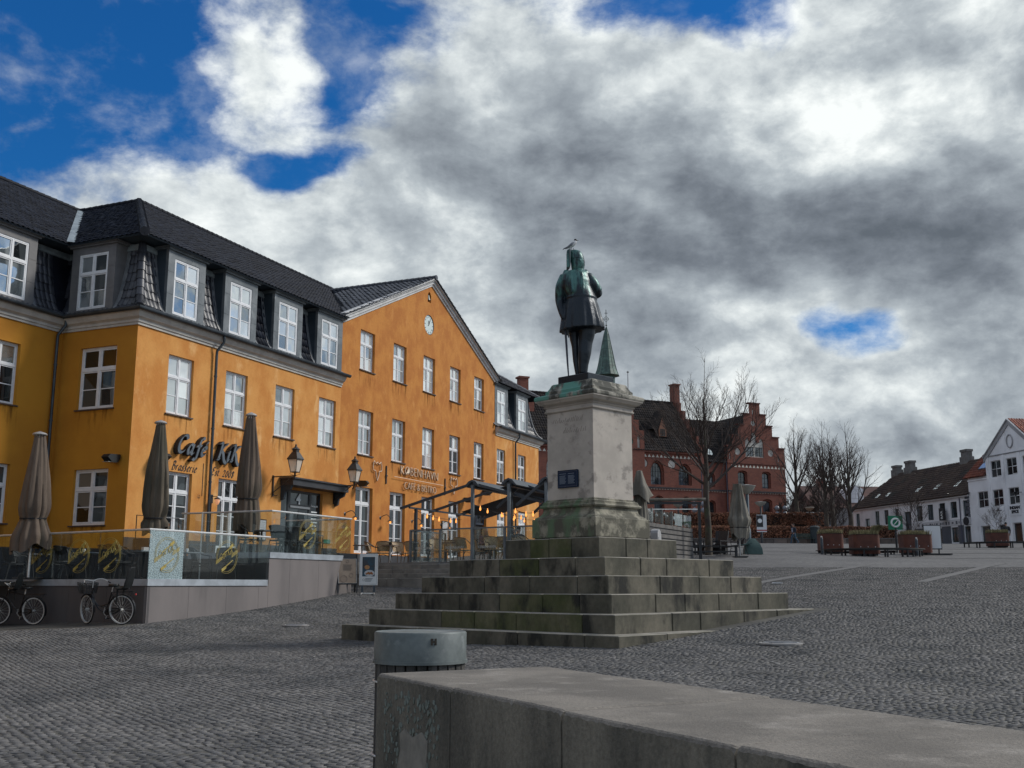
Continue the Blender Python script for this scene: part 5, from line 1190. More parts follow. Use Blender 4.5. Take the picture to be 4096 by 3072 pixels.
def stain_mat(name, base, dark, green, gx):
    """stone with black crust and green run-off; the green lies towards the side with lower local x"""
    m = bpy.data.materials.new(name); m.use_nodes = True; t = m.node_tree; b = t.nodes['Principled BSDF']
    P = nd(t, 'ShaderNodeTexCoord').outputs['Object']
    n1 = nd(t, 'ShaderNodeTexNoise', {'Vector': P, 'Scale': 3.0, 'Detail': 8.0, 'Roughness': .65}).outputs[0]
    v = nd(t, 'ShaderNodeVectorMath', {0: P, 1: (1, 1, .35)}, operation='MULTIPLY').outputs[0]
    n2 = nd(t, 'ShaderNodeTexNoise', {'Vector': v, 'Scale': 2.1, 'Detail': 6.0, 'Roughness': .6}).outputs[0]
    sp = nd(t, 'ShaderNodeSeparateXYZ', {0: P}); side = mth(t, 'MULTIPLY', mth(t, 'SUBTRACT', sp.outputs[1], sp.outputs[0]), .12)
    c = mixc(t, ss(t, n1, .38, .56), base, dark)
    c = mixc(t, ss(t, mth(t, 'ADD', n2, side), gx, gx + .12), c, green)
    t.links.new(c, b.inputs['Base Color']); b.inputs['Roughness'].default_value = .85
    t.links.new(nd(t, 'ShaderNodeBump', {'Height': nd(t, 'ShaderNodeTexNoise', {'Vector': P, 'Scale': 40.0, 'Detail': 4.0}).outputs[0], 'Strength': .3, 'Distance': .02}).outputs[0], b.inputs['Normal'])
    return m
m_cap = stain_mat('cap_stone', (.34, .32, .27), (.055, .055, .045), (.10, .26, .21), .55)
m_baseg = stain_mat('base_stone_stained', (.28, .26, .20), (.085, .08, .06), (.10, .150, .085), .58)
MROT = R(45.3)
mon = thing('monument_pedestal', 'stepped granite monument base with a square inscribed pedestal in the middle of the square', 'monument', (AX.x, AX.y, 0), MROT)
rnd = random.Random(4); zb = -.15
for lv, (h, z1) in enumerate(((3.87, .71), (3.45, 1.045), (3.05, 1.385), (2.65, 1.725), (2.22, 2.09), (1.345, 2.52))):
    dep = min(.75, h - .35); z0 = [-.2, .60, .98, 1.32, 1.66, 2.03][lv]
    for side in range(4):
        ang = side * math.pi / 2; a0, a1 = (-h, h) if side % 2 == 0 else (-h + dep, h - dep)
        n = max(2, round((a1 - a0) / [1.45, 1.35, 1.25, 1.2, 1.15, .92][lv])); cuts = [a0 + (a1 - a0) * (i + (rnd.uniform(-.22, .22) if 0 < i < n else 0)) / n for i in range(n + 1)]
        for p, q in zip(cuts[:-1], cuts[1:]):
            o_ = rnd.uniform(-.004, .004)
            me = MB().bev(p + .008, q - .008, -h + o_, -h + dep, z0, z1 + rnd.uniform(-.005, .003), .014)
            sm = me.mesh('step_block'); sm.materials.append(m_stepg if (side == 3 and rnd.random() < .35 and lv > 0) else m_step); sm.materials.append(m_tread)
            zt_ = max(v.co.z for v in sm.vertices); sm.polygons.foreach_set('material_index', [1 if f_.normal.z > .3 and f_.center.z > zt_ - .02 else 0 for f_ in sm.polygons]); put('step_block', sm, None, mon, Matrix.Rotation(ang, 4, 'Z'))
    MB().box(-h + dep - .02, h - dep + .02, -h + dep - .02, h - dep + .02, z0, z1 - .012).build('core_slab', m_step, mon)
def sqr(prof, name, m): return MB().lathe([(r * math.sqrt(2), z) for r, z in prof], 4, ph=math.pi / 4).build(name, m, mon)
sqr([(.88, 2.50), (.88, 2.56), (.92, 2.565), (.92, 2.955), (.905, 2.97)], 'base_block', m_baseg)
sqr([(.88, 2.97), (.87, 3.0), (.80, 3.04), (.755, 3.10), (.735, 3.17), (.735, 3.20), (.79, 3.215), (.805, 3.245), (.79, 3.275), (.765, 3.28), (.765, 3.305), (.745, 3.31), (.75, 3.33), (.735, 3.355), (.70, 3.36), (.70, 3.385), (.672, 3.40)], 'base_moulding', m_baseg)
sqr([(.672, 3.39), (.672, 5.345)], 'shaft', m_shaft)
sqr([(.69, 5.34), (.715, 5.36), (.715, 5.385), (.70, 5.395), (.70, 5.45), (.725, 5.46), (.74, 5.48)], 'necking', m_shaft)
sqr([(.70, 5.48), (.74, 5.51), (.80, 5.535), (.835, 5.575), (.865, 5.60), (.865, 5.625)], 'cornice', m_shaft)
sqr([(.875, 5.625), (.885, 5.65), (.885, 5.70), (.86, 5.725), (.80, 5.74), (.76, 5.76), (.70, 5.77), (.70, 5.84), (.665, 5.87), (.63, 5.93), (.60, 6.0), (.57, 6.02)], 'cap', m_cap)
pl = MB().bev(-.26, .34, -.02, .02, 0, .385, .03).build('plaque', mat('plaque_blue', (.010, .022, .050), (.014, .028, .060), 3, .6, spec=.2), mon, M=T(-.672 - .03, .04, 3.645, -math.pi / 2) @ Matrix.Identity(4))
pl.matrix_local = T(-.70, .08, 3.645, -math.pi / 2)
mb = MB()
for c, (x0, n_) in enumerate(((-.19, 9), (.06, 9))):
    for i in range(n_): mb.box(x0, x0 + .19 - .03 * ((i * 7 + c) % 3) / 2, -.026, -.021, .30 - i * .024 - (.02 if i else 0), .309 - i * .024 - (.02 if i else 0))
mb.build('plaque_text', mat('plaque_print', (.20, .24, .30)), pl)
MB().tube([(-.235, -.022, .03), (.315, -.022, .03), (.315, -.022, .355), (-.235, -.022, .355)], .006, 4, closed=True).build('plaque_rim', mat('rim_blue', (.06, .08, .12), None, 1, .4), pl)
# faint weathered writing scratched across the upper shaft
mb = MB(); rs = random.Random(11)
for row, (z, x0, x1) in enumerate(((5.10, -.50, .35), (4.86, -.20, .50))):
    x = x0
    while x < x1:
        hh = rs.uniform(.05, .13); mb.bar((x, 0, z), (x + rs.uniform(.02, .05), 0, z + hh), .010, .004, up=(0, 1, 0)); x += rs.uniform(.035, .07)
mb.build('worn_inscription', mat('scratch_dark', (.19, .17, .15)), mon, M=T(-.673, 0, 0, -math.pi / 2))
# ---------------------------------------------------------------- statue
def bronze():
    m = bpy.data.materials.new('bronze_patina'); m.use_nodes = True; t = m.node_tree; b = t.nodes['Principled BSDF']
    P = nd(t, 'ShaderNodeTexCoord').outputs['Object']
    v = nd(t, 'ShaderNodeVectorMath', {0: P, 1: (1, 1, .16)}, operation='MULTIPLY').outputs[0]
    n1 = nd(t, 'ShaderNodeTexNoise', {'Vector': v, 'Scale': 7.0, 'Detail': 6.0, 'Roughness': .6}).outputs[0]
    n2 = nd(t, 'ShaderNodeTexNoise', {'Vector': P, 'Scale': 2.2, 'Detail': 4.0}).outputs[0]
    sp = nd(t, 'ShaderNodeSeparateXYZ', {0: P}); hi = ss(t, sp.outputs[2], 1.6, 2.5, -.10, .10)
    g = ss(t, mth(t, 'ADD', mth(t, 'ADD', mth(t, 'MULTIPLY', n1, .6), mth(t, 'MULTIPLY', n2, .4)), hi), .52, .66)
    c = mixc(t, g, (.011, .018, .026), (.065, .165, .150))
    t.links.new(c, b.inputs['Base Color']); b.inputs['Metallic'].default_value = .35; b.inputs['Roughness'].default_value = .40
    t.links.new(nd(t, 'ShaderNodeBump', {'Height': nd(t, 'ShaderNodeTexNoise', {'Vector': P, 'Scale': 16.0, 'Detail': 5.0}).outputs[0], 'Strength': .35, 'Distance': .02}).outputs[0], b.inputs['Normal'])
    return m
m_br = bronze()
SX, SZ = .00245, .00251
def sp_(px, py, y=0): return Vector(((px - 430) * SX, y, .17 + (1440 - py) * SZ))
def ell(cx, cz, a, b, cy=0, n=40, pl_=0, nf=13, tilt=0, ph=0.0):
    out = []
    for j in range(n):
        th = 2 * math.pi * j / n; k = 1 + pl_ * math.sin(nf * th + ph)
        x = cx + a * k * math.cos(th); out.append((x, cy + b * k * math.sin(th), cz + tilt * math.cos(th)))
    return out
st = thing('statue', 'green-streaked dark bronze statue of a stout man in hat and skirted coat, seen from behind', 'statue', (1.58, AX.y, 6.03))
def limb(mb, pts, rs, n=14):
    P = bezier(pts, 6); k = len(P); r = []
    for i in range(k): f = i / (k - 1) * (len(rs) - 1); a = int(min(f, len(rs) - 2)); u = f - a; r.append(rs[a] * (1 - u) + rs[a + 1] * u)
    e0 = P[0] - (P[1] - P[0]).normalized() * r[0] * .4; e1 = P[-1] + (P[-1] - P[-2]).normalized() * r[-1] * .5
    mb.tube([e0] + P + [e1], [r[0] * .5] + r + [r[-1] * .45], n)
def remesh(o, vox, it=2):
    m = o.modifiers.new('r', 'REMESH'); m.mode = 'VOXEL'; m.voxel_size = vox; m.use_smooth_shade = True
    if it: s = o.modifiers.new('s', 'SMOOTH'); s.factor = .5; s.iterations = it
    return o
mb = MB(); rings = []
for (y, l, r_, b, cy, p) in ((398, 385, 448, .08, -.0, 0), (418, 372, 458, .10, 0, 0), (436, 335, 478, .14, 0, 0), (452, 290, 496, .20, .0, 0), (476, 262, 512, .25, .01, 0), (505, 246, 524, .29, .03, 0), (545, 238, 536, .34, .05, 0), (600, 244, 550, .38, .08, 0), (650, 264, 570, .41, .10, 0), (688, 286, 585, .41, .10, 0), (697, 279, 592, .42, .10, 0), (708, 279, 592, .42, .10, 0), (716, 287, 586, .41, .10, 0), (760, 274, 602, .44, .10, .012), (820, 262, 618, .46, .10, .022), (880, 252, 634, .48, .10, .030), (940, 243, 650, .49, .10, .036), (985, 238, 656, .50, .10, .042), (1000, 238, 655, .50, .10, .045)):
    c = sp_((l + r_) / 2, y); a = (r_ - l) / 2 * SX; rings.append(ell(c.x, c.z, a, b, cy, 90, p, 15, .03 * (y > 900) + .0))
mb.loft(rings[::-1])
# arms
limb(mb, [sp_(285, 490, .0), sp_(250, 590, .04), sp_(240, 700, .10), sp_(248, 790, .02), sp_(262, 868, -.06)], [.12, .135, .115, .095, .075])
limb(mb, [sp_(262, 868, -.06), sp_(266, 900, -.07)], [.07, .055])
limb(mb, [sp_(495, 490, .02), sp_(545, 560, .02), sp_(592, 628, .08)], [.135, .150, .135]); limb(mb, [sp_(592, 640, .06), sp_(575, 625, .30), sp_(520, 560, .52)], [.125, .115, .08])
limb(mb, [sp_(598, 600, .05), sp_(600, 660, .10)], [.085, .09])
# cuffs, epaulettes, collar, cape folds down the back
for (x, y) in ((300, 468), (480, 466)): mb.lathe([(.02, .0), (.12, -.02), (.13, -.05), (.06, -.07)], 16, (sp_(x, y).x, .01)) if False else limb(mb, [sp_(x - 14, y, 0), sp_(x + 14, y - 4, 0)], [.10, .10])
for (x0, x1, r_) in ((345, 340, .018), (432, 446, .018)): limb(mb, [sp_(x0, 450, -.17), sp_(x1, 540, -.27), sp_(x1, 680, -.30)], [r_, r_ * 1.3, r_])
# legs in boots
limb(mb, [sp_(376, 960, .22), sp_(374, 1060, .18), sp_(380, 1140, .16), sp_(388, 1280, .16), sp_(402, 1400, .14)], [.15, .115, .085, .075, .062]); limb(mb, [sp_(402, 1415, .12), sp_(400, 1424, .30)], [.06, .045])
limb(mb, [sp_(490, 950, .0), sp_(486, 1040, .0), sp_(474, 1120, .0), sp_(463, 1220, -.02), sp_(452, 1320, -.02), sp_(446, 1405, -.02)], [.20, .185, .160, .150, .115, .100]); limb(mb, [sp_(448, 1416, -.02), sp_(496, 1424, .02)], [.085, .05])
limb(mb, [sp_(470, 1128, -.01), sp_(478, 1122, -.01)], [.158, .158]); limb(mb, [sp_(376, 1150, .16), sp_(384, 1150, .16)], [.088, .088])
body = remesh(mb.build('body', m_br, st), .016, 3); body['label'] = 'figure in long belted pleated coat, breeches and boots'
# head with face in profile towards the right
mb = MB(); mb.loft([ell(sp_(x, y).x, sp_(x, y).z, a, b, .0, 24) for x, y, a, b in ((408, 428, .14, .11), (408, 400, .150, .13), (410, 375, .160, .14), (408, 345, .165, .145), (404, 315, .160, .145), (400, 290, .15, .13))])
limb(mb, [sp_(452, 392, .01), sp_(462, 372, .01)], [.05, .045]); limb(mb, [sp_(464, 360, .0), sp_(474, 352, .0)], [.022, .014]); limb(mb, [sp_(466, 372, .0), sp_(471, 371, .0)], [.020, .012])
limb(mb, [sp_(458, 398, .02), sp_(466, 410, .03)], [.045, .02]); limb(mb, [sp_(462, 330, .0), sp_(466, 338, .0)], [.030, .02]); limb(mb, [sp_(426, 350, -.125), sp_(428, 362, -.125)], [.028, .02])
limb(mb, [sp_(395, 375, -.06), sp_(405, 330, -.08)], [.07, .08])
h_ = remesh(mb.build('head', m_br, st), .010, 2); h_['label'] = 'bearded head turned to the right'
mb = MB(); mb.loft([ell(sp_(x, y).x, sp_(x, y).z, a, b, .0, 24) for x, y, a, b in ((402, 326, .168, .155), (398, 300, .165, .155), (392, 275, .15, .14), (386, 252, .125, .12), (376, 240, .07, .07))])
mb.prism([(sp_(303, 262).x, sp_(0, 262).z), (sp_(303, 415).x, sp_(0, 415).z), (sp_(322, 412).x, sp_(0, 412).z), (sp_(338, 395).x, sp_(0, 395).z), (sp_(345, 255).x, sp_(0, 255).z), (sp_(330, 243).x, sp_(0, 243).z), (sp_(312, 248).x, sp_(0, 248).z)], -.13, .14)
mb.build('hat', m_br, st, smooth=45)
MB().prism([(sp_(328, 245).x, sp_(0, 240).z), (sp_(340, 245).x, sp_(0, 240).z), (sp_(336, 400).x, sp_(0, 400).z), (sp_(330, 400).x, sp_(0, 400).z)], -.16, -.135).build('hat_band', mat('patina_pale', (.16, .17, .17), (.10, .14, .14), 5, .5), st)
mb = MB(); mb.tube([sp_(283, 985, -.05), sp_(292, 1150, -.10), sp_(300, 1320, -.14), sp_(307, 1438, -.17)], [.028, .026, .022, .016], 8); mb.tube([sp_(305, 1010, -.1), sp_(313, 1080, -.1)], .014, 5); mb.build('sword', mat('sword_bronze', (.03, .025, .045), (.05, .06, .07), 5, .4, .4), st)
MB().bev(-.45, .45, -.45, .45, -.005, .165, .012).build('plinth_slab', m_br, st, M=T(.10, 0, 0, MROT))
# gull
b = thing('gull', 'black-headed white gull standing on the hat of the statue', 'bird', (sp_(360, 245).x + 1.58, AX.y, 6.03 + sp_(0, 247).z))
o_ = sp_(360, 247)
def gp(px, py, y=0): q = sp_(px, py, y) - o_; return q
mb = MB(); limb(mb, [gp(300, 222), gp(330, 203), gp(358, 186), gp(382, 165), gp(388, 148), gp(389, 142)], [.018, .040, .056, .045, .028, .026], 16)
remesh(mb.build('body', mat('gull_white', (.62, .62, .62), (.5, .5, .52), 8, .7), b), .006, 2)
MB().lathe([(0, -.036), (.025, -.028), (.034, 0), (.028, .022), (0, .034)], 14).build('hood', mat('gull_black', (.012, .010, .012)), b, smooth=60, M=T(gp(389, 141).x, 0, gp(0, 141).z))
MB().tube([gp(398, 144), gp(420, 144)], [.009, .003], 6).build('beak', mat('beak_dark', (.05, .01, .01)), b)
for sy in (-1, 1):
    mb = MB(); limb(mb, [gp(372, 168, .035 * sy), gp(345, 190, .046 * sy), gp(312, 212, .03 * sy), gp(290, 224, .012 * sy)], [.020, .028, .018, .008], 8); mb.build('wing', mat('gull_grey', (.22, .24, .27), (.16, .17, .19), 8, .6), b, smooth=70)
    MB().tube([gp(350 if sy < 0 else 368, 214, .015 * sy), gp(350 if sy < 0 else 375, 248, .015 * sy)], .006, 5).build('leg', mat('beak_dark', (.05, .01, .01)), b)
MB().prism([(gp(302, 214).x, gp(0, 214).z), (gp(268, 233).x, gp(0, 233).z), (gp(272, 228).x, gp(0, 226).z), (gp(305, 206).x, gp(0, 206).z)], -.025, .025).build('tail', MATS['gull_grey'], b)
# ================================================================== FOREGROUND
def front_mat():
    m = mat('front_granite', (.185, .168, .135), (.080, .075, .062), 1.8, .88, bump=.5, bscale=70, streak=.35, c3=(.040, .042, .036), s3=2.6, l3=.50, h3=.66, streak3=.30, bdist=.01, grain=(45, .38)); return m
m_top = mat('coping_granite', (.205, .183, .156), (.125, .112, .096), 1.7, .85, bump=.7, bscale=90, c3=(.27, .245, .215), s3=3.5, l3=.54, h3=.74, bdist=.01, det=9, grain=(60, .30))
m_frt = front_mat()
def wall_t(x):       # run along the front edge for a picture x on that edge
    a, b_ = ray(x, 2750); best = None
    for t in np.linspace(-1, 8, 1801):
        p = WC + WD * t; z = 1.05 - CZ; yc = p.y * _c + z * _s
        X = 2048 + FN * p.x / yc
        if best is None or abs(X - x) < best[0]: best = (abs(X - x), t)
    return best[1]
fw = thing('granite_wall', 'long low wall of big granite blocks in the foreground, lichen on its end', 'wall', (WC.x, WC.y, 0), math.atan2(WD.y, WD.x))
cuts = [0, wall_t(1802), wall_t(2245), wall_t(2937)]; cuts += [cuts[-1] + 1.2, cuts[-1] + 2.6, cuts[-1] + 4.4, cuts[-1] + 6.0]
WW = 1.12
for i, (a, b_) in enumerate(zip(cuts[:-1], cuts[1:])):
    mb = MB(); dz = [.0, .003, -.002, .002, 0, 0, 0][i]
    x0, x1, y0, y1, z1, c = a + .005, b_ - .005, 0, WW, 1.05 + dz, .016
    rc = random.Random(i + 50); rings = []; n_ = 60
    for k in range(n_ + 1):
        e0 = 1 if 0 < k < n_ else 1.7; ca, cb = [c * e0 * rc.uniform(.75, 1.2) + (rc.uniform(.006, .02) if rc.random() < .05 else 0) for _ in (0, 1)]; x = x0 + (x1 - x0) * k / n_ + (rc.uniform(-.005, .005) if 0 < k < n_ else 0); zt_ = z1 - (.008 if k in (0, n_) else 0)
        rings.append([(x, y0, -.3), (x, y0 + rc.uniform(0, .002), z1 - ca), (x, y0 + ca * .45, z1 - ca * .35), (x, y0 + ca, zt_), (x, y1 - cb, zt_), (x, y1, z1 - cb), (x, y1, -.3)])
    mb.loft(rings)
    me = mb.mesh('stone_block'); me.materials.append(m_frt); me.materials.append(m_top)
    me.polygons.foreach_set('material_index', [1 if p.center.z > z1 - .03 and p.normal.z > .3 else 0 for p in me.polygons])
    put('stone_block', me, None, fw)
# lichen crust and a mortar patch on the end block
rs = random.Random(3)
mb = MB()
for k in range(150):
    u = abs(rs.gauss(.0, .5)); x = cuts[1] * min(.95, .12 + .75 * rs.random()); z = .98 - abs(rs.gauss(0, .22)); r_ = rs.uniform(.004, .016)
    if z < .3: continue
    pts = [(x + r_ * rs.uniform(.6, 1.2) * math.cos(a), z + 1.5 * r_ * rs.uniform(.5, 1.2) * math.sin(a)) for a in np.linspace(0, 6.28, 7, endpoint=False)]
    mb.prism(pts, -.0035, .002)
tag(mb.build('lichen', mat('lichen_pale', (.20, .23, .21), (.13, .15, .13), 20, .9), fw, M=I4), kind='stuff')
pts = [(.20, .30), (.20, .58), (.24, .72), (.23, .80), (.27, .83), (.34, .80), (.41, .84), (.46, .80), (.45, .66), (.47, .50), (.45, .30)]
MB().prism([(x * cuts[1] / .62, z - .04) for x, z in pts], -.006, .004).build('mortar_patch', mat('mortar_patch', (.24, .225, .195), (.17, .16, .14), 9, .9, bump=.5, bscale=60, bdist=.006), fw)
# litter bin
BX, BY = (lambda p: (p[0], p[1]))(at(1683, 2521, 7.65)); BZ = gz(BX, BY)
t = thing('litter_bin', 'round wood-slatted litter bin with a domed grey zinc lid behind the granite wall end', 'bin', (BX, BY, BZ)); zt = 1.235 - BZ
mzl = mat('bin_zinc', (.150, .172, .168), (.095, .112, .110), 3.2, .55, .1, bump=.08, bscale=8, c3=(.19, .21, .21), s3=7, grain=(30, .15))
MB().lathe([(.318, zt - .20), (.322, zt - .20), (.322, zt - .014), (.316, zt - .004), (.31, zt - .002), (.30, zt - .006), (0, zt + .006)], 56).build('lid', mzl, t, smooth=40)
MB().lathe([(.325, zt - .215), (.330, zt - .215), (.330, zt - .195), (.325, zt - .195)], 56).build('lid_rim', mzl, t, smooth=30)
me = MB().bev(-.031, .031, -.011, .011, .14, zt - .205, .004).mesh('slat'); me.materials.append(mat('weathered_slat', (.075, .070, .064), (.022, .023, .021), 6, .85, bump=.4, bscale=40, streak=.15, var=.7))
for k in range(26): a = k * 2 * math.pi / 26; put('slat', me, None, t, T(.300 * math.cos(a), .300 * math.sin(a), 0, a + math.pi / 2))
MB().lathe([(.27, .12), (.27, zt - .2)], 32).build('liner', m_spot, t)
MB().tube([(.322 * math.cos(a), .322 * math.sin(a), zt - .335) for a in np.linspace(0, 2 * math.pi, 40, endpoint=False)], .007, 5, closed=True).build('hoop', m_rail, t); MB().tube([(.322 * math.cos(a), .322 * math.sin(a), .28) for a in np.linspace(0, 2 * math.pi, 40, endpoint=False)], .007, 5, closed=True).build('hoop', m_rail, t)
MB().lathe([(.10, -.02), (.10, .14), (.26, .15)], 20).build('foot', m_pipe, t)
mb = MB(); q = .018
mb.box(-.020, -.007, 0, .004, -.022, .022); mb.box(.007, .020, 0, .004, -.022, .022); mb.box(-.007, .007, 0, .004, -.005, .006); mb.box(-.013, -.004, 0, .004, .012, .022); mb.box(.004, .013, 0, .004, -.022, -.012)
a = -math.pi / 2 + .36; mb.build('emblem', mat('emblem_dark', (.03, .022, .015)), t, M=T(.327 * math.cos(a), .327 * math.sin(a), zt - .062, a + math.pi / 2))
# ================================================================== BICYCLES
m_bk = mat('bike_black', (.010, .010, .012), None, 1, .3); m_tyre = mat('tyre', (.014, .014, .014), None, 1, .8); m_rim = mat('alloy', (.50, .50, .48), (.40, .40, .39), 4, .4, .1); m_seatb = mat('seat_plastic', (.010, .012, .013), None, 1, .45)
def bicycle(label, x, y, z, rz, lean, turn=0.0, step=True, basket=True, rear_seat=True, front_seat=False, rack=True):
    t = thing('bicycle', label, 'bicycle', (x, y, z), rz); t.rotation_euler = (lean, 0, rz)      # rear hub above origin, x forwards
    r = .345; wb = 1.08
    def wheel(M):
        w = MB().lathe([(r, -.020), (r + .018, -.012), (r + .022, 0), (r + .018, .012), (r, .020), (r, .020), (r, -.020)], 44).build('wheel', m_tyre, t, smooth=50, fix=False); w.matrix_local = M @ Matrix.Rotation(math.pi / 2, 4, 'X')
        MB().lathe([(r - .002, -.0215), (r - .002, .0215), (r - .032, .018), (r - .032, -.018), (r - .002, -.0215)], 44).build('rim', m_rim, w, smooth=30, fix=False)
        mb = MB()
        for k in range(20): a = k * 2 * math.pi / 20; b_ = a + (.5 if k % 2 else -.5); mb.bar((.025 * math.cos(b_), .025 * math.sin(b_), .025 * (1 if k % 4 < 2 else -1)), ((r - .03) * math.cos(a), (r - .03) * math.sin(a), 0), .0034)
        tag(mb.build('spokes', m_rim, w), kind='stuff'); MB().lathe([(.02, -.05), (.03, -.03), (.03, .03), (.02, .05)], 12).build('hub', m_rim, w)
    wheel(T(0, 0, r + .02))
    F = T(wb - .12, 0, .0); piv = Matrix.Translation((wb - .20, 0, 0)) @ Matrix.Rotation(turn, 4, 'Z') @ Matrix.Translation((-(wb - .20), 0, 0))
    wheel(piv @ T(wb, 0, r + .02))
    hz = r + .02; bb = (.46, 0, .29); st_ = (.29, 0, .80); hd = (wb - .27, 0, .90); hl = (wb - .21, 0, .74)
    mb = MB()
    if step:
        mb.tube(bezier([hl, (.72, 0, .46), (.60, 0, .34), bb], 6), .017, 7); mb.tube(bezier([(hd[0] + .02, 0, .83), (.76, 0, .56), (.62, 0, .45), (.40, 0, .50)], 6), .013, 7)
    else: mb.tube([hl, bb], .018, 7); mb.tube([(hd[0] + .01, 0, .86), (.30, 0, .79)], .016, 7)
    mb.tube([bb, st_], .016, 7); mb.tube([hl, hd], .020, 7)
    for s in (-1, 1): mb.tube([bb, (0, .06 * s, hz)], .010, 6); mb.tube([(.31, .02 * s, .74), (0, .06 * s, hz)], .009, 6)
    mb.build('frame', m_bk, t, smooth=50)
    fk = MB(); [fk.tube([hl, (wb - .06, .055 * s, .55), (wb, .06 * s, hz)], .011, 6) for s in (-1, 1)]; fk.build('fork', m_bk, t, M=piv, smooth=50)
    MB().tube([st_, (.255, 0, .93)], .014, 7).build('seat_post', m_rail, t)
    MB().loft([ell(.12 + u, .96 + .01 * math.cos(u * 9), .001 + 0, w_, 0, 12) if False else [(.11 + u, w_ * math.cos(a), .955 + .035 * math.sin(a)) for a in np.linspace(0, 2 * math.pi, 10, endpoint=False)] for u, w_ in ((0, .04), (.03, .095), (.10, .10), (.17, .05), (.26, .025), (.28, .01))]).build('saddle', m_seatb, t, smooth=60)
    hb = MB(); hb.tube([hd, (hd[0] - .03, 0, 1.06)], .013, 7)
    for s in (-1, 1): hb.tube(bezier([(hd[0] - .02, 0, 1.06), (hd[0] + .03, .14 * s, 1.10), (hd[0] - .06, .25 * s, 1.10), (hd[0] - .20, .30 * s, 1.04)], 5), .011, 6)
    hb.build('handlebar', m_rail, t, M=piv, smooth=50)
    for s in (-1, 1): MB().tube([(hd[0] - .20, .30 * s, 1.04), (hd[0] - .29, .31 * s, 1.01)], .017, 7).build('grip', m_seatb, t, M=piv)
    for (cx, M, a0, a1) in ((0, I4, 20, 200), (wb, piv, 40, 190)):
        mb = MB(); n = 16; an = [R(a0 + (a1 - a0) * i / n) for i in range(n + 1)]
        for i in range(n): q = lambda a, y_: (cx + (r + .04) * math.cos(a), y_, hz + (r + .04) * math.sin(a)); mb.quad(q(an[i], -.028), q(an[i], .028), q(an[i + 1], .028), q(an[i + 1], -.028))
        mb.build('mudguard', m_bk, t, M=M, fix=False)
    mb = MB(); mb.lathe([(.085, -.003), (.085, .003)], 20); c = mb.build('chainring', m_rim, t); c.matrix_local = T(bb[0], -.05, bb[2]) @ Matrix.Rotation(math.pi / 2, 4, 'X')
    MB().prism([(-.02, hz + .06), (.47, .375), (.55, .30), (.47, .21), (-.02, hz - .05)], -.062, -.045).build('chain_guard', m_bk, t)
    for s, a in ((-1, -1.3), (1, 1.84)): e = (bb[0] + .16 * math.cos(a), .08 * s, bb[2] + .16 * math.sin(a)); MB().bar((bb[0], .07 * s, bb[2]), e, .018, .01).build('crank', m_rim, t); MB().box(e[0] - .045, e[0] + .045, e[1] - .04 + .05 * s, e[1] + .04 + .05 * s, e[2] - .01, e[2] + .01).build('pedal', m_seatb, t)
    if rack:
        mb = MB(); [mb.tube([(-.34, y_, .80), (.22, y_, .79)], .006, 5) for y_ in (-.06, -.02, .02, .06)]; [mb.tube([(-.26, .06 * s, .80), (0, .065 * s, hz)], .006, 5) for s in (-1, 1)]; [mb.bar((x_, -.065, .795), (x_, .065, .795), .012) for x_ in (-.34, -.15, .05, .2)]; mb.build('luggage_rack', m_bk, t)
    if basket:
        mb = MB(); c0 = wb - .14; W = [(c0, -.17, .76), (c0 + .24, -.17, .78), (c0 + .24, .17, .78), (c0, .17, .76)]; U = [(c0 - .03, -.20, 1.0), (c0 + .30, -.20, 1.03), (c0 + .30, .20, 1.03), (c0 - .03, .20, 1.0)]
        n = 9
        for i in range(4):
            a, b_, c, d = [Vector(v) for v in (W[i], W[(i + 1) % 4], U[(i + 1) % 4], U[i])]
            for k in range(n + 1): mb.bar(a.lerp(b_, k / n), d.lerp(c, k / n), .010, .004)
            for k in range(7): mb.bar(a.lerp(d, k / 6), b_.lerp(c, k / 6), .006, .010)
        mb.box(c0, c0 + .24, -.17, .17, .755, .765); mb.build('basket', mat('basket_dark', (.018, .018, .019), (.03, .03, .03), 40, .7), t, M=piv)
    def child_seat(M):
        s = MB(); s.loft([[(x_, w_ * math.cos(a) , z_ + d_ * math.sin(a)) for a in np.linspace(0, 2 * math.pi, 14, endpoint=False)] for x_, z_, w_, d_ in ((.22, .06, .10, .02), (.12, .02, .16, .035), (-.02, .02, .17, .045), (-.10, .07, .17, .06))]); s.loft([[(x_ + d_ * math.sin(a), w_ * math.cos(a), z_) for a in np.linspace(0, 2 * math.pi, 14, endpoint=False)] for x_, z_, w_, d_ in ((-.08, .02, .15, .05), (-.12, .15, .175, .05), (-.17, .32, .165, .04), (-.21, .46, .13, .035), (-.235, .54, .09, .025))])
        o = remesh(s.build('child_seat', m_seatb, t, M=M), .012, 1)
        [MB().bar((.10, .13 * q_, .02), (.13, .14 * q_, -.34), .05, .02).build('leg_shield', m_seatb, o) for q_ in (-1, 1)]
        MB().tube([(-.225, -.04, .46), (-.225, .04, .46), (-.235, .03, .52), (-.235, -.03, .52)], .010, 5, closed=True).build('headrest_ring', m_rail, o)
        MB().box(-.135, -.125, -.012, .012, .0, .5).build('harness', mat('webbing', (.04, .04, .045)), o)
    if rear_seat: child_seat(T(-.06, 0, .86)); MB().box(-.40, -.38, -.02, .02, .72, .76).build('reflector', mat('reflector_red', (.35, .02, .02)), t)
    if front_seat: child_seat(T(.60, 0, .92) @ Matrix.Scale(.8, 4))
    return t
bz = Vector((math.sin(R(-75)), math.cos(R(-75)))); brz = math.atan2(bz.y, bz.x)
p = (-9.61, 26.78); bicycle('black step-through bicycle with front basket and rear child seat, nearest the terrace corner', p[0], p[1], gz(*p) + .0, brz, R(-4), turn=R(-28))
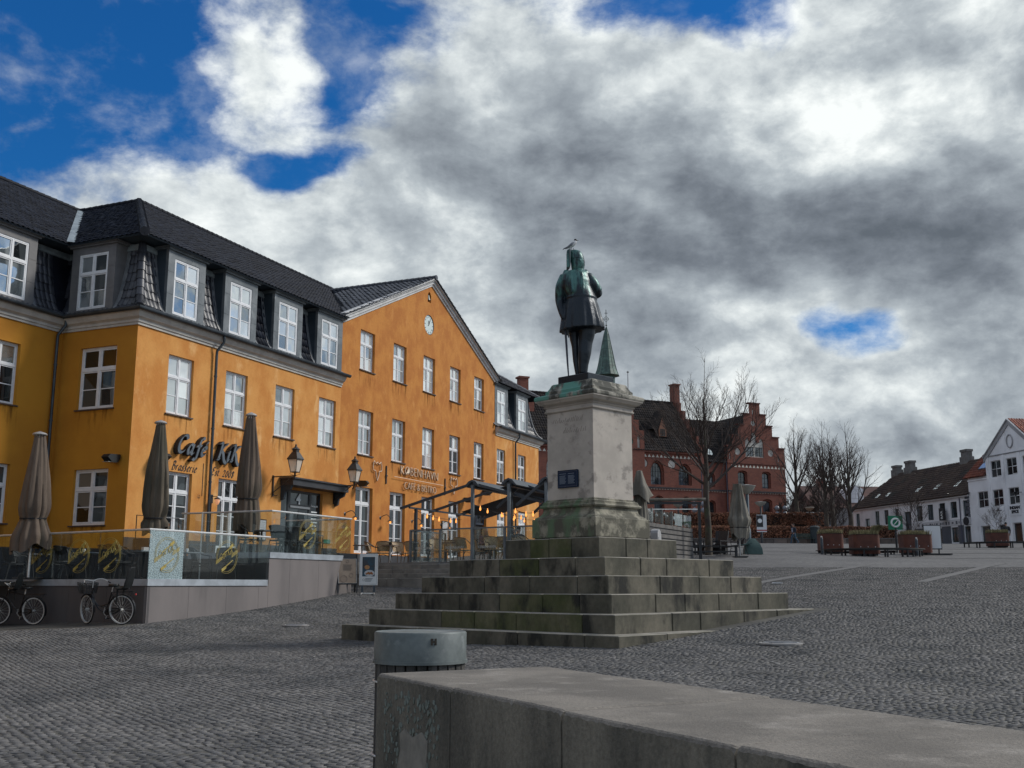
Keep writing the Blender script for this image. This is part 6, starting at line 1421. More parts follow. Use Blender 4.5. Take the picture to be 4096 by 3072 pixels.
p = (-12.6, 28.65); bicycle('black straight-bar bicycle with a front child seat, cut off by the left edge', p[0], p[1], gz(*p), brz, R(-4), turn=R(6), step=False, basket=False, rear_seat=False, front_seat=True)
# ================================================================== SANDWICH BOARDS
def board(px, py, D, w, h, label, frame_m, silver, rz):
    p = at(px, py, D); z = gz(p[0], p[1]); t = thing('sandwich_board', label, 'sign board', (p[0], p[1], z), rz)
    if not silver:
        for s in (-1, 1):
            M = T(0, .0, h) @ Matrix.Rotation(s * .26, 4, 'X') @ T(0, 0, -h); f = MB()
            f.box(-w / 2, -w / 2 + .05, -.015, .015, 0.02, h); f.box(w / 2 - .05, w / 2, -.015, .015, .02, h); f.box(-w / 2, w / 2, -.015, .015, h - .16, h); f.box(-w / 2, w / 2, -.015, .015, .26, .31)
            o = f.build('board_frame', frame_m, t, M=M); MB().box(-w / 2 + .05, w / 2 - .05, -.008, .008, .31, h - .16).build('panel', mat('chalk_black', (.015, .015, .015)) if s < 0 and False else frame_m, o)
            if s == -1:
                q = MB().box(-w / 2 + .04, w / 2 - .04, -.022, -.010, .30, h - .17).build('poster', mat('poster_brown', (.27, .215, .165), (.22, .17, .13), 3, .8), o); ink = mat('poster_ink', (.10, .085, .07)); b_ = MB()
                for i in range(6): b_.box(-.15 + .02 * (i % 2), .15 - .02 * (i % 3), -.026, -.022, h - .38 - i * .035, h - .366 - i * .035)
                for cx, cz, r_ in ((-.12, .44, .11), (.12, .56, .065), (0, h - .26, .045)): b_.tube([(cx + r_ * math.cos(a), -.024, cz + r_ * math.sin(a)) for a in np.linspace(0, 6.28, 20, endpoint=False)], .004, 4, closed=True)
                b_.build('poster_print', ink, q); MB().tube([(-w / 2 + .04, -.024, .30), (w / 2 - .04, -.024, .30), (w / 2 - .04, -.024, h - .17), (-w / 2 + .04, -.024, h - .17)], .006, 4, closed=True).build('poster_edge', m_rail, q)
            for sx in (-1, 1): MB().box(sx * (w / 2 - .025) - .018, sx * (w / 2 - .025) + .018, -.012, .012, -.02, .03).build('foot', frame_m, o)
    else:
        f = MB(); z0 = .30; f.bev(-w / 2, w / 2, -.025, .025, z0, h, .01); o = f.build('board_frame', mat('board_silver', (.50, .51, .52), (.42, .43, .44), 4, .35, .5), t)
        q = MB().box(-w / 2 + .05, w / 2 - .05, -.030, -.024, z0 + .05, h - .05).build('poster', mat('poster_white', (.62, .62, .60)), o)
        MB().box(-w / 2 + .10, w / 2 - .10, -.034, -.030, z0 + .28, h - .10).build('poster_photo', mat('photo_dark', (.012, .060, .095), (.03, .025, .025), 5, .5), q)
        MB().lathe([(.165, 0), (.165, .002), (.0, .002)], 24, sy=.62).build('plate_print', mat('plate_print', (.42, .44, .44), (.5, .5, .5), 9), q, M=T(.03, -.034, z0 + .38) @ Matrix.Rotation(math.pi / 2, 4, 'X'))
        for k in range(7): MB().lathe([(.04, 0), (.04, .002), (0, .002)], 8, sy=.6).build('food_print', mat('food_print', (.42, .16, .03), (.25, .07, .02), 20), q, M=T(-.06 + .03 * k, -.037, z0 + .36 + .02 * (k % 3)) @ Matrix.Rotation(math.pi / 2, 4, 'X'))
        MB().lathe([(.085, 0), (.085, .002), (0, .002)], 14, sy=.8).build('burger_print', mat('burger_print', (.30, .10, .04), (.45, .25, .10), 15), q, M=T(-.05, -.036, z0 + .57) @ Matrix.Rotation(math.pi / 2, 4, 'X'))
        b_ = MB(); [b_.box(-.02 * 0 - .10, .14 - .03 * i, -.034, -.030, z0 + .20 - i * .04, z0 + .218 - i * .04) for i in range(3)]; b_.tube([(-.15 + .035 * math.cos(a), -.032, z0 + .17 + .035 * math.sin(a)) for a in np.linspace(0, 6.28, 14, endpoint=False)], .005, 4, closed=True); b_.build('poster_print', mat('poster_ink2', (.12, .14, .15)), q)
        for s in (-1, 1): MB().box(s * .19 - .035, s * .19 + .035, -.02, .02, .02, .30).build('leg', m_pipe, t); MB().tube([(s * .19 + s * .02, -.38, .02), (s * .19, -.1, .05), (s * .19, .1, .05), (s * .19 + s * .02, .38, .02)], .022, 6).build('foot_bar', m_rail, t)
        MB().bar((-.19, 0, .045), (.19, 0, .045), .03).build('cross_bar', m_rail, t)
board(1385, 2374, 35.3, .66, 1.28, 'black A-frame board with a brown printed poster at the end of the terrace wall', mat('board_black', (.014, .016, .018), None, 1, .5), False, BROT - R(52))
board(1472, 2376, 34.9, .60, 1.30, 'silver-framed pavement sign with a food photo, on curved feet', None, True, R(6))
# loose manhole-like pale patch and litter specks are left to the paving itself
# ================================================================== FAR SIDE OF THE SQUARE
class Plane:
    def __init__(s, P, az): s.P = P; a = R(az); s.d = (math.sin(a), math.cos(a)); s.az = az
    def __call__(s, x, y):
        a, b = ray(x, y); t = (a * s.P[1] - s.P[0]) / (s.d[0] - a * s.d[1]); k = s.P[1] + t * s.d[1]; return t, CZ + b * k
def arch(x0, x1, z0, zs, zt, n=6, kind='pointed'):
    """opening outline; zs = springing, zt = crown"""
    c = (x0 + x1) / 2; w = (x1 - x0) / 2; h = zt - zs; P = [(x0, z0)]
    for i in range(n + 1):
        u = i / n
        if kind == 'pointed': P.append((x0 + w * (1 - math.cos(u * math.pi / 2)) * 1.0, zs + h * math.sin(u * math.pi / 2 * .95) / math.sin(math.pi / 2 * .95)))
        else: P.append((x0 + w * (1 - math.cos(u * math.pi / 2)), zs + h * math.sin(u * math.pi / 2)))
    R_ = [(2 * c - x, z) for x, z in P[::-1]][1:]
    return P + R_
def circle(cx, cz, r, n=16): return [(cx + r * math.cos(a), cz + r * math.sin(a)) for a in np.linspace(0, 2 * math.pi, n, endpoint=False)][::-1]
def brick_mat(name, a, b, c):
    if name in MATS: return MATS[name]
    m = bpy.data.materials.new(name); m.use_nodes = True; t = m.node_tree; bs = t.nodes['Principled BSDF']
    P = nd(t, 'ShaderNodeTexCoord').outputs['Object']; s = nd(t, 'ShaderNodeSeparateXYZ', {0: P})
    q = nd(t, 'ShaderNodeCombineXYZ', {0: mth(t, 'ADD', s.outputs[0], s.outputs[1]), 1: s.outputs[2], 2: 0.0})
    br = nd(t, 'ShaderNodeTexBrick', {'Vector': q, 'Color1': (*a, 1), 'Color2': (*b, 1), 'Mortar': (*c, 1), 'Scale': 1.0, 'Mortar Size': .012, 'Brick Width': .26, 'Row Height': .075})
    n = nd(t, 'ShaderNodeTexNoise', {'Vector': P, 'Scale': .7, 'Detail': 7.0, 'Roughness': .65}).outputs[0]
    t.links.new(mixc(t, ss(t, n, .48, .70, 0, .65), br.outputs[0], (a[0] * .42, a[1] * .45, a[2] * .5)), bs.inputs['Base Color']); bs.inputs['Roughness'].default_value = .88
    MATS[name] = m; return m
m_red = brick_mat('red_brick', (.22, .060, .036), (.14, .036, .025), (.15, .08, .06))
m_rtile = mat('grey_tile_roof', (.026, .024, .025), (.042, .037, .035), .8, .85, var=.4, attr='tone', c3=(.055, .045, .036), s3=1.2, spec=.1)
m_wht = mat('lime_white', (.60, .58, .52), (.48, .46, .42), 2, .85)
m_win = glassy('pane_far', (.020, .024, .030), .07, c2=(.09, .11, .13), scale=.9)
m_wfr = mat('iron_frame', (.03, .035, .035), None, 1, .5)
def glazing(parent, M, outline, nx, nz, glass=m_win, frame=m_wfr, bar=.05, name='window'):
    """window filling an opening outline: frame ring plus bars, child panes"""
    xs = [p[0] for p in outline]; zs = [p[1] for p in outline]; x0, x1, z0, z1 = min(xs), max(xs), min(zs), max(zs); n = len(outline)
    cx, cz = (x0 + x1) / 2, (z0 + z1) / 2; mb = MB(); ins = [(cx + (x - cx) * (1 - 2 * bar / (x1 - x0)), cz + (z - cz) * (1 - 2 * bar / (z1 - z0))) for x, z in outline]
    mb.add([(x, 0, z) for x, z in outline] + [(x, 0, z) for x, z in ins], [(i, (i + 1) % n, n + (i + 1) % n, n + i) for i in range(n)])
    def inside_top(x):   # height of the outline above x
        best = z0
        for i in range(n):
            a, b = outline[i], outline[(i + 1) % n]
            if (a[0] - x) * (b[0] - x) <= 0 and abs(a[0] - b[0]) > 1e-6: best = max(best, a[1] + (b[1] - a[1]) * (x - a[0]) / (b[0] - a[0]))
        return best
    for i in range(1, nx): x = x0 + (x1 - x0) * i / nx; mb.box(x - bar * .3, x + bar * .3, -.01, .02, z0, inside_top(x) - .01)
    for i in range(1, nz):
        z = z0 + (z1 - z0) * i / nz; w = [x for x in np.linspace(x0, x1, 41) if inside_top(x) > z]
        if w: mb.box(min(w), max(w), -.01, .02, z - bar * .25, z + bar * .25)
    o = put(name, mb.mesh(name, fix=False), frame, parent, M)
    MB().prism(outline, .03, .04).build('pane', glass, o); return o
def far_tiles(base, A, In, prof, amin, amax, w, row, parent, m=None, name='roof_tile', n=0, hh=.05):
    tiles(face_tiles(base, A, In, prof, amin, amax, w, row), parent, n, hh, name, m2=m or m_rtile)
RP = at(2600, 2000, 118); RPL = Plane(RP, 66)
def red_building():
    b = thing('red_brick_building', 'large red brick building with stepped gables and white niches across the square', 'building', (RP[0], RP[1], 0), R(24))
    zb = 6.5; up = []
    up += [arch(.32, 1.73, 12.55, 13.9, 15.05), arch(3.97, 5.38, 12.6, 13.8, 14.85), arch(-4.0, -2.6, 12.55, 13.9, 15.05), arch(-12.6, -11.2, 12.55, 13.9, 15.05)]
    lo = [arch(.65, 1.74, 9.0, 10.7, 11.2, kind='r'), arch(4.27, 5.23, 9.0, 10.7, 11.2, kind='r'), arch(-3.6, -2.6, 9.0, 10.7, 11.2, kind='r'), arch(-12.3, -11.3, 9.0, 10.7, 11.2, kind='r')]
    ci = [circle(-.65, 14.9, .48), circle(2.97, 14.9, .50)]
    def recess(o, k=1.28):
        xs = [p[0] for p in o]; c = (min(xs) + max(xs)) / 2; z0 = min(p[1] for p in o); return [(c + (x - c) * k, z0 + (z - z0) * (1 + (k - 1) * .32)) for x, z in o]
    MB().wall([(-17, zb), (6.8, zb), (6.8, 16.3), (-17, 16.3)], [recess(o) for o in up] + [recess(o, 1.2) for o in lo] + ci, .25).build('wall', m_red, b, fix=False)
    MB().wall([(-17, zb), (6.8, zb), (6.8, 16.2), (-17, 16.2)], up + lo, .25).build('inner_wall', m_red, b, M=T(0, .22, 0), fix=False)
    MB().prism(circle(-.65, 14.9, .48), .1, .14).build('niche', m_wht, b); MB().prism(circle(2.97, 14.9, .50), .1, .14).build('niche', m_wht, b)
    for o in up: glazing(b, T(0, .38, 0), o, 4, 5)
    for o in lo: glazing(b, T(0, .38, 0), o, 4, 3)
    # low part with two downpipes
    u2 = [arch(8.05, 8.85, 12.6, 13.6, 14.2)]; l2 = [arch(8.06, 8.85, 9.0, 10.5, 10.9, kind='r')]
    MB().wall([(6.8, zb), (10.7, zb), (10.7, 15.5), (6.8, 15.5)], [recess(u2[0]), recess(l2[0])], .2).build('wall', m_red, b, M=T(0, .35, 0), fix=False)
    MB().wall([(6.8, zb), (10.7, zb), (10.7, 15.4), (6.8, 15.4)], u2 + l2, .25).build('inner_wall', m_red, b, M=T(0, .55, 0), fix=False)
    for o in u2 + l2: glazing(b, T(0, .68, 0), o, 2, 4)
    for x in (7.0, 10.45): MB().tube([(x, -.06 + .2, 15.6), (x, -.06 + .2, 8)], .06, 6).build('downpipe', mat('pipe_far', (.10, .10, .14)), b)
    # gable wing
    cx = 14.60; st_ = [(.78, 22.60), (1.62, 21.30), (2.45, 19.98), (3.35, 18.68), (4.10, 17.38)]; out = [(cx - 4.10, zb)]; prev = 15.8
    left = []; zz = st_[-1][1]
    for w, z in st_[::-1]:
        left += [(cx - w, (left[-1][1] if left else zb)), (cx - w, z)] if left else [(cx - w, zb), (cx - w, z)]
    outline = left + [(2 * cx - x, z) for x, z in left[::-1]]
    g_up = [arch(12.04, 13.07, 12.7, 14.2, 14.45, kind='r'), arch(15.44, 16.42, 12.65, 14.2, 14.45, kind='r')]; g_lo = [arch(12.1, 13.1, 9.0, 10.9, 11.2, kind='r'), arch(15.39, 16.45, 9.0, 10.9, 11.2, kind='r')]
    pan = [(13.10, 16.25), (13.10, 18.0), (13.25, 18.4), (13.42, 18.48), (13.60, 18.4), (13.75, 18.0), (13.98, 18.0), (13.98, 18.8), (14.15, 19.1), (14.35, 19.2), (14.55, 19.1), (14.72, 18.8), (14.72, 18.0), (15.05, 18.0), (15.2, 18.4), (15.38, 18.48), (15.56, 18.4), (15.70, 18.0), (15.72, 16.25)]
    extra = [circle(14.36, 20.26, .34), circle(16.72, 16.85, .42), circle(12.0, 16.82, .42)]; sl_ = [arch(14.26, 14.50, 21.3, 21.8, 22.0), arch(10.80, 11.0, 15.85, 16.4, 16.6), arch(17.72, 17.92, 15.85, 16.4, 16.6)]
    MB().wall(outline, [recess(o, 1.3) for o in g_up + g_lo] + [pan] + extra + sl_, .2).build('stepped_gable', m_red, b, fix=False)
    MB().wall([(10.7, zb), (18.5, zb), (18.5, 15.2), (10.7, 15.2)], g_up + g_lo, .25).build('inner_wall', m_red, b, M=T(0, .18, 0), fix=False)
    MB().wall(pan, [rect(13.22, 14.38, 16.35, 17.45), rect(14.50, 15.62, 16.35, 17.45)], .05).build('niche_panel', m_wht, b, M=T(0, .14, 0), fix=False)
    for x in (13.22, 14.50): glazing(b, T(0, .17, 0), rect(x, x + 1.14, 16.35, 17.45), 3, 2)
    for o in extra + sl_: MB().prism(o, .12, .15).build('niche', m_wht, b)
    for o in g_up + g_lo: glazing(b, T(0, .34, 0), o, 2, 3)
    MB().box(18.69, 18.70, .0, 12, zb, 17.3).build('end_wall', m_red, b)
    for w, z in st_:       # cap stones on every step
        for s in (-1, 1): x = cx + s * w; MB().box(min(x, x - s * .88) - .06, max(x, x - s * .88) + .06, -.10, .55, z, z + .14).build('step_cap', mat('cap_brick', (.13, .04, .03), (.08, .03, .025), 2, .8), b)
    MB().box(cx - 4.1, cx + 4.1, .40, .55, 15.3, 17.2).build('gable_back', m_red, b)
    # string course, frieze of little white triangles
    m_sc = mat('string_course', (.035, .035, .04), (.02, .02, .025), 2, .8); m_fr = mat('frieze_white', (.60, .58, .50))
    MB().box(-17, 6.8, -.10, 0, 12.12, 12.28).build('string_course', m_sc, b); MB().box(6.8, 10.7, .25, .35, 12.12, 12.28).build('string_course', m_sc, b); MB().box(10.5, 18.8, -.10, 0, 12.12, 12.28).build('string_course', m_sc, b)
    mb = MB()
    for x in np.arange(-16.8, 18.6, .36): y_ = 0 if not 6.8 < x < 10.5 else .35; mb.box(x, x + .2, y_ - .012, y_ - .002, 12.02, 12.09)
    tag(mb.build('dentils', m_fr, b), kind='stuff'); mb = MB()
    for x in np.arange(-16.8, 6.6, .52): mb.prism([(x, 15.60), (x + .40, 15.60), (x + .20, 15.92)], -.015, -.003)
    for x in np.arange(10.9, 18.4, .52): mb.prism([(x, 14.98), (x + .40, 14.98), (x + .20, 15.30)], -.015, -.003)
    tag(mb.build('frieze', m_fr, b), kind='stuff')
    MB().box(-17, 6.9, -.22, .0, 16.1, 16.3).build('eaves_cornice', m_red, b); MB().box(10.5, 18.8, -.06, .0, 15.42, 15.56).build('eaves_cornice', m_red, b)
    # roofs
    mb = MB(); mb.quad((-17, -.2, 16.25), (6.8, -.2, 16.25), (6.8, 5.2, 22.85), (-17, 5.2, 22.85)); mb.quad((6.8, .1, 15.4), (10.9, .1, 15.4), (14.0, 4.8, 21.0), (6.8, 4.8, 21.0))
    mb.quad((10.3, .4, 16.6), (cx, .4, 21.6), (cx, 12, 21.6), (10.3, 12, 16.6)); mb.quad((18.9, .4, 16.6), (cx, .4, 21.6), (cx, 12, 21.6), (18.9, 12, 16.6)); mb.quad((-17, 5.2, 22.85), (6.8, 5.2, 22.85), (6.8, 10.6, 16), (-17, 10.6, 16))
    mb.build('roof', m_rtile, b, fix=False)
    far_tiles((0, 0), (1, 0), (0, 1), [(-.25, 16.3), (5.2, 22.9)], lambda d: -17, lambda d: 6.7, .30, .42, b); far_tiles((0, .35), (1, 0), (0, 1), [(-.2, 15.45), (4.5, 21.05)], lambda d: 6.9, lambda d: 10.8 + d * .62, .30, .42, b, name='lower_roof_tile')
    ridge_run([(-17, 5.2, 22.95), (6.8, 5.2, 22.95)], b, .45, .16, parts=False, m=m_rtile)
    # crow-stepped end gable of the main roof, climbing away from the front
    mb = MB(); n = 6
    for i in range(n): y0 = -.1 + i * .88; mb.box(6.75, 7.25, y0, y0 + .92, 15.0, 17.3 + i * 1.12)
    mb.build('stepped_parapet', m_red, b); MB().box(6.62, 7.38, 4.75, 5.75, 22.5, 25.1).box(6.5, 7.5, 4.65, 5.85, 25.1, 25.25).build('gable_chimney', m_red, b)
    for (x, w) in ((-4.2, 3.5),):     # cross gable behind the pedestal
        steps = [(w - i * .66, 18.5 + i * 1.15) for i in range(5)]; L_ = []
        for ww, z in steps: L_ += [(x - ww, (L_[-1][1] if L_ else zb)), (x - ww, z)]
        MB().wall(L_ + [(2 * x - a, c) for a, c in L_[::-1]], [arch(x + 2.6, x + 2.95, 16.5, 17.6, 17.9), circle(x + 1.6, 17.2, .5)], .2).build('stepped_gable', m_red, b, M=T(0, -.25, 0), fix=False)
        MB().prism(arch(x + 2.6, x + 2.95, 16.5, 17.6, 17.9), .0, .03).build('niche', m_wht, b, M=T(0, -.12, 0)); MB().prism(circle(x + 1.6, 17.2, .5), 0, .03).build('clock_niche', mat('niche_green', (.08, .20, .17)), b, M=T(0, -.12, 0))
        MB().box(x - 3.3, x + 3.3, -.24, .6, 15.9, 18.2).build('gable_back', m_red, b, M=T(0, .12, 0))
    # roof dormer and round skylight
    mb = MB(); mb.prism([(1.55, 18.1), (1.55, 18.9), (1.15, 19.0), (2.45, 21.2), (3.75, 19.0), (3.35, 18.9), (3.35, 18.1)], 1.0, 2.6); d = mb.build('roof_dormer', m_rtile, b); MB().prism([(1.95, 18.15), (1.95, 18.95), (2.45, 20.3), (2.95, 18.95), (2.95, 18.15)], .93, .99).build('dormer_front', mat('dormer_wood', (.18, .075, .04)), d)
    glazing(d, T(0, .9, 0), rect(2.1, 2.8, 18.2, 19.0), 2, 2)
    q = glazing(b, T(0, .85, 0), arch(7.7, 9.2, 16.1, 16.3, 17.1, kind='r'), 3, 2, glass=glassy('pane_skylit', (.2, .26, .33), .6))
    # left end chimney stack with steps
    (t0, z0), (t1, z1), (t2, z2) = RPL(2131, 1560), RPL(2161, 1511), RPL(2174, 1560)
    mb = MB(); mb.box(t0 - .1, t1, 3.0, 3.9, 18, z1 * 1.02); mb.box(t0 - .25, t1 + .1, 2.9, 4.0, z1 * 1.02, z1 * 1.02 + .2); mb.box(t1, t2 + .3, 3.0, 3.9, 18, z0 * 1.01); mb.box(t0 - .9, t0 - .1, 3.0, 3.9, 18, z0 * .985); mb.build('stepped_chimney', m_red, b)
    return b
red_building()
m_cop = mat('copper_green', (.085, .150, .125), (.045, .075, .066), 1.0, .6, .1, c3=(.12, .24, .20), s3=.9)
def spire():
    x0, y0 = 15.5, 170; t = thing('church_spire', 'pointed green copper church spire with a weather vane, rising behind the pedestal', 'spire', (x0, y0, 20))
    pr = [(2.1, 15.05), (1.95, 15.35), (1.70, 16.0), (1.45, 17.0), (1.10, 18.8), (.78, 20.4), (.44, 22.0), (.14, 23.0), (.05, 23.3)]
    for k in range(8):       # eight copper-clad faces with raised seams
        a0, a1 = k * math.pi / 4 + .2, (k + 1) * math.pi / 4 + .2; mb = MB()
        for (r0, z0), (r1, z1) in zip(pr[:-1], pr[1:]): mb.quad((r0 * math.cos(a0), r0 * math.sin(a0), z0), (r0 * math.cos(a1), r0 * math.sin(a1), z0), (r1 * math.cos(a1), r1 * math.sin(a1), z1), (r1 * math.cos(a0), r1 * math.sin(a0), z1))
        f = mb.build('copper_face', m_cop, t, fix=False); sm = MB(); sm.tube([(r * math.cos(a0), r * math.sin(a0), z) for r, z in pr], .035, 4)
        am = (a0 + a1) / 2; sm.tube([(r * .93 * math.cos(am), r * .93 * math.sin(am), z) for r, z in pr[:-2]], .022, 4)
        for z, r in ((16.6, 1.54), (18.0, 1.25), (19.4, .97), (20.8, .70)): sm.bar((r * math.cos(a0), r * math.sin(a0), z), (r * math.cos(a1), r * math.sin(a1), z), .04)
        sm.build('seam', mat('copper_dark', (.03, .05, .045)), f)
    MB().lathe([(1.35, 8.0), (1.35, 14.85), (2.0, 15.0), (2.1, 15.08)], 8, ph=.2).build('lantern_stage', mat('copper_mid', (.06, .12, .11), (.03, .06, .06), 2, .6), t)
    MB().box(-3, 3, -3, 3, 0, 9).build('tower', m_red, t)
    mb = MB(); mb.tube([(0, 0, 23.2), (0, 0, 26.2)], .05, 6); mb.bar((-.5, 0, 24.6), (.5, 0, 24.6), .08); mb.bar((-.25, 0, 25.6), (.25, 0, 25.6), .08); mb.tube([(.38 * math.cos(a), 0, 24.6 + .38 * math.sin(a)) for a in np.linspace(0, 6.28, 14, endpoint=False)], .04, 4, closed=True); mb.lathe([(.0, 23.4), (.2, 23.55), (0, 23.7)], 8); mb.build('weather_vane', mat('vane_iron', (.02, .03, .03)), t)
spire()
t = thing('flagpole', 'thin bare flagpole just right of the pedestal cornice', 'flagpole', (12.78, 115, 8)); MB().tube([(0, 0, 0), (0, 0, 16.55)], [.11, .06], 8).build('mast', mat('pole_white', (.45, .45, .45)), t); MB().lathe([(0, 16.5), (.16, 16.65), (0, 16.8)], 8).build('finial', mat('finial', (.2, .2, .2)), t)
# ---------------------------------------------------------------- white houses on the right
W0 = at(3892, 2180, 105); WPL = Plane(W0, -12)
_wf = (W0[0] + WPL.d[0] * 22.2, W0[1] + WPL.d[1] * 22.2)
WR = R(90 - 168)
m_wwall = mat('white_render', (.80, .80, .82), (.68, .68, .70), .5, .9, bump=.15, bscale=10, c3=(.33, .33, .35), s3=.8, l3=.58, h3=.8, streak3=.3)
m_greyb = mat('grey_base', (.105, .11, .13), (.085, .09, .105), 1, .8); m_brown = mat('brown_tile_roof', (.048, .030, .024), (.075, .050, .036), .5, .8, attr='tone', var=.5, c3=(.035, .034, .028), s3=.4)
m_green = mat('frame_dark_green', (.012, .028, .026), None, 1, .5); m_fw = mat('frame_white_far', (.55, .55, .56))
def X1(t): return 22.2 - t
def white_long():
    b = thing('white_house', 'long low white house with a dark brown roof, five skylights and three chimneys', 'building', (_wf[0], _wf[1], 0), WR)
    wt = [(.08, 1.10), (2.1, 3.17), (4.05, 5.10), (6.15, 7.18), (8.1, 9.18), (12.55, 13.36), (14.6, 15.48), (16.5, 17.38), (20.75, 21.56)]
    ops = [rect(X1(b_), X1(a), 8.20, 9.80) for a, b_ in wt]; drs = [rect(X1(11.5), X1(10.2), 5.3, 9.35), rect(X1(19.55), X1(18.6), 6.6, 9.1)]
    gr = [rect(X1(1.15), X1(.15), 5.35, 7.25), rect(X1(3.3), X1(2.15), 5.75, 7.25), rect(X1(6.1), X1(4.9), 5.75, 7.25)]
    MB().wall([(0, 4.5), (22.2, 4.5), (22.2, 10.3), (0, 10.3)], ops + drs + gr, .18).build('wall', m_wwall, b, fix=False)
    for o in ops: glazing(b, T(0, .12, 0), o, 2, 3, frame=m_green, bar=.10)
    for o in drs: glazing(b, T(0, .14, 0), o, 1, 3, frame=m_green, bar=.12, name='door')
    for o in gr: glazing(b, T(0, .12, 0), o, 2, 1, frame=m_green, bar=.10, name='shop_window')
    MB().box(X1(9.6), 22.2 - .0, -.03, 0, 4.5, 5.34).box(X1(4.85), X1(3.35), -.03, 0, 5.3, 7.4).box(X1(2.1), X1(1.2), -.03, 0, 5.3, 7.4).box(X1(9.6), X1(6.15), -.03, 0, 5.3, 7.4).box(X1(17.5), X1(11.6), -.03, 0, 4.5, 7.05).build('painted_base', m_greyb, b)
    MB().box(0, 22.2, -.22, 0, 10.15, 10.32).build('eaves_board', m_fw, b)
    mb = MB(); mb.box(X1(10), X1(-.05), -.06, -.0, 7.42, 8.02); sg = mb.build('sign_frieze', mat('frieze_board', (.52, .52, .54)), b)
    mb = MB(); rs = random.Random(5); x = X1(8.9)
    while x < X1(.9):
        h = rs.uniform(.15, .32); w = rs.uniform(.08, .3); mb.box(x, x + w, -.075, -.06, 7.70 - h / 2, 7.70 + h / 2); x += w + rs.uniform(.1, .5)
    mb.build('sign_lettering', mat('frieze_ink', (.10, .105, .12)), sg); mb = MB()
    [mb.lathe([(.05, -.0), (.05, .02)], 8, (x_, 0)) for x_ in ()]; MB().lathe([(.42, 0), (.42, .05), (0, .05)], 20).build('round_sign', mat('round_sign_black', (.02, .02, .024)), b, M=T(X1(.62), -.1, 7.75) @ Matrix.Rotation(math.pi / 2, 4, 'X'))
    t = thing('hanging_sign', 'black upright projecting bar sign on the long white house', 'sign', (_wf[0] + 0, _wf[1] + 0, 0), WR); M = T(X1(3.95), -.45, 8.0)
    MB().box(-.42, .42, -.10, .10, 0, 1.25).build('panel', mat('round_sign_black', (.02, .02, .024)), t, M=M); put('sign_text', text_mesh('BAR', .46, .01), mat('sign_white', (.75, .78, .78)), t, M @ T(.20, -.12, .12) @ TXT @ Matrix.Rotation(math.pi / 2, 4, 'Z'))
    MB().bar((X1(3.95), -.4, 8.9), (X1(3.95), 0, 8.9), .05).build('arm', m_spot, t)
    MB().box(X1(1.55), X1(1.48), -.12, -.04, 4.5, 10.1).build('downpipe', mat('pipe_far', (.10, .10, .14)), b)
    mb = MB(); [mb.box(X1(0) - .35 * (1 + i % 2), X1(0), -.04, 0, 7.4 + i * .36, 7.4 + i * .36 + .30) for i in range(8)]; mb.build('quoins', m_greyb, b)
    mb = MB(); mb.quad((-.3, -.3, 10.28), (22.3, -.3, 10.28), (24.5, 4.5, 14.4), (2.6, 4.5, 14.4)); mb.quad((-.3, -.3, 10.28), (2.6, 4.5, 14.4), (2.6, 4.6, 14.4), (-.3, 9.3, 10.28)); mb.quad((-.3, 9.3, 10.28), (24, 9.3, 10.28), (24, 4.5, 14.4), (2.6, 4.5, 14.4)); mb.build('roof', m_brown, b, fix=False)
    far_tiles((0, 0), (1, 0), (0, 1), [(-.32, 10.32), (4.5, 14.45)], lambda d: -.2 + max(0, d) * .62, lambda d: 22.3 + d * .4, .30, .40, b, m=m_brown)
    MB().box(0, .02, 0, 9, 4.5, 10.3).build('end_wall', m_wwall, b)
    for x_, z_ in ((3400 + 1200 * .3617, 1650 + 795 * .3617), (3400 + 975 * .3617, 1650 + 830 * .3617), (3400 + 763 * .3617, 1650 + 862 * .3617), (3400 + 430 * .3617, 1650 + 912 * .3617), (3400 + 315 * .3617, 1650 + 932 * .3617)):
        # where the ray meets the roof slope
        a, bb = ray(x_, z_); best = None
        for d in np.linspace(0, 4.4, 89):
            P = (W0[0] + math.sin(R(78)) * d, W0[1] + math.cos(R(78)) * d); tt, zz = Plane(P, -12)(x_, z_); zr = 10.5 + d * .857
            if best is None or abs(zz - zr) < best[0]: best = (abs(zz - zr), tt, d, zr)
        _, tt, d, zr = best; xx = X1(tt); ang = math.atan(.857)
        s = MB().box(-.36, .36, -.5, .5, .03, .11).build('skylight', m_greyb, b, M=T(xx, d, zr) @ Matrix.Rotation(ang, 4, 'X')); MB().box(-.30, .30, -.44, .44, .11, .125).build('pane', glassy('pane_skylit2', (.55, .60, .62), .5), s)
    RG = Plane((W0[0] + math.sin(R(78)) * 4.5, W0[1] + math.cos(R(78)) * 4.5), -12); mch = mat('chimney_grey', (.17, .165, .16), (.11, .108, .10), 2, .9)
    for xa, xb, yt in ((474, 556, 595), (612, 708, 545), (1230, 1335, 420)):
        ta, zt = RG(3400 + xa * .3617, 1650 + yt * .3617); tb, _ = RG(3400 + xb * .3617, 1650 + yt * .3617); xa_, xb_ = sorted((X1(ta), X1(tb))); mb = MB(); xm = (xa_ + xb_) / 2; hw = (xb_ - xa_) * .36; mb.box(xm - hw + .06, xm + hw - .06, 4.2, 4.85, 13.2, zt - .25); mb.box(xm - hw, xm + hw, 4.12, 4.93, zt - .25, zt); mb.box(xm - hw - .06, xm + hw + .06, 4.08, 4.97, 13.2, 14.9); mb.build('chimney', mch, b)
    return b
white_long()
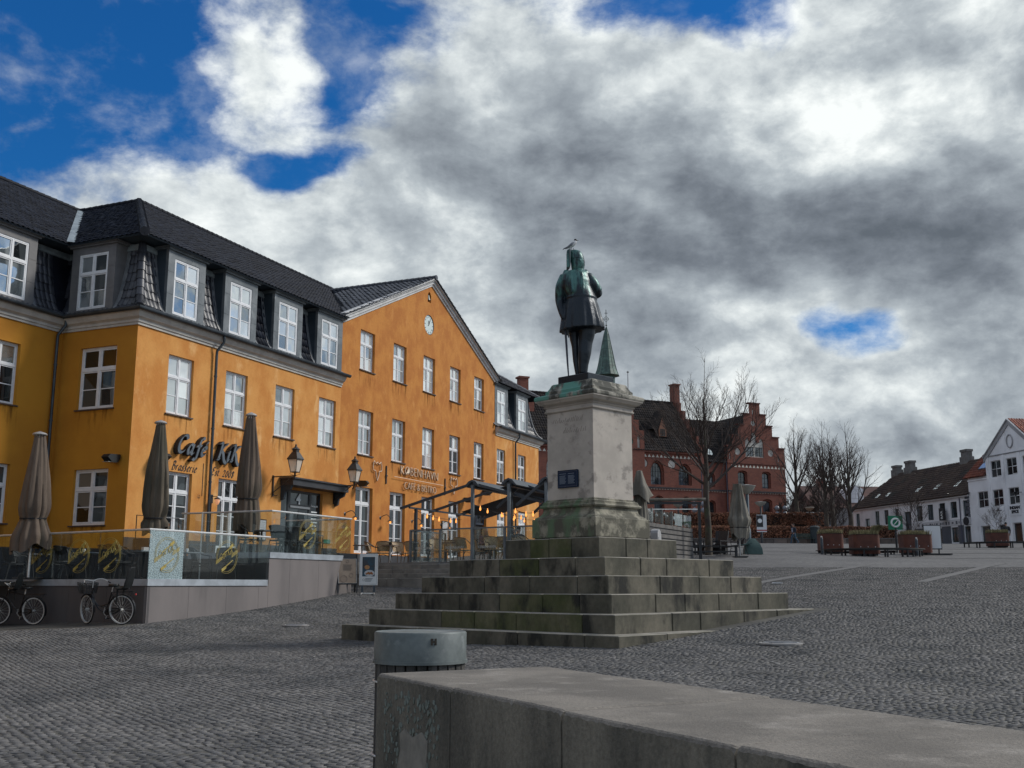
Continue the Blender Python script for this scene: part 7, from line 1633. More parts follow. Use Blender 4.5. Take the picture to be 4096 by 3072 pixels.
def white_gable():
    b = thing('white_gabled_house', 'white three-storey gabled shop house with a round gable ornament at the right edge', 'building', (_wf[0], _wf[1], 0), WR)
    X0 = X1(-.0) + .002; xs = X1(-2.9); cx = X1(-6.70); xe = X1(-10.5); cols = [(X1(-1.35), 1.58), (X1(-3.6), 1.52), (X1(-5.88), 1.50), (X1(-8.15), 1.5)]
    hl = [rect(x, x + w, 8.86, 10.45) for x, w in cols]; hu = [rect(x, x + w, 11.60, 13.20) for x, w in cols[1:]]; gr = [rect(X1(-1.45), X1(-2.85), 4.9, 7.15), rect(X1(-4.05), X1(-5.55), 4.9, 7.15), rect(X1(-6.1), X1(-7.35), 4.9, 7.2), rect(X1(-8.2), X1(-9.8), 4.9, 7.2)]
    MB().wall([(X0, 4.2), (xe, 4.2), (xe, 13.7), (cx, 16.7), (xs, 13.7), (xs, 11.9), (X0, 11.9)], hl + hu + gr, .16).build('wall', m_wwall, b, fix=False)
    for o in hl + hu:
        w = glazing(b, T(0, .10, 0), o, 2, 2, glass=g_dark, frame=m_fw, bar=.07); x = (o[0][0] + o[2][0]) / 2; MB().box(x, o[2][0], -.02, .02, o[0][1] + .05, o[0][1] + .85).build('casement', m_fw, w).scale = (1, 1, 1)
        MB().box(x + .09, o[2][0] - .09, -.03, .03, o[0][1] + .14, o[0][1] + .76).build('pane', g_dark, w)
    for o in gr: glazing(b, T(0, .14, 0), o, 1, 1, glass=g_dark, frame=m_fw, bar=.07, name='shop_window')
    mb = MB()
    for s in (-1, 1):
        for lo, hi, y_ in ((-.45, .0, -.10), (-.0, .12, -.22)): a = (cx + s * 4.0, 13.45); n_ = (0, 1); mb.prism([(cx + s * 3.95, 13.55 + lo), (cx, 16.75 + lo), (cx, 16.75 + hi), (cx + s * 3.95, 13.55 + hi)], y_, .0)
    mb.build('raking_cornice', mat('gable_trim', (.36, .36, .37), (.28, .28, .29), 1, .85), b)
    MB().box(xs, xe, -.07, 0, 13.62, 13.72).build('string_course', mat('trim_dark', (.2, .2, .21)), b); MB().tube([(cx + .42 * math.cos(a), -.04, 14.75 + .60 * math.sin(a)) for a in np.linspace(0, 2 * math.pi, 24, endpoint=False)], .07, 6, closed=True).build('oval_ornament', MATS['gable_trim'], b)
    for x in (X1(-3.2), X1(-5.5), X1(-7.75)): MB().box(x - .18, x + .18, -.08, 0, 4.4, 13.6 if x > X1(-3) else 13.6).build('pilaster', m_wwall, b)
    MB().box(X0, xs, -.08, 0, 11.55, 11.7).build('string_course', m_wwall, b)
    s = MB().box(X1(-5.9), X1(-7.45), -.06, 0, 7.85, 8.80).build('shop_sign', m_wwall, b)
    put('sign_text', text_mesh('INDIAN\nSPICE', .42, .01, 0, .022, 'CENTER'), mat('sign_ink', (.015, .015, .02)), s, T(X1(-6.68), -.08, 8.45) @ TXT @ Matrix.Diagonal((.95, .9, 1, 1)))
    s = MB().box(X1(-3.65), X1(-5.2), -.06, 0, 7.75, 8.75).build('shop_sign', m_wwall, b); put('sign_text', text_mesh('Restaurant', .20, .01, .2, 0, 'CENTER'), mat('sign_grey', (.2, .2, .22)), s, T(X1(-4.42), -.08, 8.4) @ TXT)
    m_rt = mat('red_tile_roof', (.21, .060, .032), (.145, .042, .026), .8, .75, attr='tone', var=.5)
    mb = MB(); mb.quad((xs - .2, -.2, 13.6), (cx, -.2, 16.8), (cx, 14, 16.8), (xs - .2, 14, 13.6)); mb.quad((xe + .2, -.2, 13.6), (cx, -.2, 16.8), (cx, 14, 16.8), (xe + .2, 14, 13.6)); mb.quad((X0 - .3, -.3, 11.85), (xs, -.3, 11.85), (xs, 3.2, 15.2), (X0 - .3, 3.2, 15.2)); mb.quad((X0, 3.2, 15.2), (cx + 6, 3.2, 15.2), (cx + 6, 8, 11), (X0, 8, 11)); mb.build('roof', m_rt, b, fix=False)
    far_tiles((0, 0), (1, 0), (0, 1), [(-.3, 11.9), (3.2, 15.25)], lambda d: X0 - .3, lambda d: xs, .28, .36, b, m=m_rt, name='link_roof_tile')
    far_tiles((cx, 0), (0, 1), (-1, 0) if False else (1, 0), [(.0, 16.85), (4.0, 13.65)], lambda d: -.1, lambda d: 9, .28, .36, b, m=m_rt)
    w = MB().box(-.75, .75, -.75, .75, .02, .12).build('skylight', m_greyb, b, M=T(X1(-1.95), .95, 13.12) @ Matrix.Rotation(math.atan(.957), 4, 'X')); MB().box(-.66, .66, -.66, .66, .12, .13).build('pane', mat('blue_blind', (.06, .20, .50), None, 1, .2), w)
    q = thing('bracket_lamp', 'small lantern on a bracket at the far right edge of the white shop house', 'wall lamp', (_wf[0], _wf[1], 0), WR); MB().bar((X1(-7.8), 0, 9.9), (X1(-7.8), -.7, 9.9), .05).lathe([(.22, 9.9), (.10, 9.7), (.05, 9.5)], 8, (X1(-7.8), -.7)).build('lamp', m_spot, q)
    MB().box(xe - .02, xe, 0, 10, 4.2, 13.7).build('end_wall', m_wwall, b)
white_gable()
# ---------------------------------------------------------------- planted bank with hedges
def bank_z(x, y): return np.interp(y, [99.5, 100.3, 102, 108, 111, 118, 140, 300, 700], [4.6, 5.72, 5.95, 7.45, 8.0, 8.4, 9.5, 14, 16]) - np.clip((x - 27) * .20, 0, 3.0) * np.clip((y - 100) / 8, 0, 1)
xs = np.r_[np.linspace(-120, -10, 12), np.linspace(-8, 39, 60)]; ys = np.r_[np.linspace(99.5, 118, 26), np.linspace(125, 400, 10)]; X, Y = np.meshgrid(xs, ys); Z = bank_z(X, Y) + .0
nx = len(xs); i = np.arange(len(ys) - 1)[:, None] * nx + np.arange(nx - 1)[None]
bank = fast_mesh('bank', np.stack([X, Y, Z], -1).reshape(-1, 3), np.stack([i, i + 1, i + nx + 1, i + nx], -1).reshape(-1, 4), mat('leaf_litter', (.17, .08, .042), (.11, .055, .032), 1.5, .95, bump=.6, bscale=9, c3=(.16, .085, .045), s3=5), smooth=True); tag(bank, kind='structure')
def leaf_cloud(name, parent, pts_fn, n, size, m, kind='stuff'):
    P = pts_fn(n); d = np.random.normal(size=(n, 3)); d /= np.linalg.norm(d, axis=1)[:, None]; e = np.cross(d, np.random.normal(size=(n, 3))); e /= np.linalg.norm(e, axis=1)[:, None]
    s = np.random.uniform(.6, 1.3, n)[:, None] * size; V = np.stack([P + d * s, P + e * s * .6, P - d * s, P - e * s * .6], 1).reshape(-1, 3)
    o = fast_mesh(name, V, np.arange(4 * n).reshape(-1, 4), m, parent, tone=np.repeat(np.random.uniform(0, 1, n), 4))
    if kind: tag(o, kind=kind)
    return o
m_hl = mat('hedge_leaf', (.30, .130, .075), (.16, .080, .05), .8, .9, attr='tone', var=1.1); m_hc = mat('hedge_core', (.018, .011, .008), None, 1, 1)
def hedge(label, x0, x1, y0, dep, z0f, h, n, dy=0.0):
    L = x1 - x0; zc = float(bank_z(np.array([x0]), np.array([y0]))[0]); t = thing('hedge', label, 'hedge', (x0, y0, zc))
    k = 40; rings = []
    for i in range(k + 1):
        x = L * i / k; zz = float(z0f(x0 + x, y0 + dy * i / k)) - zc; hh = h * (1 + .05 * math.sin(i * 1.7)); y = dy * i / k; w = dep / 2 - .08
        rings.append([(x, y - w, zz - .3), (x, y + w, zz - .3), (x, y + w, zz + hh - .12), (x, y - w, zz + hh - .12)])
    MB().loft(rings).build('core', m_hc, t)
    def pf(n):
        x = np.random.uniform(0, L, n); f = np.random.uniform(size=n); z = np.where(f < .6, np.random.uniform(0, 1, n), 1 + np.random.normal(0, .03, n)); y = np.where(f < .6, -dep / 2 + np.random.normal(0, .05, n), np.random.uniform(-dep / 2, dep / 2, n))
        bump = .07 * np.sin(x * 1.3) + .05 * np.sin(x * 3.1); zz = z0f(x0 + x, y0 + dy * x / L) - zc; return np.stack([x, y + dy * x / L + bump, zz + z * h + .05 * np.sin(x * 2)], 1)
    leaf_cloud('leaves', t, pf, n, .085, m_hl)
bz_ = lambda x, y: bank_z(np.asarray(x, float), np.asarray(y, float))
hedge('long lower clipped brown beech hedge above the low stone wall', 9, 36.2, 101.3, 1.1, lambda x, y: bz_(x, y) * 0 + 5.55, 1.35, 26000)
hedge('upper clipped brown beech hedge in front of the red brick building', 6, 31.5, 108.5, 1.2, lambda x, y: bz_(np.minimum(x, 27), y), 1.15, 20000)
leaf_cloud('fallen_leaves', bank, lambda n: (lambda x, y: np.stack([x, y, bz_(x, y) + .04], 1))(np.random.uniform(8, 37, n), np.random.uniform(102, 108, n)), 16000, .11, mat('dry_leaf', (.36, .17, .085), (.22, .11, .06), 2, .9, attr='tone', var=1.0))
t = thing('low_stone_wall', 'low reddish stone retaining wall below the beech hedge', 'wall', (8, 100.0, 5.1)); rs = random.Random(8); x = 0
while x < 29: w = rs.uniform(.7, 1.3); MB().bev(x + .01, x + w - .01, -.2, .25, -.4, .66 + rs.uniform(-.02, .02), .03).build('wall_stone', mat('wall_stone', (.17, .13, .11), (.10, .085, .078), 1, .9, var=.6), t); x += w
MB().box(0, 29.5, -.24, .25, .66, .74).build('coping', mat('wall_coping', (.13, .12, .115)), t)
# ---------------------------------------------------------------- bare trees
m_bark = mat('bark', (.045, .036, .030), (.075, .062, .048), 3, .9, bump=.5, bscale=12, c3=(.055, .065, .035), s3=1.2); m_twig = mat('twig', (.040, .030, .027), (.060, .045, .038), 3, .9)
def tree_mesh(H, r0, seed, fork=.30, spread=.55, nl=9, lev=4, twig=.006, upb=.35, droop=0.0, nk=(9, 8, 6, 5), lens=(.55, .5, .48, .45)):
    """trunk and crown of a leafless tree as two vertex lists"""
    rd = random.Random(seed); np_ = []
    TR = MB(); V = []; F = []
    def tube3(P, r):
        o = len(V); k = len(P); n = 3 if r[0] < .03 else 5
        for i, p in enumerate(P):
            t = (P[min(i + 1, k - 1)] - P[max(i - 1, 0)]).normalized(); a = t.cross(Vector((.3, .5, .8))).normalized(); b = t.cross(a)
            for j in range(n): th = 6.283 * j / n; V.append(p + (a * math.cos(th) + b * math.sin(th)) * r[i])
        for i in range(k - 1):
            for j in range(n): q = o + i * n; F.append((q + j, q + (j + 1) % n, q + n + (j + 1) % n, q + n + j))
    def grow(p, d, L, r, lv):
        k = [7, 5, 4, 4, 3][lv] if lv < 5 else 3; P = [p.copy()]; dd = d.copy()
        for i in range(k):
            dd = (dd + Vector((rd.gauss(0, .065), rd.gauss(0, .065), rd.gauss(0, .05) + upb * .30 * (1 if lv < 3 else .4) - droop * lv * .03))).normalized(); P.append(P[-1] + dd * L / k)
        rr = [max(twig * .6, r * (1 - .80 * i / k)) for i in range(k + 1)]; tube3(P, rr)
        if lv >= lev: return
        m = nk[lv]
        for c in range(m):
            f = .18 + .80 * (c + rd.random() * .8) / m; i = min(int(f * k), k - 1); u = f * k - i; q = P[i].lerp(P[i + 1], u); t = (P[i + 1] - P[i]).normalized()
            ax = t.cross(Vector((rd.gauss(0, 1), rd.gauss(0, 1), rd.gauss(0, 1)))).normalized(); an = R(rd.uniform(24, 44)); nd_ = (t * math.cos(an) + ax * math.sin(an)).normalized()
            grow(q, nd_, L * lens[lv] * (1.15 - .55 * f) * rd.uniform(.75, 1.2), max(twig, r * .50 * (1 - .5 * f)), lv + 1)
    fz = H * fork; TR.tube([(0, 0, -.3), (0, 0, 0), (.04, .02, fz * .35), (-.03, .03, fz * .7), (.02, 0, fz), (.05, .03, H * .55), (.0, .05, H * .8)], [r0 * 1.5, r0 * 1.2, r0, r0 * .92, r0 * .85, r0 * .42, r0 * .14], 10)
    for c in range(nl):
        f = c / nl; z = fz * (.82 + .0) + (H * .62 - fz) * f; a = c * 2.4 + rd.uniform(-.4, .4); out = spread * (1.05 - .65 * f) * rd.uniform(.85, 1.15); d = Vector((math.cos(a) * out, math.sin(a) * out, 1 - .28 * (1 - f))).normalized()
        grow(Vector((.02, .02, z)), d, H * (.52 - .20 * f) * rd.uniform(.85, 1.1), r0 * (.50 - .25 * f), 0)
    grow(Vector((.03, .03, H * .70)), Vector((0, 0, 1)), H * .32, r0 * .2, 1)
    me = bpy.data.meshes.new('crown'); me.from_pydata([tuple(v) for v in V], [], F); me.materials.append(m_twig); return TR.mesh('trunk', 50), me
def tree(label, x, y, z, meshes, rz=0, s=1, group=None, name='bare_tree'):
    t = thing(name, label, 'tree', (x, y, z), rz, group); put('trunk', meshes[0], m_bark, t); put('crown', meshes[1], None, t); t.scale = (s, s, s); return t
TA = tree_mesh(9.2, .15, 21, fork=.40, spread=1.15, nl=12, lev=3, twig=.0052, upb=.28, nk=(9, 6, 5, 3), lens=(.52, .50, .5, .4)); print('tree faces', len(TA[1].polygons))
tree('bare tree with a dark trunk rising from the black bench right of the monument', 9.15, 50, 2.95, TA, .6)
TB = tree_mesh(10.4, .24, 5, fork=.24, spread=.70, nl=11, lev=3, twig=.0068, upb=.30, nk=(7, 5, 3, 3), lens=(.50, .50, .5, .4)); TCm = tree_mesh(10.6, .24, 17, fork=.22, spread=.75, nl=11, lev=3, twig=.0068, upb=.30, nk=(7, 5, 3, 3), lens=(.50, .50, .5, .4))
gT = 'bare lime trees on the bank'
tree('leftmost of the bare trees on the bank, beside the red building', 29.9, 112, 8.0, TB, 0, 1.04, gT); tree('second bare tree on the bank, in front of the red-roofed far house', 30.6, 104, 6.0, TCm, 1.2, 1.06, gT); tree('third bare tree on the bank, close behind the second', 32.9, 109.5, 6.2, TB, 2.2, 1.08, gT); tree('rightmost bare tree on the bank, reaching over the white house roof', 32.3, 102, 5.9, TCm, 4.0, 1.03, gT)
TS = tree_mesh(4.2, .07, 31, fork=.06, spread=1.0, nl=12, lev=3, twig=.016, nk=(7, 6, 4, 3))
for i, (x, y, s, lb) in enumerate(((31.5, 118, 1.3, 'leafless thicket behind the upper hedge next to the red building'), (34.5, 120, 1.2, 'leafless thicket behind the trees on the bank'), (37, 122, 1.1, 'leafless bush in front of the far red-roofed house'), (29.4, 116, .9, 'small leafless bush at the corner of the red building'))): tree(lb, x, y, 7.0, TS, i * 1.3, s, 'leafless bushes on the bank', 'bush')
# ---------------------------------------------------------------- far house between the trees
b = thing('far_house', 'distant house with a dark red roof seen between the bare trees', 'building', (39.3, 138, 6.9), R(6))
MB().wall([(0, 0), (11, 0), (11, 4.6), (0, 4.6)], [rect(x, x + .9, 2.2, 3.8) for x in (1.5, 4.4, 7.0)], .15).build('wall', mat('far_wall', (.30, .29, .29), (.25, .24, .24), 1, .9), b, fix=False)
for x in (1.5, 4.4, 7.0): glazing(b, T(0, .1, 0), rect(x, x + .9, 2.2, 3.8), 2, 2, frame=m_fw, bar=.08)
mb = MB(); mb.quad((-.4, -.4, 4.5), (11.5, -.4, 4.5), (11.5, 4.5, 7.7), (-.4, 4.5, 7.7)); mb.quad((-.4, 9, 4.5), (11.5, 9, 4.5), (11.5, 4.5, 7.7), (-.4, 4.5, 7.7)); mb.quad((-.4, -.4, 4.5), (-.4, 9, 4.5), (-.4, 4.5, 7.7), (-.4, 4.5, 7.7)); mb.build('roof', mat('far_red_roof', (.085, .038, .030), (.06, .030, .026), 1, .85), b, fix=False)
d = MB().prism([(4.6, 5.2), (4.6, 7.0), (5.7, 7.5), (6.8, 7.0), (6.8, 5.2)], .6, 3.0).build('dormer', m_wwall, b); glazing(d, T(0, .58, 0), rect(5.1, 6.3, 5.7, 7.0), 2, 2, frame=m_fw, bar=.08); MB().box(2.2, 2.9, 4.2, 5.0, 7.2, 8.7).build('chimney', m_red, b)
# ================================================================== THINGS ON THE UPPER SQUARE
m_blk = mat('street_black', (.012, .014, .018), None, 1, .5); m_cor = mat('corten', (.110, .040, .026), (.075, .028, .020), 2.5, .85, bump=.15, bscale=20)
m_grass = mat('dry_grass', (.24, .21, .11), (.15, .14, .07), 5, .9, attr='tone', var=.8)
def grass(parent, x0, x1, y0, y1, z, n, h, lean=0):
    x = np.random.uniform(x0, x1, n); y = np.random.uniform(y0, y1, n); a = np.random.uniform(0, 6.28, n); hh = np.random.uniform(.5, 1.1, n) * h; b = .010; lx = np.random.normal(lean, .25, n) * hh; ly = np.random.normal(0, .22, n) * hh
    B = np.stack([x, y, np.full(n, z)], 1); w = np.stack([np.cos(a) * b, np.sin(a) * b, a * 0], 1); M_ = B + np.stack([lx * .4, ly * .4, hh * .7], 1); Tp = B + np.stack([lx, ly, hh * (1 - .5 * np.abs(lean))], 1)
    V = np.stack([B - w, B + w, M_ + w, M_ - w, Tp + w * .3, Tp - w * .3], 1).reshape(-1, 3); i = np.arange(n)[:, None] * 6
    F = np.concatenate([i + [0, 1, 2, 3], i + [3, 2, 4, 5]], 1).reshape(-1, 4); tag(fast_mesh('grass', V, F, m_grass, parent, tone=np.repeat(np.random.uniform(0, 1, n), 6)), kind='stuff')
SH = tree_mesh(2.4, .03, 41, fork=.02, spread=1.1, nl=11, lev=2, twig=.008, nk=(7, 5, 3)); put_sh = None
def planter(x, y, z, w, d, h, label, shrub=0, rz=0, tuft=0):
    t = thing('planter', label, 'planter', (x, y, z), rz, 'rust-brown steel planters'); mb = MB(); n = 6; P = []
    for cx, cy, a0 in ((w / 2 - .25, -d / 2 + .25, -90), (w / 2 - .25, d / 2 - .25, 0), (-w / 2 + .25, d / 2 - .25, 90), (-w / 2 + .25, -d / 2 + .25, 180)):
        for k in range(n + 1): a = R(a0 + 90 * k / n); P.append((cx + .25 * math.cos(a), cy + .25 * math.sin(a)))
    mb.prism(P, .10, h, ax='xy'); o = mb.build('box', m_cor, t, smooth=40); MB().prism([(p[0] * .97, p[1] * .97) for p in P], h, h + .03, ax='xy').build('soil', mat('soil', (.03, .022, .016)), t)
    MB().sweep([(.0, h - .04), (.012, h - .04), (.012, h + .004), (-.02, h + .004)], P[::-1], closed=True).build('rim_edge', m_cor, t, fix=False)
    for i in range(4): MB().box(-w / 2 + .15 + i * (w - .5) / 3, -w / 2 + .35 + i * (w - .5) / 3, -d / 2 + .1, d / 2 - .1, 0, .10).build('foot', m_blk, t)
    for i in range(3): MB().lathe([(.022, -.03), (.022, .0), (0, .01)], 8).build('bolt', m_rail, t, M=T(-w / 2 + .3 + i * (w - .6) / 2, -d / 2 - .01, .45) @ Matrix.Rotation(math.pi / 2, 4, 'X'))
    grass(t, -w / 2 + .05, w / 2 - .05, -d / 2 + .05, d / 2 - .05, h, 900, .26)
    if tuft: grass(t, w / 2 - .30, w / 2 - .02, -.3, .2, h + .05, 700, .62, .75)
    if shrub: s = thing('planted_shrub', label.replace('planter', 'planter').split(' planter')[0] + ' planter holds this leafless multi-stem shrub', 'shrub', (x, y, z + h - .1), 1.1 * shrub, 'leafless shrubs in the planters'); put('stems', SH[1], None, s); s.scale = (shrub,) * 3
    return t
planter(18.30, 55.8, gz(18.3, 55.8), 1.36, 1.2, 1.08, 'front rust-brown planter with a drooping grass tuft at its right corner', 0, tuft=1)
planter(17.55, 59.2, gz(17.55, 59.2), 1.22, 1.2, 1.06, 'left rust-brown planter with a bare shrub', 1.0); planter(22.0, 58.6, gz(22, 58.6), 1.55, 1.2, 1.06, 'right rust-brown planter beside the blank white board', 1.15)
planter(34.2, 75.6, gz(34.2, 75.6), 1.3, 1.2, 1.0, 'far rust-brown planter in front of the shop house', 1.0)
def ring_bench(cx, cy, r, a0, a1, label, legs, h=.47):
    z = gz(cx, cy - r); t = thing('curved_bench', label, 'bench', (cx, cy, z)); n = 40
    an = np.linspace(R(a0), R(a1), n)
    for k in range(3):      # slats follow the curve
        r0 = r - .06 - k * .155; mb = MB(); mb.sweep([(0, h - .04), (0, h), (-.13, h), (-.13, h - .04), (0, h - .04)], [(r0 * math.cos(a), r0 * math.sin(a)) for a in an[::-1]]); mb.build('seat_slat', mat('bench_wood', (.035, .032, .032), (.06, .055, .05), 4, .8), t, fix=False)
    MB().sweep([(0, h - .12), (0, h - .04), (-.04, h - .04), (-.04, h - .12), (0, h - .12)], [((r - .1) * math.cos(a), (r - .1) * math.sin(a)) for a in an[::-1]]).build('seat_rail', m_blk, t, fix=False)
    for a in np.linspace(R(a0 + 2), R(a1 - 2), legs):
        for rr in (r - .08, r - .42): MB().box(-.035, .035, -.035, .035, -.25, h - .04).build('leg', m_blk, t, M=T(rr * math.cos(a), rr * math.sin(a), 0, a))
ring_bench(19.05, 57.4, 2.75, 195, 348, 'long curved black bench wrapping the front planter', 7); ring_bench(19.05, 57.4, 2.75, 40, 150, 'rear arc of the black bench behind the front planter', 5)
ring_bench(34.6, 76.5, 2.6, 185, 350, 'curved black bench around the far planter in front of the shop house', 7)
def bollard(x, y, label):
    z = gz(x, y); t = thing('bollard', label, 'bollard', (x, y, z), 0, 'dark round-topped bollards'); MB().lathe([(.075, -.1), (.075, .82), (.06, .88), (.0, .92)], 14).build('post', m_pipe, t, smooth=50); MB().lathe([(.05, .90), (.055, .94), (0, .97)], 10).build('knob', m_rail, t, smooth=50)
bollard(21.55, 57.2, 'dark round-topped bollard right of the front planter'); bollard(16.5, 57.2, 'dark round-topped bollard at the left end of the planters')
x, y, _ = at(3400 + 925 * .3617, 2222, 58.5); z = gz(x, y); t = thing('blank_signboard', 'blank white pavement signboard in a black frame on a flat base', 'sign board', (x, y, z), R(-6))
MB().bev(-.48, .48, -.03, .03, .30, 1.62, .02).build('frame', m_blk, t); MB().box(-.43, .43, -.045, -.03, .35, 1.57).build('sheet', mat('white_sheet', (.62, .64, .66)), t); MB().box(-.75, .9, -.35, .35, .0, .07).build('base', m_blk, t)
for s in (-.3, .3): MB().box(s - .03, s + .03, -.03, .03, .05, .32).build('leg', m_blk, t)
x, y, _ = at(3588, 2200, 61.5); z = gz(x, y); t = thing('parking_sign', 'green square sign with a white ring and slash on a dark post', 'sign', (x, y, z))
MB().lathe([(.065, -.1), (.065, 1.15), (.05, 1.2), (.05, 1.55)], 12).build('post', m_blk, t); p = MB().bev(-.42, .42, -.03, .0, 1.32, 2.12, .02, 0).build('plate', mat('sign_green2', (.012, .17, .09)), t)
MB().tube([(.23 * math.cos(a), -.04, 1.72 + .23 * math.sin(a)) for a in np.linspace(0, 6.283, 28, endpoint=False)], .055, 6, closed=True).build('ring', mat('sign_white', (.75, .78, .78)), p); MB().bar((-.10, -.04, 1.60), (.12, -.04, 1.84), .09, .03).build('slash', mat('sign_white', (.75, .78, .78)), p)
def lamp(x, y, h, label, bowl=.42, m=None, sign=False):
    z = gz(x, y); t = thing('street_lamp', label, 'street lamp', (x, y, z)); m = m or m_blk
    MB().lathe([(.12, -.1), (.12, 1.2), (.085, 1.25), (.085, h - .45), (.05, h - .40)], 14).build('post', m, t, smooth=40); MB().lathe([(.05, h - .45), (.16, h - .36), (bowl * .8, h - .20), (bowl, h - .03), (bowl * .95, h - .03)], 22).build('bowl', mat('bowl_opal', (.34, .33, .29), (.27, .26, .23), 3, .5), t, smooth=50)
    MB().lathe([(bowl * 1.05, h - .03), (bowl * 1.05, h), (0, h + .08)], 22).build('cover', mat('lamp_cover', (.20, .20, .19)), t, smooth=50)
    if sign: q = MB().box(-.45, .45, -.16, -.12, 1.0, 2.55).build('notice', mat('white_sheet', (.62, .64, .66)), t); MB().box(-.45, .12, -.17, -.16, 1.45, 2.5).build('print', m_blk, q); MB().box(-.45, .45, -.17, -.16, 1.1, 1.2).build('stripe', mat('plug_red', (.35, .03, .03)), q); MB().lathe([(.2, 0), (.2, .01), (0, .01)], 14).build('symbol', mat('sign_white', (.75, .78, .78)), q, M=T(-.16, -.172, 2.0) @ Matrix.Rotation(math.pi / 2, 4, 'X'))
lamp(11.70, 53, 3.35, 'blue street lamp with a pale bowl right behind the grey closed parasol', .42, mat('lamp_blue', (.030, .060, .085), (.04, .07, .09), 2, .5)); lamp(22.6, 97, 3.7, 'street lamp with a notice on its post before the lower hedge', .5, None, True)
for (px, py, Y, lb) in ((3238, 2030, 115, 'bowl lamp among the bare trees above the upper hedge'), (2712, 2015, 100, 'bowl lamp behind the wooden deck enclosure')):
    p = at(px, py, Y); z0 = float(bank_z(np.array([p[0]]), np.array([Y]))[0]); t = thing('park_lamp', lb, 'street lamp', (p[0], Y, z0)); h = p[2] - z0; MB().lathe([(.10, 0), (.08, h - .4)], 10).build('post', m_blk, t); MB().lathe([(.05, h - .4), (.4, h - .15), (.5, h), (.45, h + .03), (0, h + .06)], 18).build('bowl', MATS['bowl_opal'], t, smooth=50)
def globes(px, py, Y, lb):
    p = at(px, py, Y); z0 = float(bank_z(np.array([p[0]]), np.array([Y]))[0]); t = thing('globe_lamp', lb, 'street lamp', (p[0], Y, z0), 0, 'four-globe lamps by the red building'); h = p[2] - z0; MB().lathe([(.07, 0), (.05, h + .2)], 8).build('post', m_blk, t)
    for sx, sz in ((-.42, .28), (.42, .28), (-.42, -.32), (.42, -.32)): MB().bar((0, 0, h + sz), (sx, 0, h + sz), .05).build('arm', m_blk, t); MB().lathe([(0, -.27), (.19, -.19), (.27, 0), (.19, .19), (0, .27)], 14).build('globe', mat('globe_grey', (.20, .21, .24), None, 1, .15), t, smooth=80, M=T(sx, 0, h + sz))
globes(3124, 2043, 113, 'four-globe lamp in front of the right end of the red building'); globes(2795, 2028, 104, 'four-globe lamp left of the big bare tree'); globes(2948, 2028, 104, 'four-globe lamp half hidden by the grey parasol')
# bench round the big tree
t = thing('tree_bench', 'square black bench frame around the foot of the bare tree', 'bench', (9.0, 49.6, gz(9, 49.0)), R(4)); z = .0
for k in range(4): MB().box(-1.15, 1.15, -1.1 + k * .14, -.98 + k * .14, .42, .46).build('seat_slat', m_blk, t)
for k in range(4): MB().box(-1.15, 1.15, .6 + k * .14, .72 + k * .14, .42, .46).build('seat_slat', m_blk, t)
for s in (-1, 1): MB().box(s * 1.1 - .2, s * 1.1 + .04, -.56, .6, .42, .46).build('seat_slat', m_blk, t); MB().box(-1.15, 1.15, s * .98 - .03, s * .98 + .03, .16, .22).build('rail', m_blk, t)
for s in (-1, 1):
    for q in (-1, 1): MB().box(s * 1.08 - .05, s * 1.08 + .05, q * 1.0 - .05, q * 1.0 + .05, -.3, .42).build('leg', m_blk, t)
def fold_chair(x, y, rz, label):
    z = gz(x, y); t = thing('garden_armchair', label, 'chair', (x, y, z), rz, 'dark high-backed armchairs by the tree'); MB().box(-.28, .28, -.27, .25, .34, .44).build('seat', m_rat, t); MB().prism([(.20, .40), (.28, .40), (.44, 1.10), (.38, 1.12)], -.28, .28, ax='yz').build('backrest', m_rat, t); MB().box(-.27, .27, -.26, -.24, .02, .34).build('apron', m_rat, t)
    for s in (-1, 1): MB().box(s * .30 - .03, s * .30 + .03, -.28, .32, .60, .65).build('armrest', m_rat, t); MB().box(s * .29 - .025, s * .29 + .025, -.27, -.22, 0, .62).build('leg', m_rat, t); MB().box(s * .29 - .025, s * .29 + .025, .20, .25, 0, .5).build('leg', m_rat, t)
fold_chair(8.15, 50.4, 1.2, 'dark armchair left of the tree trunk, facing left'); fold_chair(8.75, 51.0, 1.9, 'dark armchair just behind the tree trunk on its left'); fold_chair(9.75, 50.6, -.9, 'dark armchair right of the tree trunk'); fold_chair(10.0, 51.6, -.4, 'dark armchair behind the right end of the tree bench')
place(proto_c, (10.55, 50.0), gz(10.55, 50), -1.2, 'light metal-framed chair between the tree and the grey parasol', 'chairs by the tree')
t = thing('covered_stack', 'blue-green tarpaulin over stacked furniture behind the grey parasol', 'tarpaulin', (11.6, 51.8, gz(11.6, 51.8))); m_tp = mat('tarp_green', (.035, .075, .068), (.055, .105, .095), 2, .6, bump=.3, bscale=4)
MB().loft([[(x_ * s, y_ * s * .8, z_) for x_, y_ in ((-.8, -.6), (0, -.7), (.8, -.6), (.85, 0), (.8, .6), (0, .65), (-.8, .6), (-.85, 0))] for z_, s in ((0, .55), (.25, .52), (.5, .4), (.75, .15))]).build('cover', m_tp, t, smooth=30); MB().box(-1.1, -.1, -.7, .2, .50, .56).build('loose_flap', m_tp, t, M=T(ry=R(-9)))
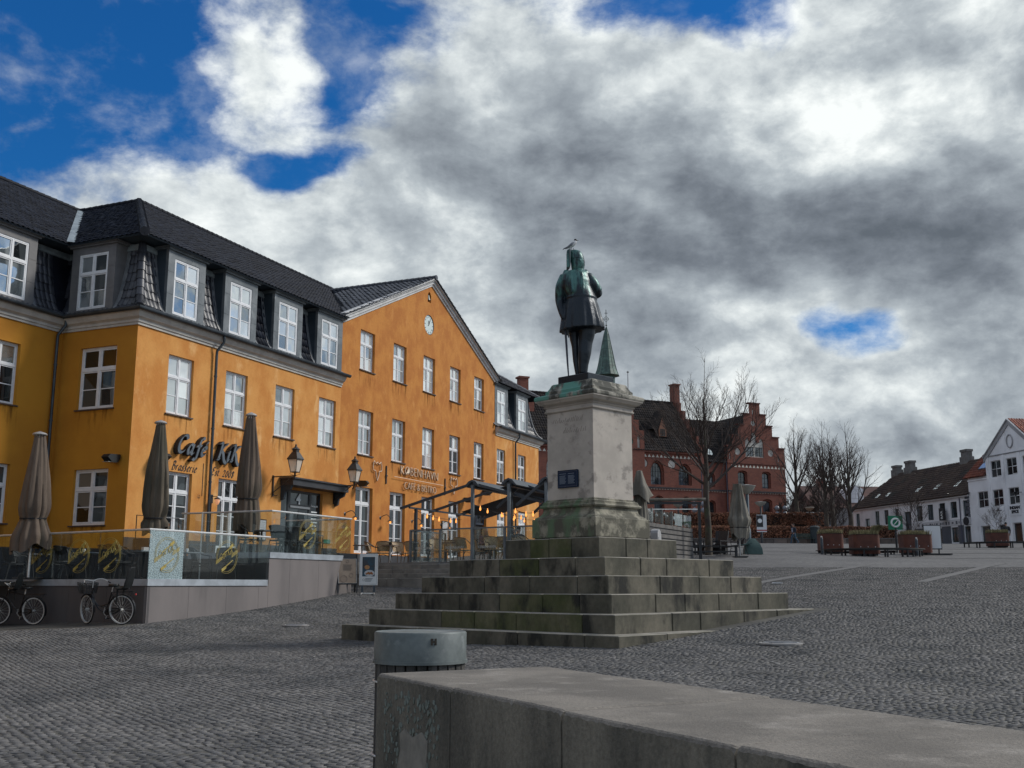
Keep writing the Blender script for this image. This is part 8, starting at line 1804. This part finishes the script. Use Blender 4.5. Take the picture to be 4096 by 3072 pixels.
# wooden deck enclosure
Pd = [Vector((4.2, 42.6)), Vector((5.15, 42.0)), Vector((8.0, 47.6))]; t = thing('deck_enclosure', 'grey weathered board fence with low glass panels on top, right of the pedestal', 'fence', (Pd[1].x, Pd[1].y, gz(5.2, 42))); m_bd = mat('grey_board', (.155, .145, .135), (.095, .090, .086), 2, .9, bump=.3, bscale=20, var=.4)
z0 = gz(5.2, 42)
for a, b in ((Pd[0], Pd[1]), (Pd[1], Pd[2])):
    d = (b - a).normalized(); L = (b - a).length; ang = math.atan2(d.y, d.x); M = T(a.x - Pd[1].x, a.y - Pd[1].y, 0, ang)
    for k in range(9): MB().box(.0, L, -.03, .0, .05 + k * .20, .20 + k * .20).build('board', m_bd, t, M=M)
    MB().box(0, L, .005, .05, -.5, 1.8).build('backing', m_blk, t, M=M)
    n = int(L / 1.25) + 1
    for k in range(n): x = min(k * 1.25, L - .06); MB().box(x, x + .09, .06, .14, 0, 2.42).build('fence_post', m_bd, t, M=M)
    for k in range(n - 1): MB().box(k * 1.25 + .12, k * 1.25 + 1.22, .0, .012, 1.84, 2.34).build('glass_pane', m_glassb, t, M=M)
t = thing('service_box', 'white rounded-top service box in front of the board fence', 'cabinet', (5.55, 41.7, gz(5.5, 41.7)), R(60)); MB().prism([(-.18, 0), (.18, 0), (.18, 1.30), (.10, 1.44), (-.02, 1.50), (-.14, 1.44), (-.18, 1.34)], -.2, .1).build('case', mat('box_white', (.42, .42, .42), (.34, .34, .34), 2, .6), t); MB().box(-.12, .12, -.21, -.20, .3, 1.2).build('door', mat('box_white', None or (.42, .42, .42)), t)
t = thing('pergola_frame', 'black metal frame with a rolled pale awning above the board fence', 'pergola', (5.9, 46.5, gz(5.9, 46.5)), R(0)); zt = at(2700, 2002, 46.5)[2] - gz(5.9, 46.5)
for x in (-1.1 + .45, 2.25): MB().box(x - .06, x + .06, -.06, .06, 0, zt - .1).build('post', m_blk, t)
MB().box(-1.9, 2.35, -.05, .05, zt - .16, zt - .06).build('beam', m_blk, t); MB().tube([(-1.9, 0, zt), (2.55, 0, zt + .05)], .075, 8).build('rolled_awning', m_cang, t); MB().box(-1.9, 2.2, -.03, .03, zt - .40, zt - .36).build('rail', m_rail, t)
light_string('pale globe bulbs sagging below the frame right of the pedestal', [(5.25, 46.3, at(2620, 2015, 46.3)[2]), (6.6, 46.3, at(2680, 2052, 46.3)[2]), (7.4, 46.3, at(2735, 2052, 46.3)[2])], 7, .18, mat('bulb_pale', (.62, .60, .56), None, 1, .2), .075)
parasol(4.80, 40, gz(4.8, 40), 5.78, .34, 'grey closed parasol with a draped top flap, directly right of the pedestal', m_cang, tie=.30, seed=12, vent=False, droop=.12, skirt=.7, hat=True, group='grey closed parasols')
u = thing('parasol_flap', 'pale vent flap hanging over the top of the parasol beside the pedestal', 'parasol cover', (4.8, 40, 4.7)); MB().loft([[(r * math.cos(a) * (1 + .26 * (1.1 - z_) * math.sin(5 * a + .6)), r * math.sin(a) * (1 + .2 * math.sin(4 * a)), z_ + (.16 * math.sin(3 * a + 1) if z_ < .1 else 0)) for a in np.linspace(0, 2 * math.pi, 48, endpoint=False)] for z_, r in ((.0, .42), (.25, .38), (.6, .24), (.95, .14), (1.08, .11), (1.1, .02))], cap=False).build('cloth', m_cang, u, smooth=60, fix=False)
parasol(10.18, 48, gz(10.18, 48), 6.08, .56, 'ragged grey closed parasol on a white pole right of the bare tree', m_cang, tie=.40, seed=7, vent=False, droop=.27, skirt=.75, hat=True, group='grey closed parasols')
# bench and bin by the lower hedge
x, y, _ = at(3212, 2178, 99); t = thing('park_bench', 'green park bench in front of the low stone wall by the walker', 'bench', (x, y - .3, gz(x, y))); m_pb = mat('bench_green', (.035, .065, .055))
for k in range(3): MB().box(-1.0, 1.0, -.25 + k * .15, -.13 + k * .15, .43, .47).build('seat_slat', m_pb, t); MB().box(-1.0, 1.0, .24, .27, .55 + k * .13, .64 + k * .13).build('back_slat', m_pb, t)
for s in (-.85, .85): MB().box(s - .03, s + .03, -.25, .28, 0, .43).build('leg', m_blk, t); MB().box(s - .03, s + .03, .27, .30, .4, .95).build('back_post', m_blk, t)
x, y, _ = at(3262, 2178, 99); t = thing('street_bin', 'dark cylindrical bin by the low stone wall right of the green bench', 'bin', (x, y, gz(x, y))); MB().lathe([(.42, 0), (.42, 1.4), (.46, 1.4), (.46, 1.5), (.3, 1.62), (0, 1.65)], 20).build('drum', mat('bin_dark', (.02, .03, .035)), t, smooth=40)
# ================================================================== PEOPLE
def skin(n='skin'): return mat('skin', (.42, .24, .17), (.38, .21, .15), 9, .6)
def person(label, x, y, z, rz, pose, top, legs, hair, vox=.022):
    """faces -y in its own frame; pose holds joint positions in metres"""
    t = thing('person', label, 'person', (x, y, z), rz); J = {k: Vector(v) for k, v in pose.items()}
    mb = MB(); hip, ch, nk, hd = J['hip'], J['chest'], J['neck'], J['head']
    limb(mb, [hip - Vector((0, 0, .05)), hip + Vector((0, 0, .12)), ch, nk - Vector((0, 0, .06)), nk], [.15, .155, .175, .13, .06]); limb(mb, [ch + Vector((-.16, 0, .12)), ch + Vector((.16, 0, .12))], [.10, .10])
    for s in 'lr': limb(mb, [J['sh' + s], J['el' + s], J['wr' + s]], [.075, .06, .045])
    o = remesh(mb.build('body', top, t), vox, 1)
    mb = MB()
    for s in 'lr': limb(mb, [J['hp' + s], J['kn' + s], J['an' + s]], [.105, .08, .055]); limb(mb, [J['an' + s] - Vector((0, 0, .02)), J['an' + s] + Vector((0, -.14, -.05))], [.05, .045])
    remesh(mb.build('trousers', legs, t), vox, 1)
    mb = MB(); mb.lathe([(0, -.13), (.055, -.115), (.08, -.06), (.085, 0), (.08, .06), (.05, .11), (0, .125)], 14, sy=1.15); limb(mb, [Vector((0, -.09, -.02)), Vector((0, -.115, -.035))], [.018, .012]); limb(mb, [Vector((0, .01, -.16)), Vector((0, .0, -.08))], [.05, .05])
    for s in (-1, 1): limb(mb, [Vector((.085 * s, .0, -.02)), Vector((.09 * s, .01, .01))], [.018, .018])
    h = remesh(mb.build('head', skin(), t, M=T(*hd)), .012, 1)
    for s in 'lr':
        mb = MB(); w = J['wr' + s]; d = (w - J['el' + s]).normalized(); limb(mb, [w, w + d * .09], [.035, .038]); sd = d.cross(Vector((0, 1, .1))).normalized()
        for k in range(4): limb(mb, [w + d * .08 + sd * (.024 - .016 * k), w + d * (.17 - .008 * abs(k - 1.2)) + sd * (.03 - .018 * k) + Vector((0, -.02, 0))], [.010, .008], 6)
        limb(mb, [w + d * .03 + sd * .03, w + d * .09 + sd * .07], [.013, .009], 6); mb.build('hand', skin(), t, smooth=60)
    mb = MB(); mb.lathe([(.088, -.03), (.098, .03), (.085, .09), (.05, .13), (0, .145)], 14, (0, .018), sy=1.12)
    if hair[1]: limb(mb, [Vector((-.06, .05, .05)), Vector((-.10, .03, -.12)), Vector((-.11, .0, -.30))], [.05, .05, .03]); limb(mb, [Vector((.06, .05, .05)), Vector((.10, .03, -.12)), Vector((.11, .0, -.32))], [.05, .05, .03])
    mb.build('hair', hair[0], t, smooth=70, M=T(*hd)); return t
mj = mat('jacket_navy', (.014, .018, .030), None, 1, .8); jn = mat('jeans_blue', (.05, .09, .13), (.035, .065, .10), 8, .9); bk = mat('trousers_black', (.015, .015, .018)); hd_ = mat('hair_dark', (.015, .012, .010)); hb = mat('hair_blonde', (.50, .36, .20), (.36, .24, .12), 20, .6)
walk = dict(hip=(0, 0, .92), chest=(0, -.02, 1.25), neck=(0, -.02, 1.48), head=(0, -.04, 1.64), shl=(-.19, 0, 1.40), ell=(-.36, -.05, 1.48), wrl=(-.16, -.10, 1.66), shr=(.19, 0, 1.40), elr=(.27, .02, 1.14), wrr=(.24, -.14, .95), hpl=(-.09, 0, .90), knl=(-.16, -.16, .50), anl=(-.20, -.18, .09), hpr=(.09, 0, .90), knr=(.17, .04, .50), anr=(.28, .26, .12))
x, y, _ = at(3178, 2178, 98.3); p = person('man in a dark jacket and blue jeans walking with one hand raised to his head', x, y, gz(x, y), R(-70), walk, mj, jn, (hd_, 0)); MB().box(-.09, .09, -.20, -.15, 1.0, 1.38).build('patterned_shirt', mat('shirt_print', (.05, .08, .16), (.45, .45, .48), 25, .8), p)
sit = dict(hip=(0, .05, .48), chest=(0, .04, .82), neck=(0, .0, 1.04), head=(0, -.02, 1.21), shl=(-.19, .02, .97), ell=(-.27, -.05, .72), wrl=(-.16, -.28, .76), shr=(.19, .02, .97), elr=(.28, -.04, .72), wrr=(.12, -.30, .78), hpl=(-.10, 0, .48), knl=(-.12, -.42, .50), anl=(-.12, -.42, .09), hpr=(.10, 0, .48), knr=(.12, -.42, .50), anr=(.12, -.42, .09))
for (px, py, D, rz, lb, tm, hr) in ((1941, 2142, 40.5, R(40), 'seated woman with long blonde hair behind the bistro glass', mat('coat_mauve', (.16, .10, .12), (.10, .07, .085), 6, .9), (hb, 1)), (2073, 2140, 39.5, R(150), 'seated dark-haired guest in black next to the monument base', mj, (hd_, 0)), (2048, 2142, 41.0, R(60), 'second seated guest in dark blue left of the dark-haired one', mat('coat_blue', (.03, .035, .07)), (mat('hair_brown', (.07, .04, .02)), 0))):
    q = at(px, py, D); zf = q[2] - 1.21; person(lb, q[0], q[1], max(zf, 2.36), rz, sit, tm, bk, hr)
    place(proto_k, (q[0] - .08 * math.sin(rz), q[1] + .08 * math.cos(rz)), max(zf, 2.36), rz, 'cane armchair under the ' + lb.split(' behind')[0].split(' next')[0].replace('seated ', ''), gK)
x, y, _ = at(3400 + 1740 * .3617, 2170, 82); stand = dict(walk); stand.update(ell=(-.26, 0, 1.14), wrl=(-.24, -.05, .90), knl=(-.1, -.02, .5), anl=(-.1, 0, .09), knr=(.1, -.02, .5), anr=(.1, 0, .09))
person('dark-clothed figure standing before the shop window behind the far planter', x, y, gz(x, y), R(160), stand, mat('coat_black', (.010, .010, .012)), bk, (hd_, 0))
# litter specks and a fallen leaf trail on the setts
mb = MB(); rs = random.Random(2)
for k in range(60):
    y = rs.uniform(10, 30); x = rs.uniform(-.48 * y, .46 * y)
    if bool(inside_monument(np.array([x]), np.array([y]), 3.9)[0]) or (x > -1 and y < 9): continue
    z = gz(x, y) + .028; s = rs.uniform(.012, .03); a = rs.uniform(0, 6); mb.quad((x + s * math.cos(a), y + s * math.sin(a), z), (x - s * math.sin(a), y + s * math.cos(a), z), (x - s * math.cos(a), y - s * math.sin(a), z + .006), (x + s * math.sin(a), y - s * math.cos(a), z))
tag(mb.build('litter_specks', mat('speck', (.42, .40, .36), (.2, .17, .12), 3, .9), ground, fix=False), kind='stuff')
x, y, _ = at(3110, 2348, 33.0); t = thing('paper_scrap', 'small white paper scrap lying on the setts right of the steps', 'litter', (x, y, gz(x, y) + .03)); MB().prism([(-.16, 0), (.16, 0), (.13, .02), (-.12, .03)], -.08, .08).build('sheet', mat('white_sheet', (.62, .64, .66)), t)
